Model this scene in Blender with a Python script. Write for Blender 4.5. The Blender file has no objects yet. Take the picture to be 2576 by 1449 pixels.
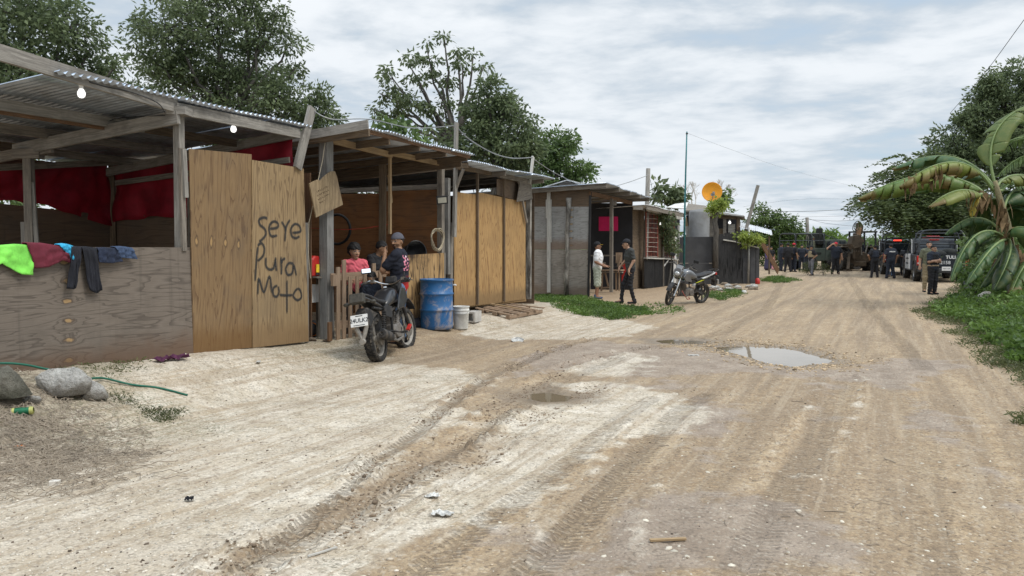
import bpy, math, random
import numpy as np
from mathutils import Vector, Matrix, Euler
R = math.radians
RNG = np.random.default_rng(7)
random.seed(7)
SC = bpy.context.scene
COL = SC.collection
# ---------------------------------------------------------------- camera
FPX = 2112.0; PITCH = math.atan(112.5/FPX); CH = 1.68
cam = bpy.data.cameras.new('camera'); cam.lens = FPX/2576*36; cam.sensor_width = 36; cam.clip_end = 2000; cam.clip_start = .05
camo = bpy.data.objects.new('camera', cam); COL.objects.link(camo)
camo.location = (0, 0, CH); camo.rotation_euler = (R(90)-PITCH, 0, 0); SC.camera = camo
# ---------------------------------------------------------------- light
SUN_EL, SUN_AZ = R(56), R(118)       # azimuth measured from +Y towards +X
sun = bpy.data.lights.new('sun', 'SUN'); sun.energy = 1.5; sun.angle = R(14); sun.color = (1, .95, .86)
suno = bpy.data.objects.new('sun', sun); COL.objects.link(suno)
suno.rotation_euler = (R(90)-SUN_EL, 0, math.pi-SUN_AZ)
world = bpy.data.worlds.new('World'); SC.world = world; world.use_nodes = True
SC.view_settings.view_transform = 'Standard'; SC.view_settings.look = 'None'
SC.view_settings.exposure = 0.20; SC.view_settings.gamma = 1.0
# ---------------------------------------------------------------- node helper
class NT:
    def __init__(s, nt): s.nt = nt
    def n(s, t, _props=None, **kw):
        nd = s.nt.nodes.new(t)
        for k, v in (_props or {}).items(): setattr(nd, k, v)
        for k, v in kw.items():
            key = int(k[1:]) if k[0] == '_' else k.replace('__', ' ')
            if isinstance(v, bpy.types.NodeSocket): s.nt.links.new(v, nd.inputs[key])
            elif isinstance(v, bpy.types.Node): s.nt.links.new(v.outputs[0], nd.inputs[key])
            else: nd.inputs[key].default_value = v
        return nd
    def math(s, op, a, b=0.0, c=None, clamp=False):
        kw = {'_0': a, '_1': b}
        if c is not None: kw['_2'] = c
        return s.n('ShaderNodeMath', {'operation': op, 'use_clamp': clamp}, **kw).outputs[0]
    def mix(s, f, a, b, mode='MIX'):
        nd = s.nt.nodes.new('ShaderNodeMix'); nd.data_type = 'RGBA'; nd.blend_type = mode; nd.clamp_factor = True
        for i, v in ((0, f), (6, a), (7, b)):
            if isinstance(v, bpy.types.NodeSocket): s.nt.links.new(v, nd.inputs[i])
            elif isinstance(v, (int, float)): nd.inputs[i].default_value = v
            else: nd.inputs[i].default_value = (*v, 1) if len(v) == 3 else v
        return nd.outputs[2]
    def noise(s, vec, scale, detail=4, rough=.55, dist=0.0):
        return s.n('ShaderNodeTexNoise', None, Vector=vec, Scale=scale, Detail=detail, Roughness=rough, Distortion=dist).outputs[0]
    def ss(s, x, lo, hi, a=0.0, b=1.0):
        return s.n('ShaderNodeMapRange', {'interpolation_type': 'SMOOTHSTEP'}, _0=x, _1=lo, _2=hi, _3=a, _4=b).outputs[0]
    def mapping(s, vec, scale=(1, 1, 1), loc=(0, 0, 0), rot=(0, 0, 0)):
        return s.n('ShaderNodeMapping', None, Vector=vec, Location=loc, Rotation=rot, Scale=scale).outputs[0]
    def bump(s, h, strength=.5, dist=.01, normal=None):
        kw = dict(Strength=strength, Distance=dist, Height=h)
        if normal is not None: kw['Normal'] = normal
        return s.n('ShaderNodeBump', None, **kw).outputs[0]

w = NT(world.node_tree); bg = world.node_tree.nodes['Background']
sky = w.n('ShaderNodeTexSky', {'sky_type': 'NISHITA', 'sun_disc': False, 'sun_elevation': SUN_EL, 'sun_rotation': SUN_AZ, 'air_density': 1.0, 'dust_density': 2.0, 'ozone_density': 1.6})
skyc = w.mix(1.0, sky.outputs[0], (.12, .12, .12), 'MULTIPLY')
tc = w.n('ShaderNodeTexCoord'); sep = w.n('ShaderNodeSeparateXYZ', None, Vector=tc.outputs['Generated'])
zz = w.math('MAXIMUM', sep.outputs[2], 0.0); zden = w.math('ADD', zz, .10)
cx_ = w.math('DIVIDE', sep.outputs[0], zden); cy_ = w.math('DIVIDE', sep.outputs[1], zden)
cv = w.n('ShaderNodeCombineXYZ', None, X=cx_, Y=cy_, Z=3.7).outputs[0]
cvm = w.mapping(cv, (1, 1, 1), (2.2, .6, 0), (0, 0, R(12)))
c1 = w.noise(cvm, .62, 7, .54, .25); c2 = w.noise(cvm, 1.9, 6, .55, .3)
c3 = w.noise(cvm, 6.5, 5, .6, .2); cmask = w.math('ADD', w.math('ADD', w.math('MULTIPLY', c1, .60), w.math('MULTIPLY', c2, .30)), w.math('MULTIPLY', c3, .10))
cover = w.ss(cmask, .36, .50)                       # cloud cover with pale blue gaps
cshade = w.ss(cmask, .435, .57)
cloudc = w.mix(cshade, (.46, .53, .60), (.86, .885, .91))
hor = w.ss(zz, 0.0, .45)
cloudc = w.mix(w.math('MULTIPLY', w.math('SUBTRACT', 1.0, hor), .55), cloudc, (.66, .71, .76))
blue = w.mix(.72, skyc, (.50, .62, .74))
skyf = w.mix(w.math('MULTIPLY', cover, .93), blue, cloudc)
zen = w.ss(zz, .30, .95, 1.0, 2.3)
vm = w.n('ShaderNodeVectorMath', {'operation': 'SCALE'}, _0=skyf, Scale=zen)
world.node_tree.links.new(vm.outputs[0], bg.inputs[0]); bg.inputs[1].default_value = 1.0

# ---------------------------------------------------------------- materials
MATS = {}
def newmat(name):
    m = bpy.data.materials.new(name); m.use_nodes = True
    t = NT(m.node_tree); b = m.node_tree.nodes['Principled BSDF']; MATS[name] = m
    return m, t, b
def lk(t, a, b): t.nt.links.new(a, b)
def plain(name, col, rough=.7, metal=0.0, var=.25, scale=6, bump=.15, bscale=40, dirt=None, dirtamt=.4, emit=None, spec=.4, stretch=(1, 1, 1), coat=0):
    """base colour with large and small tonal wear, grime patches and a fine bump"""
    m, t, b = newmat(name)
    tc = t.n('ShaderNodeTexCoord').outputs['Object']
    oi = t.n('ShaderNodeObjectInfo').outputs['Random']
    v = t.n('ShaderNodeVectorMath', {'operation': 'ADD'}, _0=tc, _1=t.n('ShaderNodeCombineXYZ', None, X=t.math('MULTIPLY', oi, 37.0), Y=t.math('MULTIPLY', oi, 11.0)).outputs[0]).outputs[0]
    v = t.mapping(v, stretch)
    n = t.noise(v, scale, 6, .6)
    c = t.mix(t.ss(n, .3, .7), tuple(x*(1-var) for x in col), tuple(min(1, x*(1+var)) for x in col))
    if dirt:
        d = t.ss(t.noise(v, scale*.6, 8, .65, .4), .48, .66, 0, dirtamt)
        c = t.mix(d, c, dirt)
    lk(t, c, b.inputs['Base Color'])
    b.inputs['Roughness'].default_value = rough; b.inputs['Metallic'].default_value = metal
    b.inputs['Specular IOR Level'].default_value = spec
    if coat: b.inputs['Coat Weight'].default_value = coat
    if bump: lk(t, t.bump(t.noise(v, bscale, 5, .6), bump, .01), b.inputs['Normal'])
    if emit: b.inputs['Emission Color'].default_value = (*emit[:3], 1); b.inputs['Emission Strength'].default_value = emit[3]
    return m
def wood(name, c0, c1, rough=.85, grain=26, dirt=(.09, .08, .07), dirtamt=.45):
    """sawn timber, grain along UV x (metres)"""
    m, t, b = newmat(name)
    uv = t.n('ShaderNodeUVMap').outputs[0]; oi = t.n('ShaderNodeObjectInfo').outputs['Random']
    tc = t.n('ShaderNodeTexCoord').outputs['Object']
    v = t.n('ShaderNodeVectorMath', {'operation': 'ADD'}, _0=uv, _1=t.n('ShaderNodeCombineXYZ', None, X=t.math('MULTIPLY', oi, 50.0), Y=t.math('MULTIPLY', oi, 23.0)).outputs[0]).outputs[0]
    g = t.noise(t.mapping(v, (1.5, grain, 1)), 1.6, 8, .65, .6)
    g2 = t.noise(t.mapping(v, (5, grain*4, 1)), 2.0, 4, .7)
    c = t.mix(t.ss(g, .3, .68), c0, c1)
    c = t.mix(t.ss(g2, .35, .7, .35, 0), c, tuple(x*.45 for x in c0))
    d = t.ss(t.noise(tc, 2.2, 7, .6, .5), .47, .7, 0, dirtamt)
    c = t.mix(d, c, dirt)
    lk(t, c, b.inputs['Base Color']); b.inputs['Roughness'].default_value = rough; b.inputs['Specular IOR Level'].default_value = .25
    lk(t, t.bump(t.math('ADD', g, g2), .5, .006), b.inputs['Normal'])
    return m
def plywood(name, base, line, light, vertical=True, bands=9.0, seed=0.0, knots=None, lnamt=.55, grime=(.10, .085, .07), grimeamt=.3, low=None):
    """rotary-cut ply face: the grain is the contour lines of a stretched noise; UV in metres, y up"""
    m, t, b = newmat(name)
    uv = t.n('ShaderNodeUVMap').outputs[0]; s = t.n('ShaderNodeSeparateXYZ', None, Vector=uv)
    x, y = s.outputs[0], s.outputs[1]
    sc = (3.6, .36, 1) if vertical else (.36, 3.6, 1)
    v = t.mapping(uv, sc, (seed, seed*1.7, seed))
    f = t.noise(v, 1.25, 3, .5, .35)
    f = t.math('ADD', f, t.math('MULTIPLY', t.noise(v, 7.0, 3, .6), .05))
    kd = None
    if knots:                                        # a column or row of knots, as the same veneer comes round again
        kx, ky, per, amp = knots
        px, py = (x, y) if vertical else (y, x)
        # position along the repeat and across it
        al = t.math('SUBTRACT', t.math('FRACT', t.math('DIVIDE', t.math('SUBTRACT', px, kx), per)), .5)
        al = t.math('MULTIPLY', al, per)
        ac = t.math('MULTIPLY', t.math('SUBTRACT', py, ky), .42)
        wob = t.math('MULTIPLY', t.math('SUBTRACT', t.noise(uv, 9, 2), .5), .05)
        r2 = t.math('ADD', t.math('POWER', t.math('ABSOLUTE', t.math('ADD', al, wob)), 2.0), t.math('POWER', t.math('ABSOLUTE', t.math('ADD', ac, wob)), 2.0))
        kd = t.math('SQRT', r2)
        f = t.math('ADD', f, t.math('MULTIPLY', t.math('EXPONENT', t.math('MULTIPLY', kd, -22.0)), amp))
    fr = t.math('FRACT', t.math('MULTIPLY', f, bands))
    ln = t.math('MULTIPLY', t.ss(fr, .55, .93), t.ss(fr, .93, 1.0, 1, 0))
    fib = t.noise(t.mapping(uv, (120, 5, 1) if vertical else (5, 120, 1)), 1.0, 3, .6)
    c = t.mix(t.ss(fr, 0, 1, .25, .75), base, light)
    c = t.mix(t.math('MULTIPLY', ln, lnamt), c, line)
    c = t.mix(t.ss(fib, .35, .7, .22, 0), c, line)
    if kd is not None:
        c = t.mix(t.ss(kd, .012, .03, .8, 0), c, (.42, .27, .12)); c = t.mix(t.math('MULTIPLY', t.ss(kd, .016, .026), t.ss(kd, .026, .04, .6, 0)), c, (.06, .04, .03))
    tc = t.n('ShaderNodeTexCoord').outputs['Object']
    g1 = t.ss(t.noise(tc, 1.3, 7, .62, .4), .45, .68, 0, grimeamt)
    c = t.mix(g1, c, grime)
    drip = t.noise(t.mapping(uv, (9, .5, 1), (seed*3, 0, 0)), 1.0, 5, .6)
    c = t.mix(t.ss(drip, .55, .75, 0, grimeamt*.8), c, tuple(q*.7 for q in grime))
    if low:                                          # splashed, darker foot of the sheet
        c = t.mix(t.math('MULTIPLY', t.ss(t.math('ADD', y, t.math('MULTIPLY', t.noise(uv, 4, 5), -.25)), 0, .28, 1, 0), .7), c, low)
    lk(t, c, b.inputs['Base Color']); b.inputs['Roughness'].default_value = .8; b.inputs['Specular IOR Level'].default_value = .25
    lk(t, t.bump(t.math('ADD', t.math('MULTIPLY', ln, -.6), fib), .35, .003), b.inputs['Normal'])
    return m
def leafmat(name, dark, lightc, trans=.25, rough=.55):
    m, t, b = newmat(name)
    a = t.n('ShaderNodeAttribute', {'attribute_name': 'tone'}).outputs['Fac']
    c = t.mix(a, dark, lightc)
    lk(t, c, b.inputs['Base Color']); b.inputs['Roughness'].default_value = rough; b.inputs['Specular IOR Level'].default_value = .35
    tr = t.n('ShaderNodeBsdfTranslucent', None, Color=t.mix(.5, c, tuple(min(1, x*1.6) for x in lightc)))
    mx = t.n('ShaderNodeMixShader', None, Fac=trans)
    lk(t, b.outputs[0], mx.inputs[1]); lk(t, tr.outputs[0], mx.inputs[2])
    lk(t, mx.outputs[0], m.node_tree.nodes['Material Output'].inputs[0])
    return m
def colmat(name, rough=.8, spec=.3, attr='Col', bump=0.1, bs=120):
    m, t, b = newmat(name)
    c = t.n('ShaderNodeAttribute', {'attribute_name': attr}).outputs['Color']
    lk(t, c, b.inputs['Base Color']); b.inputs['Roughness'].default_value = rough; b.inputs['Specular IOR Level'].default_value = spec
    if bump: lk(t, t.bump(t.noise(t.n('ShaderNodeTexCoord').outputs['Object'], bs, 3), bump, .005), b.inputs['Normal'])
    return m

# ---------------------------------------------------------------- objects
def tag(o, label=None, cat=None, group=None, kind=None):
    if label: o['label'] = label
    if cat: o['category'] = cat
    if group: o['group'] = group
    if kind: o['kind'] = kind
    return o
def empty(name, loc=(0, 0, 0), rot=(0, 0, 0), label=None, cat=None, group=None):
    o = bpy.data.objects.new(name, None); COL.objects.link(o); o.location = loc; o.rotation_euler = rot
    o.empty_display_size = .1
    return tag(o, label, cat, group)
def copy_tree(o, parent=None):
    c = o.copy(); COL.objects.link(c); c.parent = parent
    for ch in list(o.children): copy_tree(ch, c)
    return c
def mesh_obj(name, V, F, mat, parent=None, smooth=False, uv=None, attrs=None):
    me = bpy.data.meshes.new(name)
    V = np.asarray(V, dtype=np.float32).reshape(-1, 3)
    if isinstance(F, np.ndarray) and F.ndim == 2:
        n, k = F.shape
        me.vertices.add(len(V)); me.vertices.foreach_set('co', V.ravel())
        me.loops.add(n*k); me.loops.foreach_set('vertex_index', F.astype(np.int32).ravel())
        me.polygons.add(n); me.polygons.foreach_set('loop_start', np.arange(0, n*k, k, dtype=np.int32))
        me.polygons.foreach_set('loop_total', np.full(n, k, dtype=np.int32))
        me.update(calc_edges=True)
    else:
        me.from_pydata(V.tolist(), [], F)
    if uv is not None:
        l = me.uv_layers.new(name='UVMap'); l.data.foreach_set('uv', np.asarray(uv, dtype=np.float32).ravel())
    for an, (typ, dom, data) in (attrs or {}).items():
        a = me.attributes.new(an, typ, dom)
        a.data.foreach_set('value' if typ == 'FLOAT' else 'color', np.asarray(data, dtype=np.float32).ravel())
    for mm in (mat if isinstance(mat, (list, tuple)) else [mat]):
        me.materials.append(MATS[mm] if isinstance(mm, str) else mm)
    if smooth: me.polygons.foreach_set('use_smooth', np.ones(len(me.polygons), dtype=bool))
    me.update()
    o = bpy.data.objects.new(name, me); COL.objects.link(o)
    if parent is not None: o.parent = parent
    return o
def V3(*a): return Vector(a if len(a) > 1 else a[0])
def frame(d, up=(0, 0, 1)):
    d = V3(d).normalized(); up = V3(up)
    if abs(d.dot(up)) > .98: up = V3(0, 1, 0) if abs(d.y) < .9 else V3(1, 0, 0)
    s = d.cross(up).normalized(); u = s.cross(d).normalized()
    return d, s, u
class MB:
    def __init__(s): s.v = []; s.f = []; s.uv = []; s.mi = []; s.m = 0
    def add(s, vs, fs, uvs=None):
        n = len(s.v); s.v += [tuple(p) for p in vs]
        for i, f in enumerate(fs):
            s.f.append([n+j for j in f]); s.mi.append(s.m)
            s.uv += (uvs[i] if uvs else [(vs[j][0], vs[j][2]) for j in f])
        return s
    def hexa(s, c, L=None):
        """c: 8 corners, bottom four then top four (same order round)"""
        c = [V3(p) for p in c]
        fs = [(3, 2, 1, 0), (4, 5, 6, 7), (0, 1, 5, 4), (1, 2, 6, 5), (2, 3, 7, 6), (3, 0, 4, 7)]
        uvs = []
        for f in fs:
            p = [c[j] for j in f]; a = (p[1]-p[0]).length; b = (p[2]-p[1]).length
            uvs.append([(0, 0), (a, 0), (a, b), (0, b)] if a >= b else [(0, 0), (0, a), (b, a), (b, 0)])
        return s.add(c, fs, uvs)
    def box(s, c, sz, Rm=None):
        c = V3(c); hx, hy, hz = [q/2 for q in sz]
        cs = [V3(x, y, z) for z in (-hz, hz) for x, y in ((-hx, -hy), (hx, -hy), (hx, hy), (-hx, hy))]
        if Rm is not None: cs = [Rm @ p for p in cs]
        return s.hexa([p+c for p in cs])
    def beam(s, a, b, w=.09, h=.04, up=(0, 0, 1), tp=1.0, off=(0, 0)):
        """bar from a to b; w across (side), h along up"""
        a = V3(a); b = V3(b); d, sd, u = frame(b-a, up); o = sd*off[0]+u*off[1]
        L = (b-a).length; q = random.random()*10
        cs = []
        for p, k in ((a, 1.0), (b, tp)):
            for x, y in ((-1, -1), (1, -1), (1, 1), (-1, 1)): cs.append(p+o+sd*(x*w*k/2)+u*(y*h*k/2))
        fs = [(0, 1, 5, 4), (1, 2, 6, 5), (2, 3, 7, 6), (3, 0, 4, 7), (3, 2, 1, 0), (4, 5, 6, 7)]
        uvs = []; acc = q
        for i in range(4):
            ww = (w if i % 2 == 0 else h); uvs.append([(q, acc), (q, acc+ww), (q+L, acc+ww), (q+L, acc)]); acc += ww
        uvs += [[(q, 0), (q+.01, w), (q+.02, w), (q+.02, 0)]]*2
        return s.add(cs, fs, uvs)
    def panel(s, p00, p10, p11, p01, th=.012, n=None):
        """sheet by its four face corners (left-bottom, right-bottom, right-top, left-top); thickness goes behind"""
        P_ = [V3(p) for p in (p00, p10, p11, p01)]
        nn = (P_[1]-P_[0]).cross(P_[3]-P_[0]).normalized() if n is None else V3(n)
        Q = [p-nn*th for p in P_]
        wd = (P_[1]-P_[0]).normalized(); base = P_[0]
        def uvp(p): d = p-base; a = d.dot(wd); return (a, (d-wd*a).length)
        fs = [(0, 1, 2, 3), (5, 4, 7, 6), (4, 5, 1, 0), (5, 6, 2, 1), (6, 7, 3, 2), (7, 4, 0, 3)]
        allp = P_+Q
        return s.add(allp, fs, [[uvp(allp[j]) for j in f] for f in fs])
    def tube(s, pts, r, n=8, cap=True, squash=1.0):
        pts = [V3(p) for p in pts]; m = len(pts); rr = r if isinstance(r, (list, tuple)) else [r]*m
        rings = []; prev = None; vs = []; L = 0
        for i, p in enumerate(pts):
            d = (pts[min(i+1, m-1)]-pts[max(i-1, 0)]).normalized()
            if prev is None: _, sd, u = frame(d)
            else:
                sd = (prev-d*prev.dot(d)).normalized(); u = sd.cross(d)
            prev = sd
            if i: L += (p-pts[i-1]).length
            for k in range(n):
                a = 2*math.pi*k/n; vs.append(p+sd*(math.cos(a)*rr[i])+u*(math.sin(a)*rr[i]*squash))
            rings.append(L)
        fs = []; uvs = []
        for i in range(m-1):
            for k in range(n):
                k2 = (k+1) % n; fs.append((i*n+k, i*n+k2, (i+1)*n+k2, (i+1)*n+k))
                c = 2*math.pi*rr[i]/n
                uvs.append([(rings[i], k*c), (rings[i], (k+1)*c), (rings[i+1], (k+1)*c), (rings[i+1], k*c)])
        if cap:
            fs.append(tuple(range(n))[::-1]); uvs.append([(0, 0)]*n)
            fs.append(tuple((m-1)*n+k for k in range(n))); uvs.append([(0, 0)]*n)
        return s.add(vs, fs, uvs)
    def lathe(s, prof, n=24, c=(0, 0, 0), ax=(0, 0, 1), a0=0, a1=2*math.pi, up=(0, 1, 0)):
        """prof: (radius, height along ax)"""
        c = V3(c); d, sd, u = frame(ax, up if abs(V3(ax).normalized().dot(V3(up))) < .9 else (1, 0, 0)); vs = []
        full = abs(a1-a0-2*math.pi) < 1e-6; nn = n if full else n+1
        for r, h in prof:
            for k in range(nn):
                a = a0+(a1-a0)*k/n; vs.append(c+d*h+sd*(math.cos(a)*r)+u*(math.sin(a)*r))
        fs = []; uvs = []
        for i in range(len(prof)-1):
            for k in range(n):
                k2 = (k+1) % nn
                fs.append((i*nn+k, (i+1)*nn+k, (i+1)*nn+k2, i*nn+k2))
                r = max(prof[i][0], .01); uvs.append([(k*r*2*math.pi/n, prof[i][1]), (k*r*2*math.pi/n, prof[i+1][1]), ((k+1)*r*2*math.pi/n, prof[i+1][1]), ((k+1)*r*2*math.pi/n, prof[i][1])])
        return s.add(vs, fs, uvs)
    def prism(s, poly, o, ax, ay, depth, bev=0):
        """polygon in the plane o + x*ax + y*ay, extruded by `depth` both ways/2 along ax x ay"""
        o = V3(o); ax = V3(ax); ay = V3(ay); n = ax.cross(ay).normalized(); m = len(poly)
        lay = [(-.5, 1.0), (.5, 1.0)] if not bev else [(-.5, 1-bev), (-.5+.12, 1.0), (.5-.12, 1.0), (.5, 1-bev)]
        cxp = sum(p[0] for p in poly)/m; cyp = sum(p[1] for p in poly)/m
        vs = [o+ax*(cxp+(x-cxp)*k)+ay*(cyp+(y-cyp)*k)+n*(depth*t) for t, k in lay for x, y in poly]
        fs = [tuple(range(m))[::-1], tuple((len(lay)-1)*m+i for i in range(m))]
        for l in range(len(lay)-1): fs += [(l*m+i, l*m+(i+1) % m, (l+1)*m+(i+1) % m, (l+1)*m+i) for i in range(m)]
        P2 = [(x, y) for _ in lay for x, y in poly]
        return s.add(vs, fs, [[P2[j] for j in f] for f in fs])
    def ball(s, c, r, n=10, sc=(1, 1, 1), Rm=None):
        c = V3(c); vs = []; m = max(4, n//2)
        for i in range(m+1):
            th = math.pi*i/m
            for k in range(n):
                a = 2*math.pi*k/n; p = V3(math.sin(th)*math.cos(a)*sc[0], math.sin(th)*math.sin(a)*sc[1], math.cos(th)*sc[2])*r
                vs.append(c+(Rm @ p if Rm is not None else p))
        fs = [(i*n+k, (i+1)*n+k, (i+1)*n+(k+1) % n, i*n+(k+1) % n) for i in range(m) for k in range(n)]
        return s.add(vs, fs)
    def build(s, name, mat, parent=None, smooth=False, bevel=0, auto=None):
        o = mesh_obj(name, s.v, s.f, mat, parent, smooth, uv=s.uv)
        if isinstance(mat, (list, tuple)) and any(s.mi): o.data.polygons.foreach_set('material_index', s.mi)
        if auto:
            o.data.polygons.foreach_set('use_smooth', np.ones(len(o.data.polygons), dtype=bool))
            o.data.set_sharp_from_angle(angle=R(auto))
        if bevel:
            b = o.modifiers.new('b', 'BEVEL'); b.width = bevel; b.segments = 2; b.limit_method = 'ANGLE'
        return o
# ---------------------------------------------------------------- layout: photo pixel (2576 wide) + real distance -> place
CP, SP = math.cos(PITCH), math.sin(PITCH)
def P(u, v, Y):
    dx = (u-1288)/FPX; dz = (724.5-v)/FPX; k = Y/(CP+dz*SP)
    return V3(dx*k, Y, CH+(dz*CP-SP)*k)
def G(u, v, z=0.0):
    dx = (u-1288)/FPX; dz = (724.5-v)/FPX; k = (z-CH)/(dz*CP-SP)
    return V3(dx*k, (CP+dz*SP)*k, z)
WK = .407; WN = math.sqrt(1+WK*WK)
WD = V3(WK/WN, 1/WN, 0); WNRM = V3(1/WN, -WK/WN, 0)      # along the row of shacks / towards the road
def WX(y): return -3.82+WK*(y-10.06)
def YW(u, off=0.0): return (-7.914+WN*off)/((u-1288)/FPX-WK)
def WP(u, v, off=0.0): return P(u, v, YW(u, off))           # on the vertical plane parallel to the row, `off` metres roadwards
def WL(y, off, z):                                          # by distance along: front-line point at depth y, then off
    return V3(WX(y)+WNRM.x*off, y+WNRM.y*off, z)
def PX(u, v, y0):                                           # on the vertical plane square to the row that meets it at depth y0
    a = V3(WX(y0), y0, 0); dx = (u-1288)/FPX
    # a + s*(-WNRM) with x = dx*y
    s = (a.x-dx*a.y)/(WNRM.x-dx*WNRM.y)
    return P(u, v, a.y-s*WNRM.y)
def sst(x, a, b):
    t = np.clip((x-a)/(b-a), 0, 1); return t*t*(3-2*t)
def edgeX(y): return np.interp(y, [0, 4, 8, 11.5, 14.7, 17.7, 20.5, 24, 26.7, 33.5, 40, 90], [2.2, 3.6, 5.5, 6.9, 8.2, 9.3, 10.3, 12.5, 14.3, 18, 20.5, 37])
def gz(x, y):
    x = np.asarray(x, dtype=float); y = np.asarray(y, dtype=float)
    off = (x-(-3.82+WK*(y-10.06)))/WN
    hw = np.interp(y, [4, 8, 10, 12, 15, 17, 20, 24, 30], [.43, .40, .37, .23, .19, .26, .20, .05, 0])
    h = hw*(1-sst(off, .05, 1.7))
    h = h+.30*sst(x-edgeX(y), 0, 2.2)*np.interp(y, [20, 45], [1, .3])
    return h
def gzf(x, y): return float(gz(x, y))
def onG(u, v):
    z = 0.0
    for _ in range(12): p = G(u, v, z); z = .5*z+.5*gzf(p.x, p.y)
    p = G(u, v, z); return p
# ================================================================ GROUND
def vnoise(x, y, seed=0, octv=4, f=1.0, pers=.5):
    """value noise, numpy"""
    out = np.zeros_like(x); amp = 1.0; tot = 0
    for o in range(octv):
        xx = x*f+seed*17.3+o*5.1; yy = y*f+seed*9.7-o*3.3
        xi = np.floor(xx).astype(np.int64); yi = np.floor(yy).astype(np.int64); fx = xx-xi; fy = yy-yi
        fx = fx*fx*(3-2*fx); fy = fy*fy*(3-2*fy)
        def h(a, b):
            n = (a*374761393+b*668265263+seed*1442695041) & 0xffffffff
            n = ((n ^ (n >> 13))*1274126177) & 0xffffffff
            return ((n ^ (n >> 16)) & 0xffff)/65535.0
        v = (h(xi, yi)*(1-fx)+h(xi+1, yi)*fx)*(1-fy)+(h(xi, yi+1)*(1-fx)+h(xi+1, yi+1)*fx)*fy
        out += v*amp; tot += amp; amp *= pers; f *= 2
    return out/tot
def gfull(x, y): return float(ground_fields(np.array([float(x)]), np.array([float(y)]))[0][0])
def poly_w(pts): return np.array([[*(G(u, v).to_tuple()[:2])] for u, v in pts])
def seg_dist(X, Y, pl, closed=False):
    d = np.full(X.shape, 1e9); n = len(pl)
    for i in range(n if closed else n-1):
        a = pl[i]; b = pl[(i+1) % n]; ab = b-a; L = (ab**2).sum()+1e-9
        t = np.clip(((X-a[0])*ab[0]+(Y-a[1])*ab[1])/L, 0, 1)
        d = np.minimum(d, np.hypot(X-a[0]-t*ab[0], Y-a[1]-t*ab[1]))
    return d
def poly_sd(X, Y, pl):
    """signed distance in metres, positive inside"""
    ins = np.zeros(X.shape, dtype=bool); n = len(pl)
    for i in range(n):
        a = pl[i]; b = pl[(i+1) % n]
        c = ((a[1] > Y) != (b[1] > Y)) & (X < (b[0]-a[0])*(Y-a[1])/(b[1]-a[1]+1e-12)+a[0]); ins ^= c
    return np.where(ins, 1, -1)*seg_dist(X, Y, pl, True)
PUDDLES = [poly_w([(1797, 868), (1850, 866), (1900, 868), (1960, 870), (2005, 878), (2050, 890), (2092, 901), (2075, 909), (2030, 911), (2000, 917), (1965, 913), (1925, 906), (1890, 894), (1850, 884), (1815, 876)]),
           poly_w([(1335, 985), (1375, 981), (1440, 992), (1420, 1003), (1370, 1004), (1340, 999)]),
           poly_w([(1650, 853), (1700, 850), (1770, 855), (1785, 861), (1735, 862), (1670, 859)])]
WATERZ = [-.035, -.03, -.03]
WHITE = [poly_w([(-500, 1500), (-300, 1000), (0, 960), (250, 930), (480, 885), (765, 862), (880, 860), (905, 900), (960, 930), (1090, 925), (1190, 955), (1150, 1000), (1075, 1070), (985, 1150), (895, 1235), (760, 1320), (560, 1420), (480, 1449), (200, 1600)]),
         poly_w([(1440, 960), (1560, 960), (1700, 985), (1720, 1030), (1663, 1075), (1520, 1105), (1410, 1165), (1310, 1250), (1090, 1325), (930, 1395), (780, 1470), (540, 1470), (790, 1335), (975, 1240), (1150, 1150), (1290, 1065)]),
         poly_w([(1150, 815), (1210, 795), (1370, 778), (1500, 795), (1650, 822), (1560, 845), (1440, 855), (1300, 850), (1180, 850)]),
         poly_w([(1480, 905), (1560, 890), (1640, 905), (1600, 940), (1500, 950), (1400, 930)])]
MAUVE = [poly_w([(1480, 850), (1700, 868), (1800, 890), (1900, 920), (2100, 925), (2300, 890), (2420, 920), (2300, 990), (2100, 960), (1900, 940), (1600, 960), (1480, 930), (1300, 950), (1250, 900)]),
         poly_w([(2050, 950), (2150, 945), (2120, 1020), (2060, 1060), (2010, 1020)]),
         poly_w([(1420, 985), (1700, 940), (1830, 1000), (1860, 1130), (1790, 1200), (1740, 1100), (1690, 990), (1520, 980)]),
         poly_w([(1650, 1280), (1900, 1230), (2200, 1330), (2300, 1449), (1500, 1449), (1150, 1380), (1240, 1340), (1450, 1360)]),
         poly_w([(2280, 1000), (2576, 1180), (2576, 1330), (2450, 1200), (2300, 1080)])]
LITTER = [poly_w([(-200, 960), (60, 985), (200, 990), (310, 985), (345, 1010), (250, 1040), (150, 1070), (80, 1120), (-100, 1160), (-300, 1100)])]
MOSS = [poly_w([(0, 1100), (250, 1010), (430, 1040), (560, 1060), (600, 1085), (480, 1110), (330, 1120), (120, 1150)]),
        poly_w([(560, 930), (740, 880), (900, 870), (1000, 900), (900, 935), (700, 945)])]
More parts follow.
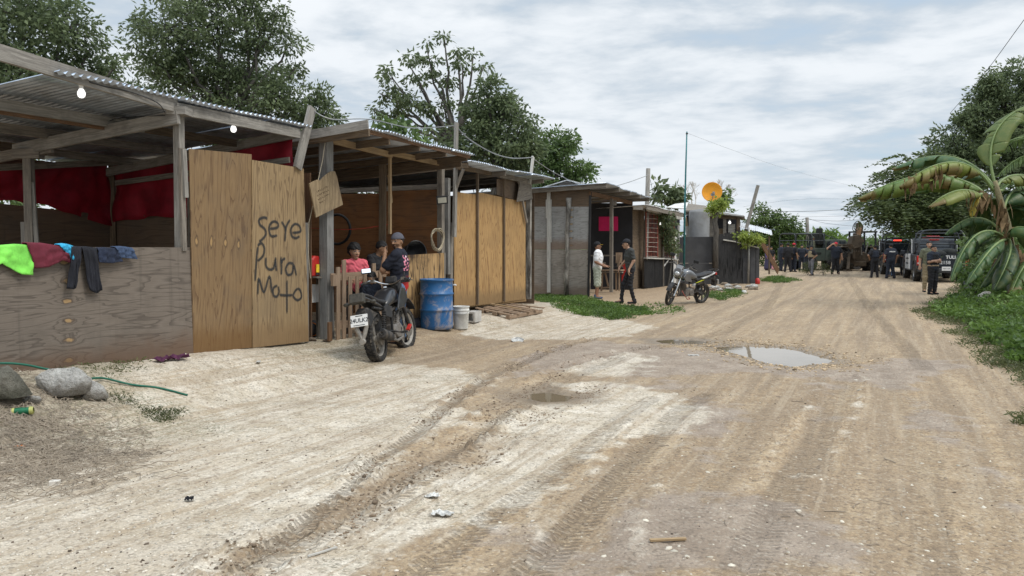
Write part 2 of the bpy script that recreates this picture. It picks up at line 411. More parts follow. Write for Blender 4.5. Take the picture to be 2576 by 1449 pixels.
TRACKS = [(poly_w([(1500, 850), (1380, 885), (1230, 950), (1140, 1010), (1060, 1080), (960, 1150), (900, 1200)]), .09, .9),
          (poly_w([(1700, 870), (1560, 885), (1420, 920), (1290, 1000), (1180, 1100), (1060, 1170), (930, 1250), (760, 1330), (560, 1430)]), .11, 1.0),
          (poly_w([(1500, 970), (1330, 1060), (1240, 1130), (1080, 1215), (930, 1290), (800, 1350), (700, 1400), (600, 1460)]), .12, .9),
          (poly_w([(2130, 950), (2100, 1020), (2060, 1090), (2000, 1180)]), .16, -.6),
          (poly_w([(1790, 985), (1720, 1030), (1640, 1100), (1580, 1180), (1500, 1300), (1440, 1449)]), .18, -.4),
          (poly_w([(2050, 640), (2000, 700), (1900, 790), (1800, 850)]), .3, .5), (poly_w([(2150, 640), (2190, 720), (2240, 800), (2330, 900), (2500, 1050)]), .35, .5)]
TREADS = [(smp, w_, m_) for smp, w_, m_ in (
    (poly_w([(1500, 850), (1380, 885), (1230, 950), (1140, 1010), (1060, 1080), (960, 1150), (880, 1230), (760, 1320), (600, 1440)]), .075, 1.0),
    (poly_w([(1560, 900), (1420, 960), (1290, 1040), (1180, 1120), (1060, 1200), (930, 1280), (760, 1370), (600, 1460)]), .11, .8),
    (poly_w([(1780, 990), (1720, 1030), (1650, 1100), (1560, 1200), (1440, 1330), (1330, 1449)]), .11, .8),
    (poly_w([(2130, 950), (2100, 1020), (2060, 1100), (1980, 1220), (1860, 1449)]), .12, .5),
    (poly_w([(2230, 930), (2300, 1060), (2340, 1250), (2340, 1449)]), .12, .35),
    (poly_w([(1960, 930), (1900, 1030), (1830, 1160), (1700, 1330), (1600, 1449)]), .11, .35),
    (poly_w([(1640, 1000), (1520, 1090), (1400, 1190), (1240, 1300), (1050, 1449)]), .10, .7),
    (poly_w([(1990, 640), (1960, 720), (1880, 800), (1760, 850), (1600, 880)]), .13, .8), (poly_w([(2100, 640), (2150, 720), (2230, 820), (2330, 930)]), .13, .8))]
def tread_fields(X, Y):
    best = np.full(X.shape, 1e9); S = np.zeros_like(X); Dd = np.zeros_like(X); M = np.zeros_like(X)
    for pl, w_, m_ in TREADS:
        q = [V3(*p, 0) for p in pl]; pp = []
        for i in range(len(q)-1):
            p0 = q[max(i-1, 0)]; p1 = q[i]; p2 = q[i+1]; p3 = q[min(i+2, len(q)-1)]
            for k in range(5): s = k/5; r = .5*((2*p1)+(p2-p0)*s+(2*p0-5*p1+4*p2-p3)*s*s+(3*p1-p0-3*p2+p3)*s**3); pp.append((r.x, r.y))
        pp.append(tuple(pl[-1])); acc = 0.0
        for i in range(len(pp)-1):
            ax_, ay_ = pp[i]; bx, by = pp[i+1][0]-ax_, pp[i+1][1]-ay_; L = math.hypot(bx, by)+1e-9
            near = (np.abs(X-ax_) < L+.5) & (np.abs(Y-ay_) < L+.5)
            if near.any():
                x = X[near]-ax_; y = Y[near]-ay_; t = np.clip((x*bx+y*by)/L/L, 0, 1); dx = x-t*bx; dy = y-t*by; d = np.hypot(dx, dy)/w_; sg = np.sign(bx*y-by*x)
                b0 = best[near]; u = d < b0; best[near] = np.where(u, d, b0); S[near] = np.where(u, acc+t*L, S[near]); Dd[near] = np.where(u, sg*d, Dd[near]); M[near] = np.where(u, m_, M[near])
            acc += L
    return S, np.minimum(best, 9.0), M*(best < 2.5)
def ground_fields(X, Y):
    n1 = vnoise(X, Y, 1, 4, .8); n2 = vnoise(X, Y, 2, 4, 3.5); n3 = vnoise(X, Y, 3, 3, 14)
    wob = (n1-.5)*.9+(n2-.5)*.35
    z = gz(X, Y)
    near = np.clip(1-(Y-25)/40, .0, 1)
    z = z+((n1-.5)*.05+(n2-.5)*.022+(n3-.5)*.012)*near
    wht = np.zeros_like(X); mau = np.zeros_like(X); lit = np.zeros_like(X); mos = np.zeros_like(X); drk = np.zeros_like(X)
    for p in WHITE: wht = np.maximum(wht, sst(poly_sd(X, Y, p)+wob*.9, -.55, .35))
    for p in MAUVE: mau = np.maximum(mau, sst(poly_sd(X, Y, p)+wob, -.5, .6))
    for p in LITTER: lit = np.maximum(lit, sst(poly_sd(X, Y, p)+wob*.6, -.2, .3))
    for p in MOSS: mos = np.maximum(mos, sst(poly_sd(X, Y, p)+wob, -.3, .5))
    z = z+lit*(n2*.05+n3*.02)
    for pl, wd, st in TRACKS:
        d = seg_dist(X, Y, pl)+(n2-.5)*.10
        c = np.exp(-(d/wd)**2); sh = np.exp(-((d-wd*1.5)/(wd*.55))**2)
        z = z-c*.018*abs(st)+sh*.016*abs(st)*(.4+1.2*n3)
        clod = sst(n3, .5, .8)*sh*abs(st)
        z = z+clod*.025
        if st > 0: drk = np.maximum(drk, np.clip(c*.55+clod*1.2, 0, 1)*st*np.clip(n2*1.6-.2, 0, 1)); wht = wht*(1-.4*c*np.clip(n2*2-.3, 0, 1))
        else: wht = np.maximum(wht, sh*.7*n2); drk = np.maximum(drk, c*.25)
    wet = np.zeros_like(X)
    for p, wz in zip(PUDDLES, WATERZ):
        s = poly_sd(X, Y, p)+(n3-.5)*.10
        kk = sst(s, -.55, -.12); z = z*(1-kk)+kk*(wz+.012-sst(s, -.12, .12)*.035+(n3-.5)*.008)
        wet = np.maximum(wet, sst(s+(n2-.5)*.4, -.55, -.05)); 
        wht = wht*(1-sst(s, -.4, 0)); 
    # bank and pad foot: pale limestone dust towards the far road, green verge
    ver = sst(X-edgeX(Y)+wob*.8, -.2, .5)
    off = (X-(-3.82+WK*(Y-10.06)))/WN
    # rubble and dirt by the far shacks: more orange
    org = sst(off, 3.5, 1.0)*sst(Y, 19, 22)*(1-sst(Y, 45, 60))
    return z, wht, mau, np.maximum(lit, 0), mos, drk, wet, ver, org
def make_ground():
    ys = np.concatenate([np.linspace(-12, 2.4, 14), 2.5*np.exp(np.linspace(0, math.log(90/2.5), 620)), np.array([100, 120, 150, 200, 300, 450, 700])])
    tn = np.concatenate([np.linspace(-3.2, -.95, 10), np.linspace(-.92, .92, 760), np.linspace(.95, 3.2, 10)])
    T, Yg = np.meshgrid(tn, ys); X = T*np.maximum(Yg+.5, 5.0)
    fl = ground_fields(X, Yg); z = fl[0]
    ny, nx = X.shape
    V = np.stack([X, Yg, z], -1).reshape(-1, 3)
    ii = np.arange((ny-1)*(nx-1)); r = ii//(nx-1); c = ii % (nx-1); a = r*nx+c
    F = np.stack([a, a+1, a+nx+1, a+nx], 1)
    one = np.ones(X.size); tf = tread_fields(X, Yg); TD = np.stack([tf[0].ravel(), tf[1].ravel(), tf[2].ravel(), one], 1)
    A = np.stack([fl[1].ravel(), fl[2].ravel(), fl[3].ravel(), one], 1); B = np.stack([fl[4].ravel(), fl[5].ravel(), fl[6].ravel(), one], 1); C = np.stack([fl[7].ravel(), fl[8].ravel(), fl[8].ravel(), one], 1)
    o = mesh_obj('ground', V, F, 'earth', smooth=True, attrs={'ga': ('FLOAT_COLOR', 'POINT', A), 'gb': ('FLOAT_COLOR', 'POINT', B), 'gc': ('FLOAT_COLOR', 'POINT', C), 'gt': ('FLOAT_COLOR', 'POINT', TD)})
    return tag(o, kind='structure')
def earth():
    m, t, b = newmat('earth')
    pos = t.n('ShaderNodeNewGeometry').outputs['Position']
    def att(nm): return t.n('ShaderNodeSeparateColor', None, Color=t.n('ShaderNodeAttribute', {'attribute_name': nm}).outputs['Color']).outputs
    a = att('ga'); g = att('gb'); cc = att('gc')
    big = t.noise(pos, .55, 6, .6); mid = t.noise(pos, 3.2, 7, .62, .3); fine = t.noise(pos, 26, 5, .7); grit = t.noise(pos, 95, 3, .7)
    vor = t.n('ShaderNodeTexVoronoi', {'feature': 'F1'}, Vector=pos, Scale=46.0, Randomness=1.0)
    vor2 = t.n('ShaderNodeTexVoronoi', {'feature': 'F1'}, Vector=pos, Scale=17.0, Randomness=1.0)
    tan = t.mix(t.ss(mid, .32, .68), (.42, .295, .170), (.60, .46, .295))
    tan = t.mix(t.ss(big, .35, .65, 0, .55), tan, (.42, .315, .205))
    n8 = t.noise(pos, 9.0, 7, .72); tan = t.mix(t.ss(fine, .46, .62, 0, .62), tan, (.22, .155, .098)); tan = t.mix(t.ss(n8, .50, .64, 0, .5), tan, (.25, .18, .115)); tan = t.mix(t.ss(n8, .46, .36, 0, .4), tan, (.60, .50, .36))
    wh = t.mix(t.ss(mid, .3, .65), (.61, .52, .39), (.82, .745, .625)); wh = t.mix(t.ss(big, .45, .62, 0, .6), wh, t.mix(fine, (.47, .385, .28), (.64, .55, .43)))
    wh = t.mix(t.ss(fine, .50, .64, 0, .6), wh, (.36, .30, .225)); wh = t.mix(t.ss(n8, .54, .66, 0, .5), wh, (.42, .35, .26))
    mv = t.mix(t.ss(mid, .3, .7), (.255, .20, .155), (.41, .335, .27))
    rot = t.mapping(pos, (1, 1, 1), (0, 0, 0), (0, 0, R(24))); stk = t.noise(t.mapping(rot, (3.4, .16, 1)), 1.0, 5, .6, .5); stk2 = t.noise(t.mapping(rot, (11, .35, 1)), 1.0, 4, .6, .6)
    tan = t.mix(t.ss(stk, .36, .62, 0, .62), tan, (.235, .175, .118)); tan = t.mix(t.ss(stk2, .50, .66, 0, .45), tan, (.50, .40, .28))
    ow = t.math('MULTIPLY', t.math('SUBTRACT', mid, .5), 1.5)
    fw = t.ss(t.math('ADD', a[0], ow), .30, .72)
    fw = t.math('MULTIPLY', fw, t.math('MULTIPLY', t.ss(stk2, .49, .60, 1, .45), t.ss(stk, .55, .68, 1, .5)))
    fm = t.ss(t.math('ADD', a[1], ow), .40, .75, 0, .8)
    org = t.mix(mid, (.38, .255, .15), (.52, .385, .25))
    c = t.mix(t.ss(t.math('ADD', cc[1], ow), .3, .8, 0, .7), tan, org)
    c = t.mix(fm, c, mv); c = t.mix(t.math('MULTIPLY', fw, t.ss(t.noise(pos, 7.5, 6, .7), .30, .52, .45, 1)), c, wh)
    # pale stones worn into the surface
    stn = t.ss(vor2.outputs['Distance'], .16, .10, 0, 1); pick = t.ss(t.n('ShaderNodeSeparateColor', None, Color=vor2.outputs['Color']).outputs[0], .74, .80)
    c = t.mix(t.math('MULTIPLY', t.math('MULTIPLY', stn, pick), .35), c, (.56, .49, .39))
    # small grit: light and dark grains
    pc = t.n('ShaderNodeSeparateColor', None, Color=vor.outputs['Color']).outputs[1]
    ed = t.ss(vor.outputs['Distance'], .22, .45, 0, .5)
    c = t.mix(ed, c, t.mix(.5, c, (.17, .125, .085)))
    c = t.mix(t.ss(pc, .86, .92, 0, .22), c, (.60, .54, .45))
    c = t.mix(t.ss(pc, .10, .05, 0, .45), c, (.13, .10, .075))
    # dark organic speckle over the pale yard
    sp = t.noise(t.mapping(pos, (1, 1.6, 1)), 30, 6, .75, .6); pat = t.noise(pos, 1.3, 4, .6)
    spk = t.math('MULTIPLY', t.ss(sp, .50, .60), t.ss(t.math('ADD', pat, t.math('MULTIPLY', g[0], .35)), .46, .66, .06, .75))
    c = t.mix(t.math('MULTIPLY', spk, t.math('MAXIMUM', fw, g[0])), c, t.mix(t.ss(big, .4, .6), (.10, .095, .055), (.17, .135, .095)))
    c = t.mix(t.math('MULTIPLY', g[0], t.ss(sp, .45, .62, 0, .35)), c, (.10, .13, .035))
    c = t.mix(t.math('MULTIPLY', a[2], t.ss(fine, .35, .6, .25, .95)), c, t.mix(t.ss(mid, .4, .6), (.19, .165, .11), (.42, .36, .27)))
    c = t.mix(t.ss(t.math('ADD', g[1], t.math('MULTIPLY', ow, .5)), .2, .8, 0, .5), c, (.185, .14, .098))
    c = t.mix(t.math('MULTIPLY', g[2], .7), c, (.20, .15, .10))
    c = t.mix(t.math('MULTIPLY', cc[0], t.ss(fine, .3, .7, .6, 1)), c, t.mix(mid, (.05, .075, .022), (.13, .115, .06)))
    td = att('gt'); ad = t.math('ABSOLUTE', td[1]); ph = t.math('FRACT', t.math('ADD', t.math('DIVIDE', td[0], .062), t.math('MULTIPLY', ad, 1.1)))
    tr_ = t.math('MULTIPLY', t.ss(ph, .30, .48), t.ss(ph, .82, 1.0, 1, 0)); gap = t.math('MULTIPLY', t.ss(ad, .30, .22, 0, .8), 1.0)
    tm = t.math('MULTIPLY', t.math('MULTIPLY', t.ss(ad, 1.15, .9), td[2]), t.ss(t.math('ADD', n8, t.math('MULTIPLY', mid, .6)), .66, .90, .15, 1))
    tp = t.math('MULTIPLY', tm, t.math('MAXIMUM', tr_, gap)); c = t.mix(t.math('MULTIPLY', tp, .34), c, (.16, .115, .075)); c = t.mix(t.math('MULTIPLY', tm, .06), c, (.22, .17, .12))
    lk(t, c, b.inputs['Base Color'])
    rg = t.math('SUBTRACT', .93, t.math('ADD', t.math('MULTIPLY', fm, .22), t.math('MULTIPLY', g[2], .55)))
    lk(t, rg, b.inputs['Roughness']); b.inputs['Specular IOR Level'].default_value = .35
    h = t.math('ADD', t.math('MULTIPLY', fine, .55), t.math('MULTIPLY', grit, .25))
    h = t.math('ADD', h, t.math('MULTIPLY', mid, 1.2)); h = t.math('ADD', h, t.math('MULTIPLY', vor.outputs['Distance'], -.35)); h = t.math('ADD', h, t.math('MULTIPLY', t.math('MULTIPLY', stn, pick), .6)); h = t.math('ADD', h, t.math('MULTIPLY', tp, -.9))
    lk(t, t.bump(h, .85, .03), b.inputs['Normal'])
earth(); make_ground()
m, t, b = newmat('water'); pos = t.n('ShaderNodeNewGeometry').outputs['Position']
b.inputs['Base Color'].default_value = (.20, .155, .10, 1); b.inputs['Roughness'].default_value = .03; b.inputs['Specular IOR Level'].default_value = .9; b.inputs['IOR'].default_value = 2.3
lk(t, t.bump(t.noise(pos, 3, 3), .03, .02), b.inputs['Normal'])
for p, wz in zip(PUDDLES, WATERZ):
    c = p.mean(0); q = c+(p-c)*1.03; q = q+(RNG.random(q.shape)-.5)*.03; n = len(q)
    V = [(x, y, wz) for x, y in q]+[(x, y, wz-.02) for x, y in q]
    tag(mesh_obj('puddle_water', V, [list(range(n))[::-1]]+[[i, (i+1) % n, n+(i+1) % n, n+i] for i in range(n)], 'water'), kind='structure')
# ---------------------------------------------------------------- loose gravel, clods and twigs
ICO_V = None
def ico():
    ph = (1+5**.5)/2; V = np.array([(-1, ph, 0), (1, ph, 0), (-1, -ph, 0), (1, -ph, 0), (0, -1, ph), (0, 1, ph), (0, -1, -ph), (0, 1, -ph), (ph, 0, -1), (ph, 0, 1), (-ph, 0, -1), (-ph, 0, 1)], float)
    V /= np.linalg.norm(V[0]); F = np.array([(0, 11, 5), (0, 5, 1), (0, 1, 7), (0, 7, 10), (0, 10, 11), (1, 5, 9), (5, 11, 4), (11, 10, 2), (10, 7, 6), (7, 1, 8), (3, 9, 4), (3, 4, 2), (3, 2, 6), (3, 6, 8), (3, 8, 9), (4, 9, 5), (2, 4, 11), (6, 2, 10), (8, 6, 7), (9, 8, 1)])
    return V, F
def pebbles(name, xy, size, cols, mat='stones', sink=.35):
    V0, F0 = ico(); n = len(xy)
    z = ground_fields(xy[:, 0].copy(), xy[:, 1].copy())[0]
    s = size[:, None, None]*(1+RNG.normal(0, .22, (n, 12, 1)))*V0[None]*np.stack([RNG.uniform(.8, 1.5, n), RNG.uniform(.7, 1.2, n), RNG.uniform(.45, .8, n)], 1)[:, None]
    a = RNG.uniform(0, 6.28, n); ca, sa = np.cos(a)[:, None], np.sin(a)[:, None]
    x = s[..., 0]*ca-s[..., 1]*sa; y = s[..., 0]*sa+s[..., 1]*ca
    V = np.stack([x+xy[:, :1], y+xy[:, 1:2], s[..., 2]+(z+size*(.55-sink))[:, None]], -1).reshape(-1, 3)
    F = (F0[None]+(np.arange(n)*12)[:, None, None]).reshape(-1, 3)
    C = np.repeat(np.concatenate([cols, np.ones((n, 1))], 1), 12, axis=0)
    return mesh_obj(name, V, F, mat, attrs={'Col': ('FLOAT_COLOR', 'POINT', C)})
colmat('stones', .9, .2, bump=.4, bs=90)
def wedge_xy(n, y0, y1, pw=1.0, xf=(-.66, .66)):
    y = y0*(y1/y0)**(RNG.random(n)**pw); x = RNG.uniform(xf[0], xf[1], n)*y
    return np.stack([x, y], 1)
def ptone(n, base, var=.25):
    return np.clip(np.array(base)[None]*(1+RNG.normal(0, var, (n, 1))), .02, .85)
def make_gravel():
    xy = wedge_xy(26000, 3.4, 24, .95); f = ground_fields(xy[:, 0].copy(), xy[:, 1].copy())
    clump = vnoise(xy[:, 0], xy[:, 1], 9, 3, 1.1); leftw = sst(-xy[:, 0]/xy[:, 1], .0, .45)*sst(xy[:, 1], 9.5, 5)
    keep = (RNG.random(len(xy)) < .04+.22*sst(clump, .5, .75)+.8*leftw) & (f[6] < .8)
    xy = xy[keep]; n = len(xy); wh = f[1][keep]; 
    size = np.clip(RNG.lognormal(-5.35, .38, n), .003, .013)*(1+xy[:, 1]*.02)
    col = ptone(n, (.36, .29, .21))*(1-wh[:, None])+ptone(n, (.55, .50, .42), .18)*wh[:, None]
    wsel = RNG.random(n) < .10; col[wsel] = ptone(wsel.sum(), (.62, .57, .49), .12); dsel = RNG.random(n) < .14; col[dsel] = ptone(dsel.sum(), (.13, .10, .075), .3)
    tag(pebbles('gravel', xy, size, col), kind='stuff')
    # clods thrown up along the wheel tracks
    pts = []
    for pl, wd, st in TRACKS[:3]:
        L = np.r_[0, np.cumsum(np.hypot(*np.diff(pl, axis=0).T))]; k = int(L[-1]*170); s = RNG.uniform(0, L[-1], k)
        px = np.interp(s, L, pl[:, 0])+RNG.normal(0, wd*1.15, k); py = np.interp(s, L, pl[:, 1])+RNG.normal(0, wd*.8, k); pts.append(np.stack([px, py], 1))
    xy = np.concatenate(pts); xy = xy[(vnoise(xy[:, 0], xy[:, 1], 5, 3, 3) > .48) & (xy[:, 1] > 3)]; n = len(xy)
    size = np.clip(RNG.lognormal(-5.15, .45, n), .003, .019)
    tag(pebbles('mud_clods', xy, size, ptone(n, (.22, .165, .115), .22)), kind='stuff')
    # flat pale stones set in the road, lower right, and round the puddle
    q = [(RNG.uniform(1450, 2576), RNG.uniform(1080, 1449)) for _ in range(150)]+[(RNG.uniform(1500, 2300), RNG.uniform(905, 1000)) for _ in range(60)]+[(RNG.uniform(100, 1400), RNG.uniform(1100, 1449)) for _ in range(12)]
    xy = np.array([G(*a_).to_tuple()[:2] for a_ in q]); n = len(xy); cl = vnoise(xy[:, 0], xy[:, 1], 21, 2, .9); xy = xy[cl > .42]; n = len(xy)
    size = np.clip(RNG.lognormal(-4.5, .45, n), .006, .032)
    tag(pebbles('limestone_chips', xy, size, ptone(n, (.55, .50, .41), .14), sink=.75), kind='stuff')
    # gravel bed rim of the puddle
    p = PUDDLES[0]; c = p.mean(0); k = 1300; th = RNG.uniform(0, 6.28, k); idx = RNG.integers(0, len(p), k)
    xy = c+(p[idx]-c)*RNG.uniform(.98, 1.55, (k, 1))+RNG.normal(0, .25, (k, 2)); s = poly_sd(xy[:, 0], xy[:, 1], p); xy = xy[s < -.04]; n = len(xy)
    tag(pebbles('puddle_gravel', xy, np.clip(RNG.lognormal(-4.4, .4, n), .006, .03), ptone(n, (.42, .32, .21), .28)), kind='stuff')
make_gravel()
wood('twig', (.20, .16, .12), (.42, .35, .27), .9)
def make_twigs():
    def strand(x, y, L, r, lift):
        a = random.uniform(0, 6.28); pts = [(x, y, 0)]
        for i in range(4): a += random.uniform(-.5, .5); x += math.cos(a)*L/4; y += math.sin(a)*L/4; pts.append((x, y, lift*random.random()))
        return pts, r
    def emit(name, st):
        A = np.array([p for pts, r in st for p in pts]); z = ground_fields(A[:, 0].copy(), A[:, 1].copy())[0]; A[:, 2] += z+.004; mb = MB()
        for i, (pts, r) in enumerate(st): mb.tube([tuple(q) for q in A[i*5:i*5+5]], r, 4, cap=False)
        tag(mb.build(name, 'twig'), kind='stuff')
    st = []
    while len(st) < 1900:
        u = random.gauss(90, 140); v = random.gauss(1045, 40)
        if -150 < u < 400 and 975 < v < 1150: p = G(u, v, .3); st.append(strand(p.x, p.y, random.uniform(.06, .30), random.uniform(.001, .0032), .035))
    emit('dry_twigs', st)
    st = []
    for _ in range(70): y = 3.6*(20/3.6)**random.random(); st.append(strand(random.uniform(-.6, .6)*y, y, random.uniform(.03, .14), random.uniform(.0015, .004), .004))
    emit('scattered_sticks', st)
make_twigs()

# ================================================================ WOODS AND SHEETS
wood('weathered', (.20, .185, .165), (.40, .375, .335)); wood('old_beam', (.15, .13, .11), (.34, .30, .25), dirtamt=.5)
wood('grey_post', (.17, .165, .155), (.33, .32, .30), grain=30); wood('brown_wood', (.105, .075, .05), (.24, .175, .115))
wood('red_wood', (.12, .065, .035), (.25, .145, .08)); wood('pine', (.30, .20, .105), (.50, .36, .21), dirtamt=.25); wood('pallet_wood', (.24, .165, .11), (.42, .30, .205), dirtamt=.3)
wood('dark_stake', (.022, .022, .023), (.062, .06, .06), dirtamt=.1); wood('bleached', (.45, .43, .39), (.68, .66, .61), dirtamt=.3); wood('bark_pole', (.07, .06, .05), (.46, .43, .38), grain=5)
plywood('ply_low', (.175, .145, .118), (.055, .043, .034), (.225, .19, .16), vertical=False, bands=12, lnamt=.6, seed=3.1, knots=(0.1, 1.56, .2, .32), grimeamt=.45, low=(.13, .075, .045))
plywood('ply_gate_a', (.205, .13, .064), (.10, .055, .03), (.315, .215, .115), bands=12, lnamt=.75, seed=1.3, knots=(.12, 1.35, .25, .10), grimeamt=.35, low=(.16, .085, .03))
plywood('ply_gate_b', (.285, .195, .10), (.11, .065, .035), (.405, .295, .165), bands=12, lnamt=.7, seed=7.7, grimeamt=.25, low=(.22, .14, .07))
plywood('ply_new', (.42, .245, .095), (.21, .105, .04), (.53, .36, .17), bands=13, seed=4.4, lnamt=.85, grimeamt=.3, grime=(.22, .135, .065), low=(.20, .13, .065))
plywood('ply_red', (.26, .115, .045), (.12, .05, .022), (.34, .165, .07), vertical=False, bands=8, seed=9.1, grimeamt=.3)
plywood('ply_dim', (.15, .10, .065), (.055, .035, .025), (.22, .16, .11), vertical=False, bands=9, seed=5.2, grimeamt=.6)
plywood('ply_grey', (.33, .325, .315), (.12, .11, .10), (.47, .465, .45), vertical=False, bands=15, seed=6.6, knots=(.02, .7, .21, .3), grimeamt=.35, grime=(.13, .12, .11), low=(.22, .14, .09))
plywood('ply_grey_b', (.33, .295, .255), (.12, .095, .08), (.46, .42, .37), vertical=False, bands=14, seed=2.6, knots=(.02, 1.3, .2, .3), grimeamt=.4, low=(.20, .14, .10))
plywood('ply_burnt', (.42, .26, .11), (.05, .03, .02), (.56, .37, .18), bands=9, seed=8.3, lnamt=.9, grimeamt=1.0, grime=(.05, .03, .02))
plain('zinc', (.40, .45, .52), .34, .8, .25, 3, .1, 30, dirt=(.20, .17, .14), dirtamt=.4)
plain('zinc_bright', (.62, .63, .64), .5, .35, .15, 3, .1, 30, dirt=(.30, .25, .20), dirtamt=.4)
plain('tarp_red', (.25, .010, .022), .62, 0, .35, 2.5, .5, 9, dirt=(.10, .01, .015), dirtamt=.5, spec=.3)
plain('bulb', (.9, .9, .9), .3, 0, 0, 3, 0, emit=(1, .99, .96, 1.1)); plain('porcelain', (.72, .71, .68), .4, 0, .05)
plain('cable', (.03, .03, .032), .6, 0, .2); plain('rope', (.42, .36, .26), .95, 0, .2, 30, .4, 200); plain('wire', (.30, .30, .29), .5, .5, .2); plain('charcoal_sheet', (.052, .052, .055), .75, 0, .2, 2, .08, 20, dirt=(.10, .09, .08), dirtamt=.35)
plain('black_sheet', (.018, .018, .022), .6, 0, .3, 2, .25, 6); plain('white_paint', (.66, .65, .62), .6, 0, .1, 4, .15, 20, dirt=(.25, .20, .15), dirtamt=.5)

def hline(y0, y1, z0, z1, off, mb, w, h, steps=1): mb.beam(WL(y0, off, z0), WL(y1, off, z1), w, h)
def corrug(name, p00, p10, p01, parent, mat='zinc', pitch=.09, amp=.018, sheet=.78, seed=0, over=.02):
    """roof of separate corrugated sheets: waves run across p00->p10, ribs run p00->p01"""
    rr = random.Random(seed); p00, p10, p01 = V3(p00), V3(p10), V3(p01); W = (p10-p00).length; wd = (p10-p00)/W; dd = p01-p00; L = dd.length; dd = dd/L; nn = wd.cross(dd); nn = nn if nn.z > 0 else -nn
    k = max(1, round(W/sheet)); out = []
    for s in range(k):
        a0 = W*s/k-(over if s else 0); a1 = W*(s+1)/k+over; m = max(6, int((a1-a0)/pitch*6)); e0 = rr.uniform(-.05, .03); e1 = rr.uniform(-.06, .06); lift = rr.uniform(0, .012)+(s % 2)*.006; bow = rr.uniform(-.012, .012)
        vs = []; J = 6
        for j in range(J+1):
            tl = e0+(L+e1-e0)*j/J
            for i in range(m+1):
                a = a0+(a1-a0)*i/m; vs.append(p00+wd*a+dd*tl+nn*(math.sin(2*math.pi*a/pitch)*amp+lift+bow*math.sin(j*1.4+s)+.01*math.sin(a*2.1)))
        fs = [(j*(m+1)+i, j*(m+1)+i+1, (j+1)*(m+1)+i+1, (j+1)*(m+1)+i) for j in range(J) for i in range(m)]
        uv = [[(0, 0)]*4]*len(fs)
        mb = MB(); mb.add(vs, fs, uv); o = mb.build(name, mat, parent, smooth=True)
        so = o.modifiers.new('s', 'SOLIDIFY'); so.thickness = .0015
        out.append(o)
    return out
# ================================================================ SHACK 1: open plywood shelter on the left
s1 = empty('plywood_shelter', WL(10, -1.6, .35), label='weathered open plywood shelter with low front wall and sheet metal roof, nearest on the left', cat='shack')
def part(parent, name, mat, fn, **kw):
    mb = MB(); fn(mb); o = mb.build(name, mat, None, **kw); return attach(o, parent)
def attach(o, parent):
    o.parent = parent; o.matrix_parent_inverse = parent.matrix_world.inverted() if parent.parent is None and False else Matrix.Translation(-parent.location) if parent.rotation_euler[:] == (0, 0, 0) else (Matrix.Translation(parent.location) @ parent.rotation_euler.to_matrix().to_4x4()).inverted()
    return o
def board(parent, name, mat, *args, **kw):
    return part(parent, name, mat, lambda m: m.beam(*args, **kw))
# low front wall
gb = lambda y, off=.05: gzf(WL(y, off, 0).x, WL(y, off, 0).y)-.05
def vsheet(parent, name, mat, ya, yb, za, zb, off, za2=None, zb2=None, th=.012, n=None):
    za2 = za if za2 is None else za2; zb2 = zb if zb2 is None else zb2
    return part(parent, name, mat, lambda m: m.panel(WL(ya, off, za), WL(yb, off, za2), WL(yb, off, zb2), WL(ya, off, zb), th, n=WNRM))
lw0, lw1 = WP(480, 633), WP(0, 624)
vsheet(s1, 'low_wall', 'ply_low', 7.0, YW(484), .30, 1.655, .0, .30, 1.63)
# gate sheets: top corners straight from where they stand
ga = WP(476, 374, .02); gb2 = WP(633, 388, .02); gc = WP(634, 402, .035); gd = WP(764, 424, .035)
bot = lambda u, v, off: WP(u, v, off)
part(s1, 'gate_sheet', 'ply_gate_a', lambda m: m.panel(WP(487, 889, .02), WP(638, 874, .02), gb2, ga, .014, n=WNRM))
o = part(s1, 'gate_sheet', 'ply_gate_b', lambda m: m.panel(WP(636, 875, .035), WP(777, 859, .035), gd, gc, .014, n=WNRM))
GATE_B = o
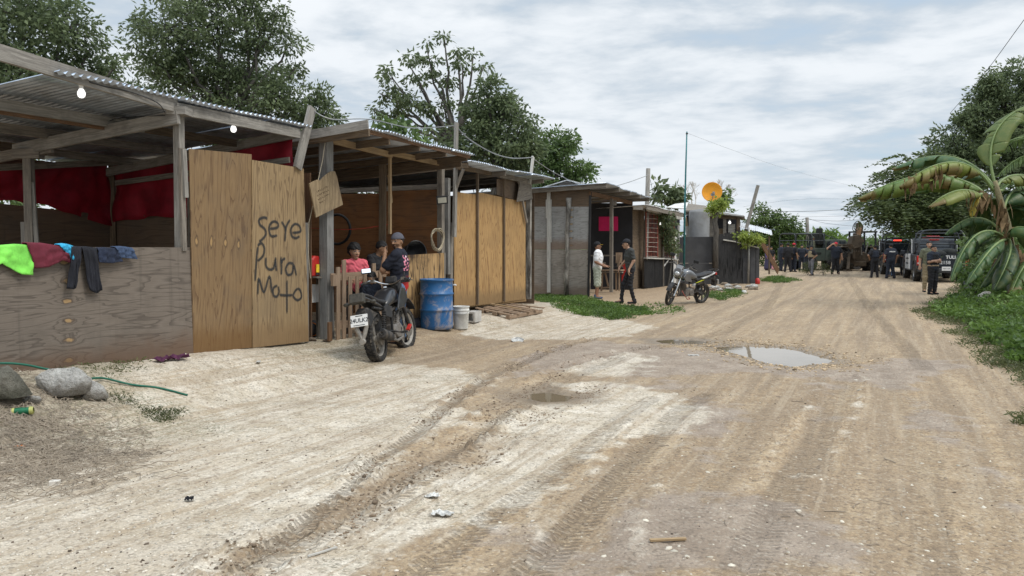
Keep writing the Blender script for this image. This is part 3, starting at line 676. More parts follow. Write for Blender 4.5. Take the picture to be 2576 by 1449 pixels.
# spray lettering on the second sheet
def spray():
    m, t, b = newmat('spray_paint')
    a = t.n('ShaderNodeAttribute', {'attribute_name': 'edge'}).outputs['Fac']
    nz = t.noise(t.n('ShaderNodeTexCoord').outputs['Object'], 60, 4, .7)
    al = t.math('MULTIPLY', t.ss(t.math('ADD', a, t.math('MULTIPLY', t.math('SUBTRACT', nz, .5), .35)), .06, .98), .80)
    b.inputs['Base Color'].default_value = (.028, .03, .033, 1); b.inputs['Roughness'].default_value = .9
    lk(t, al, b.inputs['Alpha'])
    strokes = [[(673, 550), (664, 547), (652, 553), (654, 565), (666, 576), (669, 589), (661, 601), (652, 608)],
               [(678, 576), (698, 572), (699, 562), (690, 557), (680, 564), (677, 579), (683, 594), (698, 592)],
               [(708, 557), (717, 572), (718, 581)], [(730, 552), (720, 572), (717, 608)],
               [(735, 586), (756, 582), (752, 567), (741, 564), (732, 576), (734, 593), (744, 599), (754, 594)],
               [(649, 620), (646, 643), (644, 674), (642, 708)], [(648, 618), (658, 612), (665, 624), (662, 643), (648, 657)],
               [(669, 647), (669, 667), (676, 677), (688, 675), (693, 652)], [(693, 647), (694, 665), (696, 682)],
               [(707, 645), (708, 677), (708, 691)], [(708, 662), (712, 653), (718, 650)],
               [(739, 664), (727, 662), (719, 676), (724, 691), (735, 687), (739, 667), (746, 694)],
               [(649, 742), (651, 701), (664, 735), (678, 695), (684, 738)],
               [(698, 718), (688, 725), (688, 742), (696, 746), (702, 735), (700, 720)],
               [(722, 704), (722, 742), (722, 789)], [(703, 742), (722, 743), (736, 742)],
               [(750, 725), (742, 733), (738, 745), (748, 755), (758, 748), (756, 732), (750, 725)]]
    V = []; F = []; E = []
    for st in strokes:
        st = [V3(*a_, 0) for a_ in st]
        # resample smooth
        pts = []
        for i in range(len(st)-1):
            p0 = st[max(i-1, 0)]; p1 = st[i]; p2 = st[i+1]; p3 = st[min(i+2, len(st)-1)]
            for k in range(6):
                s = k/6; pts.append(.5*((2*p1)+(p2-p0)*s+(2*p0-5*p1+4*p2-p3)*s*s+(3*p1-p0-3*p2+p3)*s**3))
        pts.append(st[-1])
        q = [WP(p.x, p.y, .0385) for p in pts]; base = len(V); n = len(q)
        for i in range(n):
            d = (q[min(i+1, n-1)]-q[max(i-1, 0)]).normalized(); sd = d.cross(WNRM); fade = min(1, (min(i, n-1-i)+1)/2.5)
            for w_, e in ((-.030, 0), (-.006, 1), (.006, 1), (.030, 0)):
                V.append(q[i]+sd*w_); E.append(e*fade)
        F += [[base+i*4+j, base+i*4+j+1, base+i*4+j+5, base+i*4+j+4] for i in range(n-1) for j in range(3)]
    V = [v+WNRM*(i % 7)*.0001 for i, v in enumerate(V)]
    o = mesh_obj('spray_lettering', V, F, 'spray_paint', attrs={'edge': ('FLOAT', 'POINT', E)})
    attach(o, s1); o['label'] = 'black spray-painted words sere para moto'
spray()
# posts
board(s1, 'post', 'weathered', WP(452, 640, -.08)-V3(0, 0, 1.3), WP(449, 276, -.08), .09, .09, up=WNRM)
board(s1, 'post_splint', 'old_beam', WP(463, 631, -.0), WP(455, 372, -.0), .07, .035, up=WNRM)
board(s1, 'post_splint', 'weathered', WP(468, 497, .03), WP(462, 375, .03), .06, .03, up=WNRM)
# eave beams
board(s1, 'eave_beam', 'weathered', WP(-160, 84, .0), WP(442, 267, .0), .05, .15)
board(s1, 'eave_beam', 'weathered', WP(440, 272, .01), WP(752, 336, .01), .05, .13)
part(s1, 'post_cap', 'weathered', lambda m: m.box(WP(452, 281, 0), (.22, .24, .09)))
# roof plane
zr = lambda off: 3.33+.095*off
for i, (off, a, b) in enumerate([(-1, 6.4, 12.2), (-2, 6.4, 12.3), (-3, 7.5, 12.4), (-3.9, 7, 12.5)]):
    board(s1, 'purlin', ['weathered', 'old_beam', 'brown_wood', 'brown_wood'][i], WL(a, off, zr(off)-.10), WL(b-1.9, off, zr(off)-.10), .045, .12)
    board(s1, 'purlin', ['brown_wood', 'old_beam', 'old_beam', 'brown_wood'][i], WL(b-2.3, off-.05, zr(off)-.10), WL(b, off-.05, zr(off)-.10), .045, .10)
board(s1, 'purlin_splice', 'red_wood', WL(8.2, -1.04, zr(-1)-.13), WL(10.1, -1.04, zr(-1)-.13), .045, .13)
yr = YW(440)
board(s1, 'rafter', 'weathered', WL(yr, .1, zr(0)-.2), WL(yr, -2.6, zr(-2.6)-.22), .05, .15)
board(s1, 'rafter', 'old_beam', WL(yr+.05, -2.0, zr(-2)-.26), WL(yr, -4.1, zr(-4)-.28), .05, .13)
board(s1, 'rafter', 'weathered', WL(YW(750), .0, zr(0)-.1), WL(YW(750), -4.0, zr(-4)-.2), .05, .13)
board(s1, 'rafter', 'old_beam', WL(6.9, .0, zr(0)-.12), WL(6.9, -4.0, zr(-4)-.2), .05, .13)
ip = WL(yr, -2.35, 0)
board(s1, 'post', 'old_beam', V3(ip.x, ip.y, .3), V3(ip.x, ip.y, zr(-2.35)-.28), .10, .10)
board(s1, 'post_splint', 'weathered', V3(ip.x-.09, ip.y-.02, .4), V3(ip.x-.08, ip.y-.02, 1.95), .05, .03)
board(s1, 'post_splint', 'weathered', V3(ip.x+.09, ip.y-.02, 1.6), V3(ip.x+.05, ip.y-.02, 2.45), .05, .03)
part(s1, 'post_cap', 'old_beam', lambda m: m.box(V3(ip.x, ip.y, zr(-2.35)-.3), (.34, .14, .12)))
corrug('roof_sheet', WL(8.3, .12, zr(.12)), WL(12.15, .12, zr(.12)), WL(8.3, -4.1, zr(-4.1)), None, seed=3)
for o in [o for o in COL.objects if o.name.startswith('roof_sheet') and o.parent is None]: attach(o, s1)
# second, lower run of roof over the back left
# back corner, back wall, side wall
def csheet(parent, name, mat, y0, s0, s1_, z0, z1, z0b=None, z1b=None, th=.012, flip=False):
    """sheet square to the row at depth y0, from s0 to s1 metres inward"""
    z0b = z0 if z0b is None else z0b; z1b = z1 if z1b is None else z1b
    return part(parent, name, mat, lambda m: m.panel(WL(y0, -s1_, z0b), WL(y0, -s0, z0), WL(y0, -s0, z1), WL(y0, -s1_, z1b), th, n=-WD))
ys = 12.05
board(s1, 'post', 'brown_wood', WL(ys, -3.6, .2), WL(ys, -3.6, 3.0), .09, .09)
board(s1, 'post', 'old_beam', WL(ys-.1, -1.9, .2), WL(ys-.1, -1.9, 2.6), .12, .05)
vsheet(s1, 'back_wall_sheet', 'ply_dim', 9.2, 12.1, .2, 2.30, -3.65, .2, 2.12)
csheet(s1, 'side_wall_sheet', 'ply_dim', ys+.02, 1.75, 3.6, .2, 2.12)
csheet(s1, 'side_wall_sheet', 'ply_dim', ys+.035, .1, 1.75, .2, 2.16)
board(s1, 'wall_rail', 'old_beam', WL(9.0, -3.5, 2.55), WL(12.0, -3.3, 2.95), .04, .09)
def tarp(name, pts_top, pts_bot, mat, parent, nx=26, ny=12, amp=.03, seed=1, thick=.003):
    rr = np.random.default_rng(seed); T = np.linspace(0, 1, nx); vs = []
    def samp(pts, t):
        k = t*(len(pts)-1); i = min(int(k), len(pts)-2); f = k-i; return V3(pts[i])*(1-f)+V3(pts[i+1])*f
    a, b = V3(pts_top[0]), V3(pts_top[-1]); n = (b-a).cross(V3(0, 0, 1)).normalized(); ph = rr.uniform(0, 6, 6)
    for j in range(ny):
        s = j/(ny-1)
        for t in T:
            p = samp(pts_top, t)*(1-s)+samp(pts_bot, t)*s
            d = amp*(math.sin(t*23+ph[0]+s*4)+.7*math.sin(t*51+ph[1]-s*5)+.6*math.sin(t*11+s*9+ph[2]))
            vs.append(p+n*d+V3(0, 0, .012*math.sin(t*31+ph[3])*(1 if j in (0, ny-1) else 0)))
    fs = [(j*nx+i, j*nx+i+1, (j+1)*nx+i+1, (j+1)*nx+i) for j in range(ny-1) for i in range(nx-1)]
    mb = MB(); mb.add(vs, fs, [[(0, 0)]*4]*len(fs)); o = mb.build(name, mat, None, smooth=True)
    so = o.modifiers.new('s', 'SOLIDIFY'); so.thickness = thick
    return attach(o, parent)
tarp('red_tarp', [WL(ys-.03, -s, zz_) for s, zz_ in ((3.55, 2.9), (2.4, 2.98), (1.2, 3.1), (.1, 3.2))], [WL(ys-.03, -s, zz_) for s, zz_ in ((3.55, 2.02), (2.6, 2.1), (1.2, 2.0), (.1, 2.2))], 'tarp_red', s1, amp=.03)
tarp('red_tarp', [WL(y, -3.6, zz_) for y, zz_ in ((9.6, 2.62), (10.4, 2.72), (11.3, 2.86), (12.0, 2.92))], [WL(y, -3.6, zz_) for y, zz_ in ((9.6, 2.22), (10.2, 2.28), (10.9, 2.24), (12.0, 1.95))], 'tarp_red', s1, amp=.035, seed=4)
board(s1, 'wall_rail', 'old_beam', WL(ys-.12, -3.4, 2.62), WL(ys-.12, -.1, 2.86), .03, .08)
# edge post and dark door board between the gate and the next bay
board(s1, 'edge_post', 'weathered', WP(772, 862, .0), WP(770, 560, .0), .05, .05)
board(s1, 'edge_board', 'red_wood', WP(776, 850, -.12), WP(773, 435, -.12), .12, .02, up=WD)
# leaning plank over the roof
tag(board(s1, 'x', 'weathered', V3(0, 0, 0), V3(0, 0, 1)), None); bpy.data.objects.remove(s1.children[-1])
mb = MB(); mb.beam(WP(748, 424, .05), WP(785, 271, .05), .14, .05, up=WNRM); tag(mb.build('leaning_plank', 'weathered'), 'grey plank leaning upright against the eave between the two roofs', 'plank')

def bulb(u, v, off, lab, drop=.0, grp=None, sc=1.0):
    p = WP(u, v, off)
    r = empty('light_bulb', p, label=lab, cat='light bulb'); r.scale = (sc*.85,)*3
    m = MB(); m.lathe([(0, .0), (.055, .0), (.055, -.012), (.03, -.022), (.024, -.05), (.024, -.075)], 18); m.build('socket', 'porcelain', r, auto=40)
    m = MB(); m.lathe([(.022, -.07), (.03, -.085), (.043, -.11), (.046, -.135), (.040, -.16), (.024, -.178), (0, -.184)], 20); m.build('glass', 'bulb', r, smooth=True)
    return r
bulb(204, 208, -.03, 'glowing round bulb under the eave beam, nearest and larger of the two shelter bulbs')
bulb(587, 304, -.03, 'glowing round bulb under the eave beam above the plywood gate', sc=.95)
def wirecurve(name, pts, r, mat, label=None, cat=None, group=None, parent=None, n=5):
    pp = []; pts = [V3(p) for p in pts]
    for i in range(len(pts)-1):
        p0 = pts[max(i-1, 0)]; p1 = pts[i]; p2 = pts[i+1]; p3 = pts[min(i+2, len(pts)-1)]
        for k in range(5):
            s = k/5; pp.append(.5*((2*p1)+(p2-p0)*s+(2*p0-5*p1+4*p2-p3)*s*s+(3*p1-p0-3*p2+p3)*s**3))
    pp.append(pts[-1]); m = MB(); m.tube(pp, r, n); o = m.build(name, mat, None, smooth=True)
    if parent: attach(o, parent)
    else: tag(o, label, cat, group)
    return o
wirecurve('power_cable', [WP(225, 206, .04), WP(265, 218, .03), WP(330, 232, .04), WP(395, 258, .05), WP(415, 283, .03)], .006, 'cable', parent=s1)
wirecurve('power_cable', [WP(415, 290, -.1), PX(285, 300, yr), PX(270, 325, yr), PX(215, 333, yr), PX(150, 342, yr), PX(125, 362, yr), PX(122, 372, yr)], .006, 'cable', parent=s1)
wirecurve('hanging_string', [WP(757, 352, -.1), WP(752, 400, -.1), WP(756, 440, -.15)], .004, 'rope', parent=s1)

# ================================================================ SHACK 2: tall awning bay with the drum
s2 = empty('awning_shack', WL(14, -1.6, .25), label='open-fronted middle shack with tall sheet metal awning on rough posts', cat='shack')
board(s2, 'post', 'grey_post', WP(823, 868, .0), WP(820, 344, .0), .17, .14, up=WNRM)
board(s2, 'front_beam', 'pine', WP(836, 353, .02), WP(985, 390, .05), .04, .10)
board(s2, 'front_beam', 'pine', WP(975, 383, .04), WP(1118, 414, .02), .04, .09)
board(s2, 'post', 'old_beam', WP(1109, 640, -.02), WP(1109, 414, -.02), .12, .1, up=WNRM)
board(s2, 'post', 'grey_post', WP(1125, 690, .0), WP(1125, 448, .0), .1, .09, up=WNRM)
board(s2, 'tall_board', 'weathered', WP(1143, 596, .12), WP(1148, 308, .12), .10, .05, up=WNRM)
board(s2, 'post', 'old_beam', WP(1131, 735, .0), WP(1133, 560, .0), .11, .09, up=WNRM)
board(s2, 'stud', 'pine', WP(981, 588, -.1), WP(981, 385, .03), .055, .04, up=WNRM)
board(s2, 'stud', 'pine', WP(984, 510, -.07), WP(978, 440, -.05), .06, .03, up=WNRM)
ipp = WL(14.0, -1.9, 0); board(s2, 'inner_post', 'brown_wood', PX(962, 640, 15.2), PX(963, 410, 15.2), .12, .12)
z2 = lambda off: 3.28+.115*off
A = WL(12.35, .72, z2(.72)); B = WL(16.0, .72, z2(.72)-.04); Cc = WL(12.35, -3.9, z2(-3.9)+.2)
rs = corrug('roof_sheet', A, B, Cc, None, seed=9)
for o in rs: attach(o, s2)
for i, y in enumerate((12.4, 13.3, 14.2, 15.1, 15.9)):
    board(s2, 'rafter', 'brown_wood', WL(y, .66 if i else .9, z2(.6)-.09), WL(y, -3.8, z2(-3.8)+.1), .045, .11)
board(s2, 'fascia', 'old_beam', WP(786, 333, .30), WP(890, 322, .95), .03, .12) if False else board(s2, 'fascia', 'weathered', WL(12.3, -.6, z2(-.5)-.02), WL(12.3, .95, z2(.9)-.03), .03, .13)
board(s2, 'eave_batten', 'red_wood', WL(12.35, .66, z2(.66)-.03), WL(16.0, .66, z2(.66)-.07), .03, .06)
board(s2, 'end_beam', 'brown_wood', WL(15.98, .5, z2(.5)-.16), WL(15.98, -3.6, z2(-3.6)+.0), .05, .14)
csheet(s2, 'partition_sheet', 'ply_red', 16.3, .15, 1.5, .15, 2.72); csheet(s2, 'partition_sheet', 'ply_red', 16.32, 1.5, 3.9, .15, 2.68)
vsheet(s2, 'back_wall_sheet', 'ply_dim', 12.2, 16.3, .1, 2.5, -3.7)
board(s2, 'wall_plate', 'old_beam', WL(16.26, -.1, 2.78), WL(16.26, -3.7, 2.72), .05, .09)
# pallet fence
def Z4(x, y): return ((1050+x/2.635)*.7015, (800+y/2.635)*.7015)
pf = empty('picket_fence', WP(850, 850, .12), label='short fence of reused pallet slats across the open bay, behind the dirt bike', cat='fence')
FO = .18
for x, tp, bt, wd in ((428, 415, 1120, 34), (483, 348, 1128, 34), (541, 505, 1112, 32), (609, 500, 1082, 28), (683, 440, 1060, 34), (765, 380, 1050, 32), (827, 455, 1040, 30)):
    a = Z4(x, bt); b = Z4(x, tp); part(pf, 'picket', 'pallet_wood', lambda m: m.beam(WP(*a, FO+.02), WP(*b, FO+.02), wd/2.635*.7015*WP(*a, FO).y/FPX*1.75, .02, up=WNRM))
for (xa, ya, xb, yb) in ((358, 512, 880, 476), (405, 960, 880, 930)):
    a = Z4(xa, ya); b = Z4(xb, yb); board(pf, 'rail', 'pallet_wood', WP(*a, FO), WP(*b, FO), .02, .11)
board(pf, 'end_block', 'pallet_wood', WP(*Z4(388, 595), FO+.03), WP(*Z4(390, 487), FO+.03), .10, .04, up=WNRM)
board(pf, 'end_block', 'red_wood', WP(*Z4(350, 1115), .25), WP(*Z4(349, 935), .25), .085, .03, up=WNRM)
# scorched half sheet
bs = empty('scorched_panel', WP(1068, 800, .1), label='waist-high scorched yellow plywood panel behind the blue drum', cat='panel')
part(bs, 'sheet', 'ply_burnt', lambda m: m.panel(WP(1028, 826, .14), WP(1118, 800, .14), WP(1117, 636, .14), WP(1020, 642, .14), .014, n=WNRM))
part(bs, 'batten', 'old_beam', lambda m: m.beam(WP(1117, 800, .12), WP(1117, 636, .12), .05, .04, up=WNRM))

# ================================================================ SHACK 3: light plywood front
s3 = empty('light_plywood_shack', WL(18.5, -1.6, .25), label='shack with three new light plywood sheets in front, beside the pallets', cat='shack')
for (ua, ub, ta, tb, ba, bb) in ((1143, 1201, 482, 490, 772, 768), (1202, 1268, 483, 497, 768, 760), (1269, 1322, 498, 508, 760, 752)):
    part(s3, 'wall_sheet', 'ply_new', lambda m: m.panel(WP(ua, ba, .02), WP(ub, bb, .02), WP(ub, tb, .02), WP(ua, ta, .02), .014, n=WNRM))
part(s3, 'wall_sheet', 'ply_new', lambda m: m.panel(WP(1145, 776, .0), WP(1324, 758, .0), WP(1322, 740, .0), WP(1145, 750, .0), .01, n=WNRM))
for u, t_, b_ in ((1201, 424, 766), (1268, 446, 758)): board(s3, 'stud', 'brown_wood', WP(u, b_, .05), WP(u, t_, .05), .05, .045, up=WNRM)
board(s3, 'corner_post', 'bark_pole', WP(1330, 752, .03), WP(1331, 452, .03), .11, .10, up=WNRM)
board(s3, 'tall_board', 'bleached', WP(1333, 462, .12), WP(1341, 394, .12), .10, .04, up=WNRM)
board(s3, 'brace', 'old_beam', WP(1325, 560, .08), WP(1305, 455, .08), .07, .04, up=WNRM)
board(s3, 'brace', 'old_beam', WP(1143, 485, .08), WP(1166, 425, .3), .06, .04, up=WNRM)
board(s3, 'eave_beam', 'brown_wood', WP(1150, 418, .06), WP(1262, 438, .06), .05, .13); board(s3, 'eave_beam', 'old_beam', WP(1255, 440, .07), WP(1332, 456, .07), .05, .12)
part(s3, 'gable_board', 'ply_dim', lambda m: m.panel(WP(1250, 490, -.02), WP(1336, 515, -.02), WP(1336, 455, -.02), WP(1250, 450, -.02), .012, n=WNRM))
part(s3, 'gable_board', 'old_beam', lambda m: m.panel(WP(1300, 508, .10), WP(1340, 500, .10), WP(1334, 452, .10), WP(1308, 455, .10), .012, n=WNRM))
z3 = lambda off: 3.22+.06*off
rs = corrug('roof_sheet', WL(16.4, .5, z3(.5)), WL(20.9, .5, z3(.5)-.0), WL(16.4, -4, z3(-4)), None, seed=5)
for o in rs: attach(o, s3)
board(s3, 'end_rafter', 'brown_wood', WL(16.45, .4, z3(.4)-.06), WL(16.45, -4, z3(-4)-.08), .045, .10)
for y in (18.2, 20.4): board(s3, 'rafter', 'old_beam', WL(y, .4, z3(.4)-.07), WL(y, -4, z3(-4)-.08), .045, .10)
csheet(s3, 'side_wall_sheet', 'ply_dim', 20.8, .0, 3.9, .1, 2.9); vsheet(s3, 'back_wall_sheet', 'ply_dim', 16.3, 20.8, .1, 2.9, -3.9)
# wires strung over the roofs
wirecurve('power_cable', [WP(788, 278, .05), WP(835, 300, .3), WP(930, 300, .3), WP(1040, 322, .2), WP(1142, 316, .12)], .009, 'wire', 'grey cable strung from the leaning plank to the tall board', 'cable', 'cables over the shacks')
wirecurve('power_cable', [WP(1148, 318, .12), WP(1180, 350, .2), WP(1240, 385, .2), WP(1290, 398, .2), WP(1340, 396, .12)], .012, 'wire', 'thick sagging cable between the two tall boards over the corrugated eaves', 'cable', 'cables over the shacks')
wirecurve('power_cable', [WP(1342, 400, .12), WP(1390, 432, -.4), WP(1450, 462, -1)], .010, 'wire', 'cable running down from the far tall board towards the grey hut roof', 'cable', 'cables over the shacks')
# ================================================================ VEGETATION
leafmat('leaf_dark', (.036, .056, .024), (.20, .25, .12), .32); leafmat('leaf_mid', (.034, .065, .018), (.16, .23, .07), .3)
leafmat('leaf_feather', (.026, .044, .015), (.14, .18, .065), .3); leafmat('leaf_bright', (.05, .10, .02), (.20, .30, .07), .35)
leafmat('leaf_lime', (.13, .19, .03), (.36, .42, .10), .4); leafmat('leaf_ground', (.030, .062, .016), (.155, .25, .05), .3); leafmat('leaf_verge', (.05, .06, .025), (.14, .16, .06), .3)
wood('bark', (.06, .053, .046), (.175, .16, .14), grain=9); wood('bark_dark', (.045, .04, .035), (.13, .115, .10), grain=9)
def leaf_arrays(C, D, L, Wd, rng, fold=.25):
    """C centres, D directions (unit), L length, Wd width -> rhombic folded leaves, 4 verts, 2 tris"""
    n = len(C); rnd = rng.normal(0, 1, (n, 3)); S = np.cross(D, rnd); S /= np.linalg.norm(S, axis=1, keepdims=True)+1e-9
    U = np.cross(S, D)
    L = L[:, None]; Wd = Wd[:, None]
    a = C; tip = C+D*L; mid = C+D*L*.45-U*Wd*fold
    V = np.stack([a, mid+S*Wd*.5+U*Wd*fold*1.6, tip, mid-S*Wd*.5+U*Wd*fold*1.6], 1)
    return V.reshape(-1, 3)
def leaf_mesh(name, V, tone, mat, parent=None):
    n = len(V)//4; b = np.arange(n)*4
    F = np.concatenate([np.stack([b, b+1, b+2], 1), np.stack([b, b+2, b+3], 1)])
    return mesh_obj(name, V, F, mat, parent, attrs={'tone': ('FLOAT', 'POINT', np.repeat(np.clip(tone, 0, 1), 4))})
def crown(name, blobs, parent, mat, leafL=.13, leafW=.05, dens=1.0, cr=.38, per=60, seed=1, droop=.35, feather=0, hole=.0):
    rng = np.random.default_rng(seed); VV = []; TT = []; cl = []
    for c, r in blobs:
        n = max(3, int(dens*6.5*(r/cr)**2)); d = rng.normal(0, 1, (n, 3)); d /= np.linalg.norm(d, axis=1, keepdims=True)
        rad = r*np.clip(rng.random(n)**.42, .15, 1)*rng.uniform(.85, 1.12, n)
        p = np.array(c)+d*rad[:, None]*np.array([1, 1, .85]); keep = rng.random(n) > hole; p = p[keep]; cl += [(q, np.array(c), r) for q in p]
    for q, c, r in cl:
        k = int(per*rng.uniform(.6, 1.3)); rr = cr*rng.uniform(.6, 1.15)
        off = rng.normal(0, 1, (k, 3)); off /= np.linalg.norm(off, axis=1, keepdims=True)+1e-9; off *= (rng.random((k, 1))**.5)*rr*np.array([1, 1, .62])
        P0 = q+off; out = off/rr*.9+(q-c)/r*.35+rng.normal(0, .45, (k, 3)); out[:, 2] -= droop
        out /= np.linalg.norm(out, axis=1, keepdims=True)+1e-9
        if feather:                                   # pinnate sprays: rows of leaflets along a drooping rachis
            ns = max(1, k//14); 
            for s_ in range(ns):
                o_ = q+rng.normal(0, rr*.5, 3); dd = (o_-c)/r+rng.normal(0, .5, 3); dd[2] = dd[2]*.3-.15; dd /= np.linalg.norm(dd); t = np.linspace(0, 1, 14)
                ln = feather*rng.uniform(.7, 1.2); base = o_+dd*ln*t[:, None]+np.array([0, 0, -1])*(t[:, None]**2)*ln*.35
                sd = np.cross(dd, [0, 0, 1.0]); sd /= np.linalg.norm(sd)+1e-9; sg = np.where(np.arange(14) % 2, 1, -1)[:, None]
                D = sd*sg+dd*.5+rng.normal(0, .2, (14, 3)); D /= np.linalg.norm(D, axis=1, keepdims=True)
                VV.append(leaf_arrays(base, D, np.full(14, leafL)*rng.uniform(.7, 1.1), np.full(14, leafW), rng)); TT.append(np.clip(rng.normal(.42, .2, 14), 0, 1))
        else:
            VV.append(leaf_arrays(P0, out, leafL*rng.uniform(.6, 1.2, k), leafW*rng.uniform(.7, 1.2, k), rng))
            TT.append(np.clip(rng.normal(.40, .22, k)+rng.normal(0, .13), 0, 1))
    return leaf_mesh(name, np.concatenate(VV), np.concatenate(TT), mat, parent), cl
def limb(mb, a, b, r0, r1, seg=5, wig=.12, n=6):
    a = V3(a); b = V3(b); L = (b-a).length; pts = []
    for i in range(seg+1):
        t = i/seg; j = V3(random.uniform(-1, 1), random.uniform(-1, 1), random.uniform(-1, 1))*(wig*L*.3*math.sin(math.pi*t)); pts.append(a.lerp(b, t)+j)
    mb.tube(pts, [r0+(r1-r0)*i/seg for i in range(seg+1)], n); return pts
def tree(name, base, fork, blobs, label, mat='leaf_dark', bark='bark', tr=.16, group=None, cat='tree', twigs=.3, cmul=1.0, **kw):
    """base: ground point; fork: where the limbs leave the trunk; blobs in px: (u, v, r_px, Y)"""
    base = V3(base); fork = V3(fork); root = empty(name, base, label=label, cat=cat, group=group)
    bl = [(tuple(P(u, v, Y)), r*Y/FPX) for u, v, r, Y in blobs]
    o, cl = crown('crown', bl, None, mat, **kw); attach(o, root)
    mb = MB(); limb(mb, base-V3(0, 0, .1), fork, tr, tr*.7, 6, .08, 9)
    for c, r in bl: 
        limb(mb, fork, c, tr*.5, tr*.14, 6, .16)
    for q, c, r in cl:
        if random.random() < twigs: limb(mb, c, q, tr*.12, tr*.03, 3, .12, 4)
    t = mb.build('trunk', bark, None, smooth=True); attach(t, root)
    return root
def gp(u, Y, z=None):
    p = P(u, 612, Y); return V3(p.x, Y, gzf(p.x, Y) if z is None else z)
tree('broadleaf_tree', gp(40, 17.5), P(60, 380, 17.5), [(50, 40, 130, 17), (165, 70, 85, 17.5), (40, 210, 130, 17), (165, 200, 95, 18), (255, 205, 60, 18.5), (30, 370, 110, 16.5), (-90, 120, 140, 17), (-60, 320, 120, 17), (290, 170, 28, 18), (225, 125, 30, 18)],
     'dense dark green tree rising behind the left end of the plywood shelter', seed=11, dens=1.15, leafL=.13, leafW=.055)
tree('broadleaf_tree', gp(600, 23), P(590, 330, 23), [(420, 70, 105, 22), (545, 60, 115, 23), (655, 75, 70, 23), (380, 150, 75, 22), (480, 190, 120, 23), (610, 200, 125, 24), (705, 250, 90, 23), (790, 285, 60, 23), (838, 292, 22, 23), (725, 110, 36, 23), (690, 40, 36, 23), (450, 290, 90, 22), (600, 310, 90, 23), (750, 330, 50, 24), (500, -40, 100, 23), (620, -30, 60, 23), (330, 240, 50, 21), (340, 310, 60, 21), (745, 170, 30, 23), (800, 250, 34, 23), (770, 320, 50, 23), (560, 380, 90, 23)],
     'huge spreading grey-green tree behind the shelter roof, reaching above the frame', seed=12, dens=1.1, leafL=.14, leafW=.058, per=54, tr=.15, hole=.05, twigs=.4)
tree('open_tree', gp(1165, 25), P(1150, 370, 25), [(1072, 115, 26, 25), (1118, 97, 9, 25), (1030, 165, 36, 25), (990, 200, 38, 25), (955, 235, 36, 25), (940, 275, 28, 25), (1000, 255, 42, 25), (1050, 205, 40, 25), (1085, 160, 34, 25), (1120, 200, 36, 25), (1165, 165, 28, 25), (1190, 140, 14, 25), (1217, 165, 9, 25), (1150, 130, 15, 25), (1060, 270, 45, 25), (1110, 260, 40, 25), (1010, 290, 28, 25), (1095, 320, 45, 25)],
     'tall open tree with bare forked limbs and clumped leaves against the sky', seed=13, dens=.45, cr=.28, per=30, leafL=.18, leafW=.07, tr=.13, droop=.7, hole=.15, twigs=.7)
tree('broadleaf_tree', gp(1250, 24), P(1245, 390, 24), [(1225, 235, 45, 24), (1272, 245, 38, 24), (1195, 290, 50, 24), (1255, 300, 62, 24), (1300, 290, 30, 24), (1330, 305, 24, 24), (1200, 355, 65, 24), (1280, 365, 70, 24), (1150, 370, 50, 24), (1325, 350, 40, 24), (1300, 410, 50, 24), (1345, 390, 30, 24)],
     'rounded dark green tree standing beside the tall open tree', seed=14, dens=1.05, leafL=.16, leafW=.065)
tree('broadleaf_tree', gp(1390, 29), P(1390, 470, 29), [(1375, 355, 40, 29), (1425, 360, 32, 29), (1350, 400, 45, 29), (1400, 410, 60, 29), (1450, 430, 38, 29), (1478, 440, 16, 29), (1370, 460, 50, 29), (1445, 462, 30, 29)],
     'bushy green tree right behind the end of the corrugated roofs', mat='leaf_mid', seed=15, dens=1.05, leafL=.17, leafW=.07)
tree('umbrella_leaf_tree', gp(985, 21), P(985, 360, 21), [(985, 315, 22, 21), (960, 335, 26, 21), (1015, 330, 24, 21), (1000, 355, 30, 21), (950, 360, 24, 21), (1040, 350, 30, 21), (905, 345, 25, 21)],
     'small large-leaved sapling poking up behind the awning roof', mat='leaf_mid', seed=16, dens=.7, cr=.32, per=16, leafL=.30, leafW=.14, tr=.05, droop=.6)
def hedge(name, pts, label, mat, seed, cat='bush', **kw):
    root = empty(name, gp(pts[0][0], pts[0][3]), label=label, cat=cat)
    bl = [(tuple(P(u, v, Y)), r*Y/FPX) for u, v, r, Y in pts]; o, cl = crown('foliage', bl, None, mat, seed=seed, **kw); attach(o, root)
    mb = MB()
    for c, r in bl: g_ = gzf(c[0], c[1]); limb(mb, (c[0]+random.uniform(-.2, .2), c[1], g_-.05), c, .03, .012, 5, .2, 5)
    attach(mb.build('stems', 'bark_dark', None), root); return root
hedge('bush', [(15, 470, 70, 15), (40, 560, 75, 14.5), (-40, 520, 80, 14), (75, 610, 60, 14), (10, 640, 70, 14)], 'leafy bush seen through the left opening of the shelter', 'leaf_mid', 31, dens=1.1, per=45)
hedge('bush', [(780, 440, 60, 22), (850, 455, 60, 22), (930, 450, 60, 22), (1010, 440, 50, 22), (820, 520, 80, 22), (930, 520, 80, 22)], 'green thicket behind the middle shack, showing between its two roofs', 'leaf_mid', 32, dens=.9, per=40)
hedge('bush', [(1250, 440, 60, 27), (1320, 450, 50, 27), (1180, 420, 50, 27)], 'dark undergrowth showing over the roof of the light plywood shack', 'leaf_dark', 33, dens=.9, per=40)
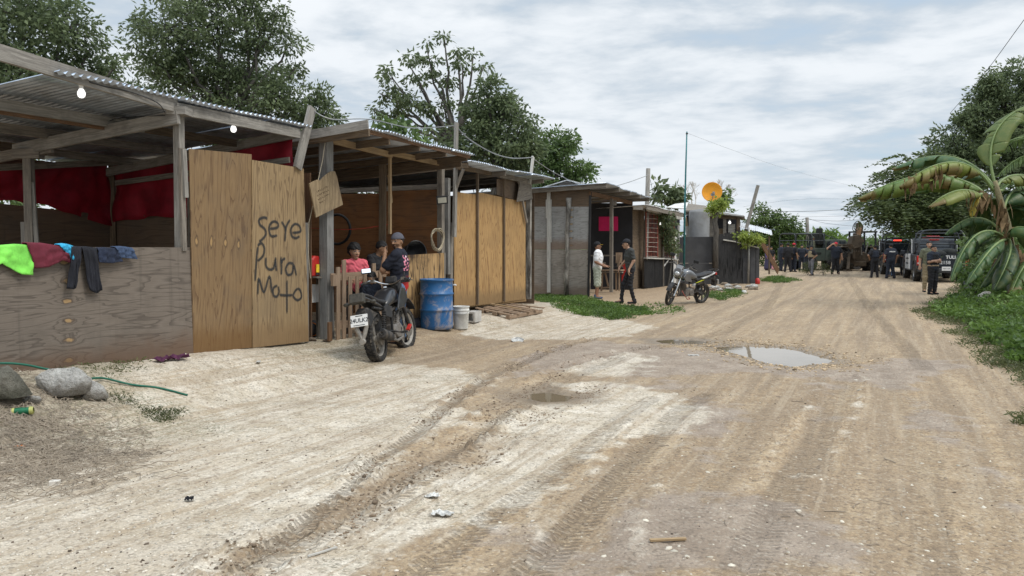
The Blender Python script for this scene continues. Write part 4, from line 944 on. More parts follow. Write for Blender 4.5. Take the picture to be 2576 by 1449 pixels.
tree('spreading_tree', gp(2600, 47, 0), P(2590, 440, 47), [(2575, 190, 60, 46), (2510, 215, 45, 46), (2460, 245, 22, 46), (2545, 270, 80, 46), (2460, 290, 45, 46), (2420, 300, 20, 46), (2500, 350, 90, 46), (2400, 375, 50, 46), (2355, 393, 20, 46), (2430, 420, 70, 45), (2550, 430, 100, 45), (2395, 355, 48, 46), (2440, 300, 50, 46), (2345, 400, 34, 46), (2485, 245, 40, 46), (2640, 300, 110, 46), (2480, 195, 16, 46)],
     'tall dark spreading tree at the right edge, behind the banana plant', mat='leaf_dark', seed=21, dens=.9, cr=.55, per=50, leafL=.26, leafW=.11, tr=.3, droop=.3)
tree('feathery_tree', gp(2420, 44, 0), P(2400, 580, 44), [(2290, 430, 32, 43), (2245, 440, 20, 43), (2350, 440, 50, 43), (2290, 490, 60, 43), (2225, 500, 35, 42), (2192, 508, 22, 42), (2370, 510, 70, 43), (2262, 525, 38, 42), (2322, 535, 45, 43), (2440, 520, 70, 43), (2400, 590, 60, 43), (2470, 590, 70, 43), (2370, 560, 50, 43)],
     'low feathery dark tree leaning over the police pickups', mat='leaf_feather', seed=22, dens=1.2, cr=.55, per=150, leafL=.27, leafW=.085, tr=.2, feather=.9)
tree('broadleaf_tree', gp(1940, 62, 0), P(1945, 620, 62), [(1925, 545, 32, 62), (1960, 560, 34, 62), (1900, 580, 36, 62), (1990, 580, 32, 62), (1950, 600, 40, 62), (1905, 615, 36, 62), (2015, 600, 20, 62), (1915, 520, 14, 62), (1985, 615, 36, 62), (1900, 640, 30, 62), (1960, 640, 30, 62)],
     'bushy green tree beyond the charcoal fence and tilted pole', mat='leaf_mid', seed=23, dens=.9, cr=.6, per=50, leafL=.30, leafW=.12, tr=.14)
tree('broadleaf_tree', gp(2085, 62, 0), P(2085, 640, 62), [(2088, 595, 20, 62), (2065, 608, 20, 62), (2110, 610, 22, 62), (2050, 625, 26, 62), (2090, 630, 30, 62), (2130, 625, 22, 62)],
     'light green tree far off between the army truck and the backhoe', mat='leaf_bright', seed=24, dens=.9, cr=.6, per=40, leafL=.32, leafW=.13, tr=.12)
for i, (u, v, r, Y, lab) in enumerate([(1860, 610, 34, 75, 'far green tree low behind the charcoal fence corner'), (2010, 618, 26, 80, 'far tree just left of the distant utility pole'), (2165, 622, 22, 85, 'far dark tree right behind the backhoe arm'), (2215, 620, 24, 85, 'far tree seen between the backhoe and the second pickup'), (2265, 612, 28, 80, 'far bushy tree seen above the second pickup')]):
    tree('broadleaf_tree', gp(u, Y, 0), P(u, 640, Y), [(u, v, r, Y), (u-r*.9, v+10, r*.8, Y), (u+r*.9, v+12, r*.8, Y)], lab, mat='leaf_mid', seed=60+i, dens=.8, cr=.7, per=36, leafL=.4, leafW=.18, tr=.14, group='trees far down the road')
hedge('bush', [(2440, 690, 26, 24), (2480, 700, 30, 24), (2520, 690, 34, 24), (2570, 690, 40, 24), (2500, 730, 22, 23), (2460, 725, 18, 23)], 'light green leafy shrub at the foot of the banana plant', 'leaf_ground', 36, dens=.9, per=30, cr=.28, leafL=.13, leafW=.08)
hedge('bush', [(2480, 620, 60, 30), (2530, 660, 60, 29), (2560, 600, 70, 30), (2460, 680, 45, 28), (2500, 720, 40, 27), (2560, 720, 50, 26), (2600, 650, 70, 28), (2430, 705, 26, 28)], 'thick dark bush behind and below the banana leaves', 'leaf_mid', 34, dens=1.0, per=42, leafL=.15, leafW=.07)
tree('umbrella_leaf_tree', gp(1680, 42, 0), P(1682, 520, 42), [(1655, 470, 12, 42), (1645, 492, 11, 42), (1672, 495, 13, 42), (1700, 475, 12, 42), (1712, 498, 13, 42), (1690, 505, 13, 42)],
     'large-leaved sapling rising behind the lattice hut', mat='leaf_dark', seed=26, dens=1.2, cr=.28, per=12, leafL=.42, leafW=.19, tr=.06, droop=.6)
tree('broadleaf_tree', gp(1830, 40, 0), P(1825, 560, 40), [(1822, 485, 12, 40), (1812, 510, 14, 40), (1800, 530, 14, 40), (1830, 530, 10, 40), (1828, 500, 8, 40)],
     'thin leafy tree beside the orange satellite dish', mat='leaf_mid', seed=27, dens=1.1, cr=.3, per=20, leafL=.26, leafW=.11, tr=.07)
def bare_tree(u, Y, label):
    root = empty('bare_tree', gp(u, Y, 0), label=label, cat='tree'); mb = MB(); random.seed(5)
    def rec(p, d, L, r, n):
        q = p+d*L; mb.tube([p, p.lerp(q, .5)+V3(random.uniform(-.1, .1), 0, random.uniform(-.1, .1))*L, q], [r, r*.85, r*.7], 5)
        if n:
            for _ in range(3): rec(q, (d+V3(random.uniform(-.9, .9), random.uniform(-.6, .6), random.uniform(-.2, .6))).normalized(), L*.66, r*.6, n-1)
    p = gp(u, Y, 0); rec(p, V3(0, 0, 1), 2.4, .09, 0); rec(p+V3(0, 0, 2.4), V3(-.3, 0, 1).normalized(), 1.1, .07, 4); rec(p+V3(0, 0, 2.3), V3(.5, 0, 1).normalized(), 1.2, .06, 4)
    attach(mb.build('branches', 'bleached', None), root)
bare_tree(1762, 46, 'leafless pale tree between the blue pole and the orange dish')
# far wood closing the horizon
def far_wood():
    rng = np.random.default_rng(77); VV = []; TT = []
    for _ in range(900):
        a = rng.uniform(-1.3, 1.5); Y = rng.uniform(95, 130) if abs(a-.42) > .03 else 170; x = a*Y; h = rng.uniform(2, 5.5)*(1.1 if a < -.05 or a > .55 else .6)
        k = 34; C = np.array([x, Y, 0])+np.stack([rng.normal(0, 2.0, k), rng.normal(0, 1.5, k), rng.random(k)*h], 1); D = rng.normal(0, 1, (k, 3)); D /= np.linalg.norm(D, axis=1, keepdims=True)
        VV.append(leaf_arrays(C, D, rng.uniform(.7, 1.5, k), rng.uniform(.4, .8, k), rng)); TT.append(rng.normal(.4, .2, k))
    tag(leaf_mesh('far_woodland', np.concatenate(VV), np.concatenate(TT), 'leaf_mid'), kind='stuff')
far_wood()
# ---------------------------------------------------------------- low plants
def cover(name, xy, h, leafL, leafW, per, mat, seed):
    rng = np.random.default_rng(seed); gn = vnoise(xy[:, 0], xy[:, 1], 55, 3, 1.9); xy = xy[rng.random(len(xy)) < np.clip((gn-.30)*5, .12, 1)]; n = len(xy); z = gz(xy[:, 0], xy[:, 1]); hh = h*(.3+1.2*vnoise(xy[:, 0], xy[:, 1], 33, 3, 1.4))*rng.uniform(.5, 1.2, n)
    C = np.repeat(np.stack([xy[:, 0], xy[:, 1], z], 1), per, 0); k = len(C); off = rng.normal(0, 1, (k, 3))*np.array([.05, .05, 0]); C = C+off; C[:, 2] += np.repeat(hh, per)*rng.random(k)
    D = rng.normal(0, 1, (k, 3)); D[:, 2] = np.abs(D[:, 2])*.6+.1; D /= np.linalg.norm(D, axis=1, keepdims=True)
    T = np.clip(np.repeat(vnoise(xy[:, 0], xy[:, 1], 41, 3, 1.2)*1.2-.15, per)+rng.normal(0, .18, k), 0, 1)
    return tag(leaf_mesh(name, leaf_arrays(C, D, leafL*rng.uniform(.6, 1.3, k), leafW*rng.uniform(.7, 1.2, k), rng), T, mat), kind='stuff')
def verge_xy(n, lo, hi, y0=6, y1=32):
    y = y0*(y1/y0)**RNG.random(n); d = lo+(hi-lo)*RNG.random(n)**1.0; x = edgeX(y)+d+(vnoise(y*0+3, y, 8, 3, 1.2)-.5)*1.1; return np.stack([x, y], 1)
cover('verge_plants', verge_xy(20000, .2, 6.5), .24, .095, .06, 8, 'leaf_ground', 3)
cover('verge_grass', verge_xy(9000, -.25, 2.2), .10, .07, .016, 7, 'leaf_verge', 4)
def pxy(poly, n):
    q = poly_w(poly); lo = q.min(0); hi = q.max(0); xy = RNG.uniform(lo, hi, (n*3, 2)); s = poly_sd(xy[:, 0], xy[:, 1], q)+(vnoise(xy[:, 0], xy[:, 1], 12, 3, 1.5)-.5)*1.2; return xy[s > 0][:n]
cover('roadside_grass', pxy([(1335, 760), (1350, 735), (1400, 728), (1440, 748), (1520, 765), (1560, 772), (1640, 785), (1600, 800), (1530, 806), (1420, 795), (1370, 778)], 3800), .10, .07, .03, 8, 'leaf_ground', 5)
cover('grass_tuft', pxy([(1785, 748), (1800, 735), (1850, 730), (1868, 742), (1830, 755), (1795, 757)], 700), .08, .07, .03, 8, 'leaf_ground', 6)
cover('grass_tuft', pxy([(1915, 706), (1940, 697), (1985, 699), (1990, 710), (1950, 713)], 600), .08, .08, .03, 8, 'leaf_ground', 7)
cover('grass_tuft', pxy([(1590, 780), (1620, 765), (1700, 770), (1720, 782), (1650, 800)], 160), .05, .06, .03, 6, 'leaf_ground', 8)
cover('moss_tufts', pxy([(190, 1045), (300, 1040), (430, 1052), (420, 1068), (300, 1070)], 260), .02, .03, .012, 6, 'leaf_verge', 9)
cover('yard_weeds', pxy([(60, 985), (160, 975), (330, 1000), (330, 1040), (120, 1050)], 500), .05, .04, .012, 6, 'leaf_verge', 10)
hedge('roadside_weed', [(2040, 668, 20, 44), (2065, 670, 22, 44), (2050, 655, 16, 44)] if False else [(1945+105, 668, 16, 44), (1945+85, 672, 14, 44), (1945+125, 675, 14, 44)], 'clump of tall dry weeds in front of the officers by the army truck', 'leaf_verge', 35, cat='weed', dens=1, cr=.25, per=34, leafL=.16, leafW=.025)
# ---------------------------------------------------------------- banana plant
def bananamat():
    m, t, b = newmat('banana_leaf'); c = t.n('ShaderNodeAttribute', {'attribute_name': 'Col'}).outputs['Color']
    pos = t.n('ShaderNodeTexCoord').outputs['Object']; c = t.mix(t.ss(t.noise(pos, 7, 4), .4, .7, 0, .25), c, (.30, .28, .08))
    uv = t.n('ShaderNodeUVMap').outputs[0]; rib = t.noise(t.mapping(uv, (60, 1, 1)), 1.0, 2)
    lk(t, c, b.inputs['Base Color']); b.inputs['Roughness'].default_value = .42; b.inputs['Specular IOR Level'].default_value = .4
    nrm = t.bump(rib, .4, .01); lk(t, nrm, b.inputs['Normal'])
    tr = t.n('ShaderNodeBsdfTranslucent', None, Color=t.mix(.4, c, (.30, .38, .06))); mx = t.n('ShaderNodeMixShader', None, Fac=.28)
    lk(t, b.outputs[0], mx.inputs[1]); lk(t, tr.outputs[0], mx.inputs[2]); lk(t, mx.outputs[0], m.node_tree.nodes['Material Output'].inputs[0])
bananamat(); colmat('banana_stalk', .5, .4)
def bez(a, b, c, n):
    """curve through b at the middle"""
    a, b, c = V3(a), V3(b), V3(c); q = b*2-(a+c)*.5; return [a*(1-t)**2+q*(2*t*(1-t))+c*t*t for t in [i/(n-1) for i in range(n)]]
def banana_leaf(root, a, b, c, wid=.30, pet=.18, tear=.45, col=(.07, .15, .035), yel=0., brown=0., droop=.5, seed=0, n=46, name='leaf', side=None):
    rr = random.Random(seed); pts = bez(a, b, c, n); V = []; F = []; C = []; UV = []
    colA = V3(col); yc = V3(.36, .34, .07); br = V3(.20, .12, .05)
    start = int(n*pet)
    for sg in (-1, 1):
        k = start
        while k < n-1:
            seg = rr.randint(2, 5) if rr.random() < tear else rr.randint(6, 14); e = min(n-1, k+seg); dr = droop*rr.uniform(.6, 1.4)+(.25 if seg < 5 else 0); sh = rr.uniform(.82, 1.05); kb = rr.random() < brown
            idx = []
            for i in range(k, e+1):
                t = (i-start)/(n-1-start); d = (pts[min(i+1, n-1)]-pts[i-1]).normalized(); sd = d.cross(V3(0, 0, 1)); sd = (sd if sd.length > .15 else V3(1, 0, 0)).normalized() if side is None else V3(side)
                sd = sd*sg; w_ = wid*min(1, (t*5)**.6)*min(1, ((1-t)*3.2)**.55)*sh
                lean = d*(w_*.35); gap = .0 if i not in (k, e) else .0
                row = []
                for j, s in enumerate((0, .35, .7, 1.0)):
                    ang = dr*s*1.25; p = pts[i]+sd*(w_*s*math.cos(ang))-V3(0, 0, 1)*(w_*s*math.sin(ang))+lean*s+V3(0, 0, .03*math.sin(s*3)*wid)
                    if i == e and s > 0 and e < n-1: p = p-d*(.012+.02*rr.random())*s
                    row.append(len(V)); V.append(p)
                    f = min(1, yel*(.4+s)+rr.uniform(-.05, .05)); cc = colA.lerp(yc, max(0, f)); 
                    if s > .6 and (kb or t > 1-brown*.35): cc = cc.lerp(br, .85)
                    elif t > 1-brown*.3: cc = cc.lerp(br, .7)
                    C.append((*cc, 1)); 
                idx.append(row)
            for q in range(len(idx)-1):
                for j in range(3):
                    f = (idx[q][j], idx[q+1][j], idx[q+1][j+1], idx[q][j+1]); F.append(f if sg > 0 else f[::-1])
                    u4 = [(( k+q)/n*4, j/3), ((k+q+1)/n*4, j/3), ((k+q+1)/n*4, (j+1)/3), ((k+q)/n*4, (j+1)/3)]; UV += (u4 if sg > 0 else u4[::-1])
            k = e
    o = mesh_obj(name, V, F, 'banana_leaf', None, True, uv=UV, attrs={'Col': ('FLOAT_COLOR', 'POINT', C)}); attach(o, root)
    so = o.modifiers.new('s', 'SOLIDIFY'); so.thickness = .002
    mb = MB(); mb.tube(pts, [.035*(1-i/n)+.006 for i in range(n)], 6); v = mb.build('midrib', 'rib', None, smooth=True); v.parent = o; return o
plain('rib', (.17, .23, .08), .5, 0, .15); plain('dead_leaf', (.20, .13, .065), .9, 0, .4, 8, .5, 30)
BY = 22.0
bp = empty('banana_plant', V3(*G(2528, 748, .2)[:2], .2), label='banana plant with torn arching leaves on the right verge', cat='banana plant')
bq = lambda u, v, dy=0: P(u, v, BY+dy)
wood('banana_trunk', (.14, .11, .07), (.34, .30, .16), grain=6)
part(bp, 'trunk', 'banana_trunk', lambda m: m.tube([bq(2532, 765), bq(2535, 690), bq(2540, 620), bq(2533, 560), bq(2512, 490), bq(2503, 455)], [.17, .15, .12, .09, .075, .05], 12), smooth=True)
for i, (a, b, c, kw) in enumerate([
    ((2500, 470, 0), (2390, 394, 1.2), (2243, 425, 1.8), dict(wid=.42, col=(.055, .125, .045), tear=.15, brown=.1)),
    ((2497, 478, 0), (2400, 408, -.5), (2262, 470, -.9), dict(wid=.42, col=(.15, .23, .045), yel=.4, brown=.5, tear=.95, droop=.95)),
    ((2492, 500, 0), (2345, 440, .5), (2158, 500, .4), dict(wid=.46, col=(.10, .195, .045), yel=.15, brown=.35, tear=.9, droop=.8, pet=.1)),
    ((2490, 505, 0), (2405, 452, 1.0), (2285, 486, 1.4), dict(wid=.40, col=(.065, .14, .045), brown=.1, tear=.5)),
    ((2485, 510, 0), (2420, 478, -.8), (2337, 520, -1.2), dict(wid=.34, col=(.11, .17, .04), yel=.35, brown=.3, tear=.7)),
    ((2505, 470, 0), (2500, 345, .3), (2578, 268, .5), dict(wid=.42, col=(.11, .17, .05), yel=.1, tear=.75, droop=.25, side=(.85, -.5, .15))),
    ((2505, 480, 0), (2560, 440, .5), (2680, 470, .9), dict(wid=.36, col=(.10, .15, .04), yel=.3, tear=.8)),
    ((2520, 560, 0), (2560, 480, .6), (2640, 560, 1), dict(wid=.6, col=(.035, .085, .03), tear=.1, droop=.8)),
    ((2525, 590, 0), (2455, 548, .3), (2378, 590, .2), dict(wid=.26, col=(.045, .105, .035), tear=.4, droop=.7)),
    ((2530, 600, 0), (2455, 592, -1.), (2392, 708, -1.6), dict(wid=.29, col=(.045, .105, .035), tear=.6, droop=.7)),
    ((2535, 605, 0), (2495, 625, -1.6), (2430, 718, -2.1), dict(wid=.25, col=(.045, .11, .035), tear=.5, droop=.6)),
    ((2535, 600, 0), (2540, 640, -1.2), (2500, 730, -1.6), dict(wid=.30, col=(.03, .07, .025), tear=.5)),
    ((2540, 600, 0), (2575, 572, -1), (2680, 620, -1.5), dict(wid=.34, col=(.06, .135, .04), tear=.1, droop=.6)),
    ((2620, 640, -1.2), (2580, 665, -1.4), (2545, 735, -1.8), dict(wid=.36, col=(.055, .12, .035), yel=.1, brown=.3, tear=.3)),
    ((2515, 480, 0), (2545, 500, 1.5), (2530, 590, 1.8), dict(wid=.5, col=(.035, .085, .03), tear=.1, droop=.5)),
    ((2500, 480, .3), (2440, 440, 1.4), (2390, 530, 2), dict(wid=.40, col=(.06, .13, .04), tear=.5)),
    ((2515, 500, .3), (2480, 520, 1.2), (2440, 610, 1.6), dict(wid=.42, col=(.045, .10, .035), tear=.4)),
    ((2520, 540, .3), (2570, 530, .8), (2600, 640, 1), dict(wid=.5, col=(.045, .11, .035), tear=.3)),
    ((2530, 600, 0), (2470, 600, -.4), (2425, 650, -.6), dict(wid=.26, col=(.04, .09, .03), tear=.5, droop=.8)),
    ((2535, 610, 0), (2515, 650, -.6), (2465, 725, -.9), dict(wid=.24, col=(.035, .08, .028), tear=.6, droop=.9)),
    ((2540, 560, .3), (2500, 560, .8), (2440, 640, 1), dict(wid=.30, col=(.03, .07, .025), tear=.5)),
    ((2545, 690, -.5), (2525, 700, -1.), (2508, 748, -1.2), dict(wid=.22, col=(.08, .17, .03), tear=.0))]):
    banana_leaf(bp, bq(*a), bq(*b), bq(*c), seed=100+i, **kw)
def dead(pts, wid, seed, nm='dead_leaf'):
    rr = random.Random(seed); mb = MB()
    for i in range(26):
        t = rr.random(); k = t*(len(pts)-1); j = min(int(k), len(pts)-2); p = V3(pts[j]).lerp(V3(pts[j+1]), k-j)+V3(rr.uniform(-wid, wid), rr.uniform(-wid, wid), 0)*.5
        L = rr.uniform(.25, .6); w_ = rr.uniform(.03, .09); sx = rr.uniform(-.12, .12)
        s = V3(rr.uniform(-1, 1), rr.uniform(-1, 1), 0).normalized()*w_; q = p+V3(sx*.5, rr.uniform(-.05, .05), -L*.5); r_ = p+V3(sx, rr.uniform(-.1, .1), -L)
        mb.add([p-s*.4, p+s*.4, q+s, r_+s*.2, r_-s*.2, q-s], [(0, 1, 2, 5), (5, 2, 3, 4)], [[(0, 0)]*4]*2)
    o = mb.build(nm, 'dead_leaf', None); attach(o, bp)
dead([bq(2440, 490, -.2), bq(2470, 478, -.2), bq(2490, 490, -.2)], .3, 4); dead([bq(2270, 455, -.9), bq(2330, 425, -.7), bq(2360, 415, -.7)], .15, 5)
dead([bq(2520, 500, -.25), bq(2530, 560, -.3), bq(2540, 600, -.3)], .3, 16); dead([bq(2530, 640, -.3), bq(2550, 680, -.3), bq(2560, 700, -.3)], .5, 18)
dead([bq(2525, 610, -.2), bq(2545, 630, -.2), bq(2560, 650, -.2)], .4, 6); dead([bq(2515, 650, -.2), bq(2545, 700, -.2)], .35, 8)
o = banana_leaf(bp, bq(2470, 488, -.4), bq(2452, 505, -.5), bq(2446, 545, -.5), wid=.14, col=(.50, .30, .03), yel=.5, tear=0, seed=9, pet=.1); o['label'] = 'small withered yellow leaf'
# coconut fronds behind
pl = empty('coconut_palm', gp(2700, 26, .25), label='coconut palm fronds entering at the right edge behind the banana plant', cat='palm')
part(pl, 'trunk', 'bark', lambda m: m.tube([gp(2700, 26, .1), P(2690, 560, 26), P(2660, 470, 26)], [.2, .15, .12], 10), smooth=True)
def frond(a, b, c, seed, L=.75):
    rng = np.random.default_rng(seed); n = 60; pts = [np.array(p) for p in bez(a, b, c, n)]; V = []; 
    mb = MB(); mb.tube([tuple(p) for p in pts[::3]], [.028-.0011*i for i in range(len(pts[::3]))], 5); Cs = []; Ds = []; Ls = []
    for i in range(4, n):
        d = pts[i]-pts[i-1]; d /= np.linalg.norm(d); sd = np.cross(d, [0, 0, 1.]); sd /= np.linalg.norm(sd); t = i/n
        for sg in (-1, 1):
            D = sd*sg+d*.7+np.array([0, 0, -.55])+rng.normal(0, .08, 3); D /= np.linalg.norm(D); Cs.append(pts[i]); Ds.append(D); Ls.append(L*(math.sin(math.pi*min(1, t*.9+.12))**.6))
    v = leaf_arrays(np.array(Cs), np.array(Ds), np.array(Ls), np.full(len(Cs), .045), rng, fold=.1); o = leaf_mesh('frond', v, rng.normal(.5, .15, len(Cs)), 'leaf_mid'); attach(o, pl)
    r_ = mb.build('rachis', 'rib', None); r_.parent = o
pq = lambda u, v, y=26: P(u, v, y)
frond(pq(2660, 470), pq(2600, 390), pq(2508, 445), 1); frond(pq(2660, 470), pq(2600, 345), pq(2520, 385, 27), 2); frond(pq(2660, 475), pq(2590, 440, 25), pq(2500, 500, 24.5), 3); frond(pq(2660, 470), pq(2640, 330), pq(2570, 300, 27), 4)
# ================================================================ FAR HUTS
def D5(x, y): return ((1850+x/2.415)*.7015, (550+y/2.415)*.7015)
def D7(x, y): return ((2350+x/3.533)*.7015, (650+y/3.533)*.7015)
def plane2(ua, ya, ub, yb):
    a = V3((ua-1288)/FPX*ya, ya, 0); b = V3((ub-1288)/FPX*yb, yb, 0); d = (b-a).normalized(); n = V3(d.y, -d.x, 0)
    if n.y > 0: n = -n
    def f(u, v, off=0.0):
        dx = (u-1288)/FPX; q = a+n*off; Y = (q.dot(n))/(dx*n.x+n.y); return P(u, v, Y)
    f.n = n; f.d = d; return f
def quad(parent, name, mat, f, x0, y0, x1, y1, off=0, D=None, y0b=None, y1b=None, th=.012):
    """sheet on plane f between zoomed-photo corners"""
    D = D or (lambda x, y: (x, y)); y0b = y0 if y0b is None else y0b; y1b = y1 if y1b is None else y1b
    return part(parent, name, mat, lambda m: m.panel(f(*D(x0, y1), off), f(*D(x1, y1b), off), f(*D(x1, y0b), off), f(*D(x0, y0), off), th, n=f.n))
# --- grey plywood hut with the awning
h2 = empty('grey_plywood_hut', P(1480, 740, 25), label='grey plywood hut with dark open porch and a pink notice on its black wall', cat='hut')
f2 = lambda u, v, off=0: PX(u, v, 25.0-off); f2.n = -WD
for (xa, ya, xb, yb, mt) in ((110, 325, 640, 462, 'ply_dim'), (110, 462, 285, 832, 'ply_grey'), (287, 462, 640, 832, 'ply_grey'), (110, 834, 285, 1215, 'ply_grey_b'), (287, 834, 632, 1240, 'ply_grey_b')):
    quad(h2, 'wall_sheet', mt, f2, xa, ya, xb, yb, 0, D5, y0b=ya-(25 if ya == 325 else 0))
board(h2, 'wall_batten', 'bleached', f2(*D5(285, 1205), .04), f2(*D5(284, 330), .04), .11, .03, up=WD)
board(h2, 'wall_batten', 'bleached', f2(*D5(268, 560), .03), f2(*D5(268, 400), .03), .06, .03, up=WD); board(h2, 'wall_batten', 'bleached', f2(*D5(302, 770), .03), f2(*D5(302, 400), .03), .05, .03, up=WD)
part(h2, 'pole', 'bark_pole', lambda m: m.tube([f2(*D5(x, y), .08) for x, y in ((438, 1230), (436, 1050), (446, 850), (442, 700), (455, 560), (458, 385))], [.075, .07, .065, .06, .06, .085], 8), smooth=True)
board(h2, 'corner_board', 'dark_stake', f2(*D5(628, 1240), .03), f2(*D5(645, 335), .03), .07, .03, up=WD)
A = WL(24.7, .62, 3.42); B = WL(30.2, .62, 3.27); Cc = WL(24.7, -4.2, 3.20)
for o in corrug('roof_sheet', A, B, Cc, None, seed=21): attach(o, h2)
for i, y in enumerate((24.8, 26.1, 27.4, 28.7, 29.9)): board(h2, 'rafter', 'old_beam', WL(y, .62, 3.36-.15*(y-24.7)/5.5), WL(y, -4, 3.14), .05, .12)
board(h2, 'porch_beam', 'red_wood', f2(*D5(640, 345), .05), WP(*D5(1005, 430), .0), .06, .12)
board(h2, 'porch_post', 'old_beam', WP(*D5(826, 1202), .1), WP(*D5(828, 395), .1), .10, .10, up=WNRM)
part(h2, 'post_block', 'old_beam', lambda m: m.box(WP(*D5(856, 430), .18), (.12, .1, .16)))
f2b = lambda u, v, off=0: PX(u, v, 30.0-off); f2b.n = -WD
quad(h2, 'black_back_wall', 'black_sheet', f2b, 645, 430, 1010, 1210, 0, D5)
plain('pink_card', (.62, .012, .12), .7, 0, .06, 6, 0)
quad(h2, 'pink_notice', 'pink_card', f2b, 718, 548, 885, 672, .03, D5, th=.004)
fw_ = lambda u, v, off=0: WP(u, v, off)
fw_.n = WNRM
quad(h2, 'partition', 'brown_wood', fw_, 1003, 470, 1112, 1168, -.05, D5)
# gable roof behind
part(h2, 'rear_gable_roof', 'zinc_bright', lambda m: m.panel(P(1340, 478, 28), P(1426, 452, 28), P(1440, 445, 33), P(1352, 472, 33), .03))
part(h2, 'rear_gable_roof', 'zinc_bright', lambda m: m.panel(P(1426, 452, 28), P(1512, 474, 28), P(1520, 468, 33), P(1440, 445, 33), .03))
part(h2, 'rear_gable_board', 'old_beam', lambda m: m.prism([(-1.1, 0), (1.15, 0), (0, .32)], P(1426, 480, 28.2), (1, 0, 0), (0, 0, 1), .04))
# bench and table in the porch
def trestle(root, f, D):
    for (x0, y0, x1, y1, w) in ((740, 1015, 750, 1195, .06), (800, 1020, 770, 1150, .05), (745, 1160, 820, 1165, .06), (870, 1020, 868, 1190, .05), (895, 1020, 893, 1190, .05), (880, 880, 905, 1000, .07)):
        board(root, 'leg', 'pallet_wood', f(*D(x0, y1), 0), f(*D(x1, y0), 0), w, .05, up=WD)
bt = empty('plank_table', PX(*D5(800, 1195), 28.2), label='rough plank table cluttered with boards inside the dark porch', cat='table')
f28 = lambda u, v, off=0: PX(u, v, 28.2-off)
trestle(bt, f28, D5)
for yy, mt in ((1012, 'pallet_wood'), (985, 'dark_stake'), (1030, 'old_beam')): board(bt, 'board', mt, f28(*D5(715, yy), .1), f28(*D5(925, yy), .1), .5 if yy == 1012 else .2, .04)
board(bt, 'back_rail', 'old_beam', f28(*D5(650, 885), -.3), f28(*D5(905, 885), -.3), .03, .05); board(bt, 'back_rail', 'old_beam', f28(*D5(705, 950), -.2), f28(*D5(775, 950), -.2), .03, .07)
part(bt, 'upright', 'pallet_wood', lambda m: m.box(f28(*D5(893, 905), -.1), (.22, .06, .36)))
plain('red_plastic', (.45, .025, .02), .45, 0, .1, 5, 0, coat=.3)
rch = empty('red_stand', PX(*D5(945, 1060), 28.6), label='red metal frame standing behind the man in black', cat='frame')
f286 = lambda u, v, off=0: PX(u, v, 28.6-off)
board(rch, 'upright', 'red_plastic', f286(*D5(942, 1060)), f286(*D5(942, 940)), .09, .04, up=WD); board(rch, 'crossbar', 'red_plastic', f286(*D5(920, 975)), f286(*D5(965, 970)), .03, .09); board(rch, 'upright', 'red_plastic', f286(*D5(925, 1180)), f286(*D5(925, 1050)), .06, .04, up=WD)
# --- lattice hut
h3 = empty('lattice_hut', P(1660, 720, 33), label='black-boarded hut with rusty red wire lattice windows and creeper', cat='hut')
f3 = plane2(1622, 31.0, 1722, 35.5)
quad(h3, 'lower_wall', 'dark_stake', f3, 1112, 915, 1275, 1165, 0, D5, y1b=1165); quad(h3, 'lower_wall', 'dark_stake', f3, 1276, 920, 1372, 1165, 0, D5, y1b=1150)
for i in range(26): x = 1116+i*9.6; board(h3, 'stave', 'dark_stake', f3(*D5(x, 1166-i*.5), .03), f3(*D5(x+random.uniform(-2, 2), 922+random.uniform(-5, 3)), .03), .06, .025, up=f3.n)
quad(h3, 'middle_panel', 'brown_wood', f3, 1228, 520, 1280, 920, -.02, D5); quad(h3, 'interior_shade_panel', 'black_sheet', f3, 1120, 500, 1420, 925, -.5, D5)  # black panel behind the windows paints in the shade inside the hut
quad(h3, 'door', 'white_paint', f3, 1366, 672, 1398, 1142, .03, D5); board(h3, 'door_post', 'bleached', f3(*D5(1410, 1125), .05), f3(*D5(1410, 608), .05), .09, .06, up=f3.n)
board(h3, 'sill', 'bleached', f3(*D5(1118, 905), .08), f3(*D5(1262, 912), .08), .12, .05); board(h3, 'sill', 'bleached', f3(*D5(1262, 910), .08), f3(*D5(1400, 920), .08), .12, .05)
board(h3, 'sill_bracket', 'white_paint', f3(*D5(1283, 975), .08), f3(*D5(1320, 925), .08), .05, .03, up=f3.n); board(h3, 'stud', 'old_beam', f3(*D5(1278, 1160), .06), f3(*D5(1278, 800), .06), .06, .04, up=f3.n)
plain('rust_bar', (.30, .085, .06), .75, 0, .25, 20, .2); plain('pale_wire', (.50, .44, .38), .6, .2, .2)
for (x0, y0, x1, y1, sl, nb) in ((1132, 505, 1224, 898, .05, 9), (1282, 575, 1366, 905, .05, 8)):
    m = MB()
    for i in range(nb):
        x = x0+(x1-x0)*i/(nb-1); m.tube([f3(*D5(x+random.uniform(-3, 3), y1), .03), f3(*D5(x, (y0+y1)/2), .05), f3(*D5(x+random.uniform(-3, 3), y0+(x-x0)*.25), .03)], .010, 4)
    attach(m.build('lattice_bars', 'rust_bar', None), h3); m = MB()
    k = 10 if y0 == 505 else 8
    for i in range(k): y = y0+18+(y1-y0-25)*i/(k-1); m.tube([f3(*D5(x0-2, y), .06), f3(*D5((x0+x1)/2, y+random.uniform(-3, 5)), .06), f3(*D5(x1+2, y+4), .06)], .009, 4)
    attach(m.build('lattice_wires', 'pale_wire', None), h3)
    for x in (x0-4, x1+4): board(h3, 'window_frame', 'rust_bar', f3(*D5(x, y1+4), .04), f3(*D5(x, y0), .04), .04, .03, up=f3.n)
board(h3, 'eave_beam', 'bleached', f3(*D5(1134, 482), .15), f3(*D5(1432, 562), .15), .05, .14)
n3 = f3.n
zA = f3(*D5(1128, 448), .5); zB = f3(*D5(1455, 520), .5)
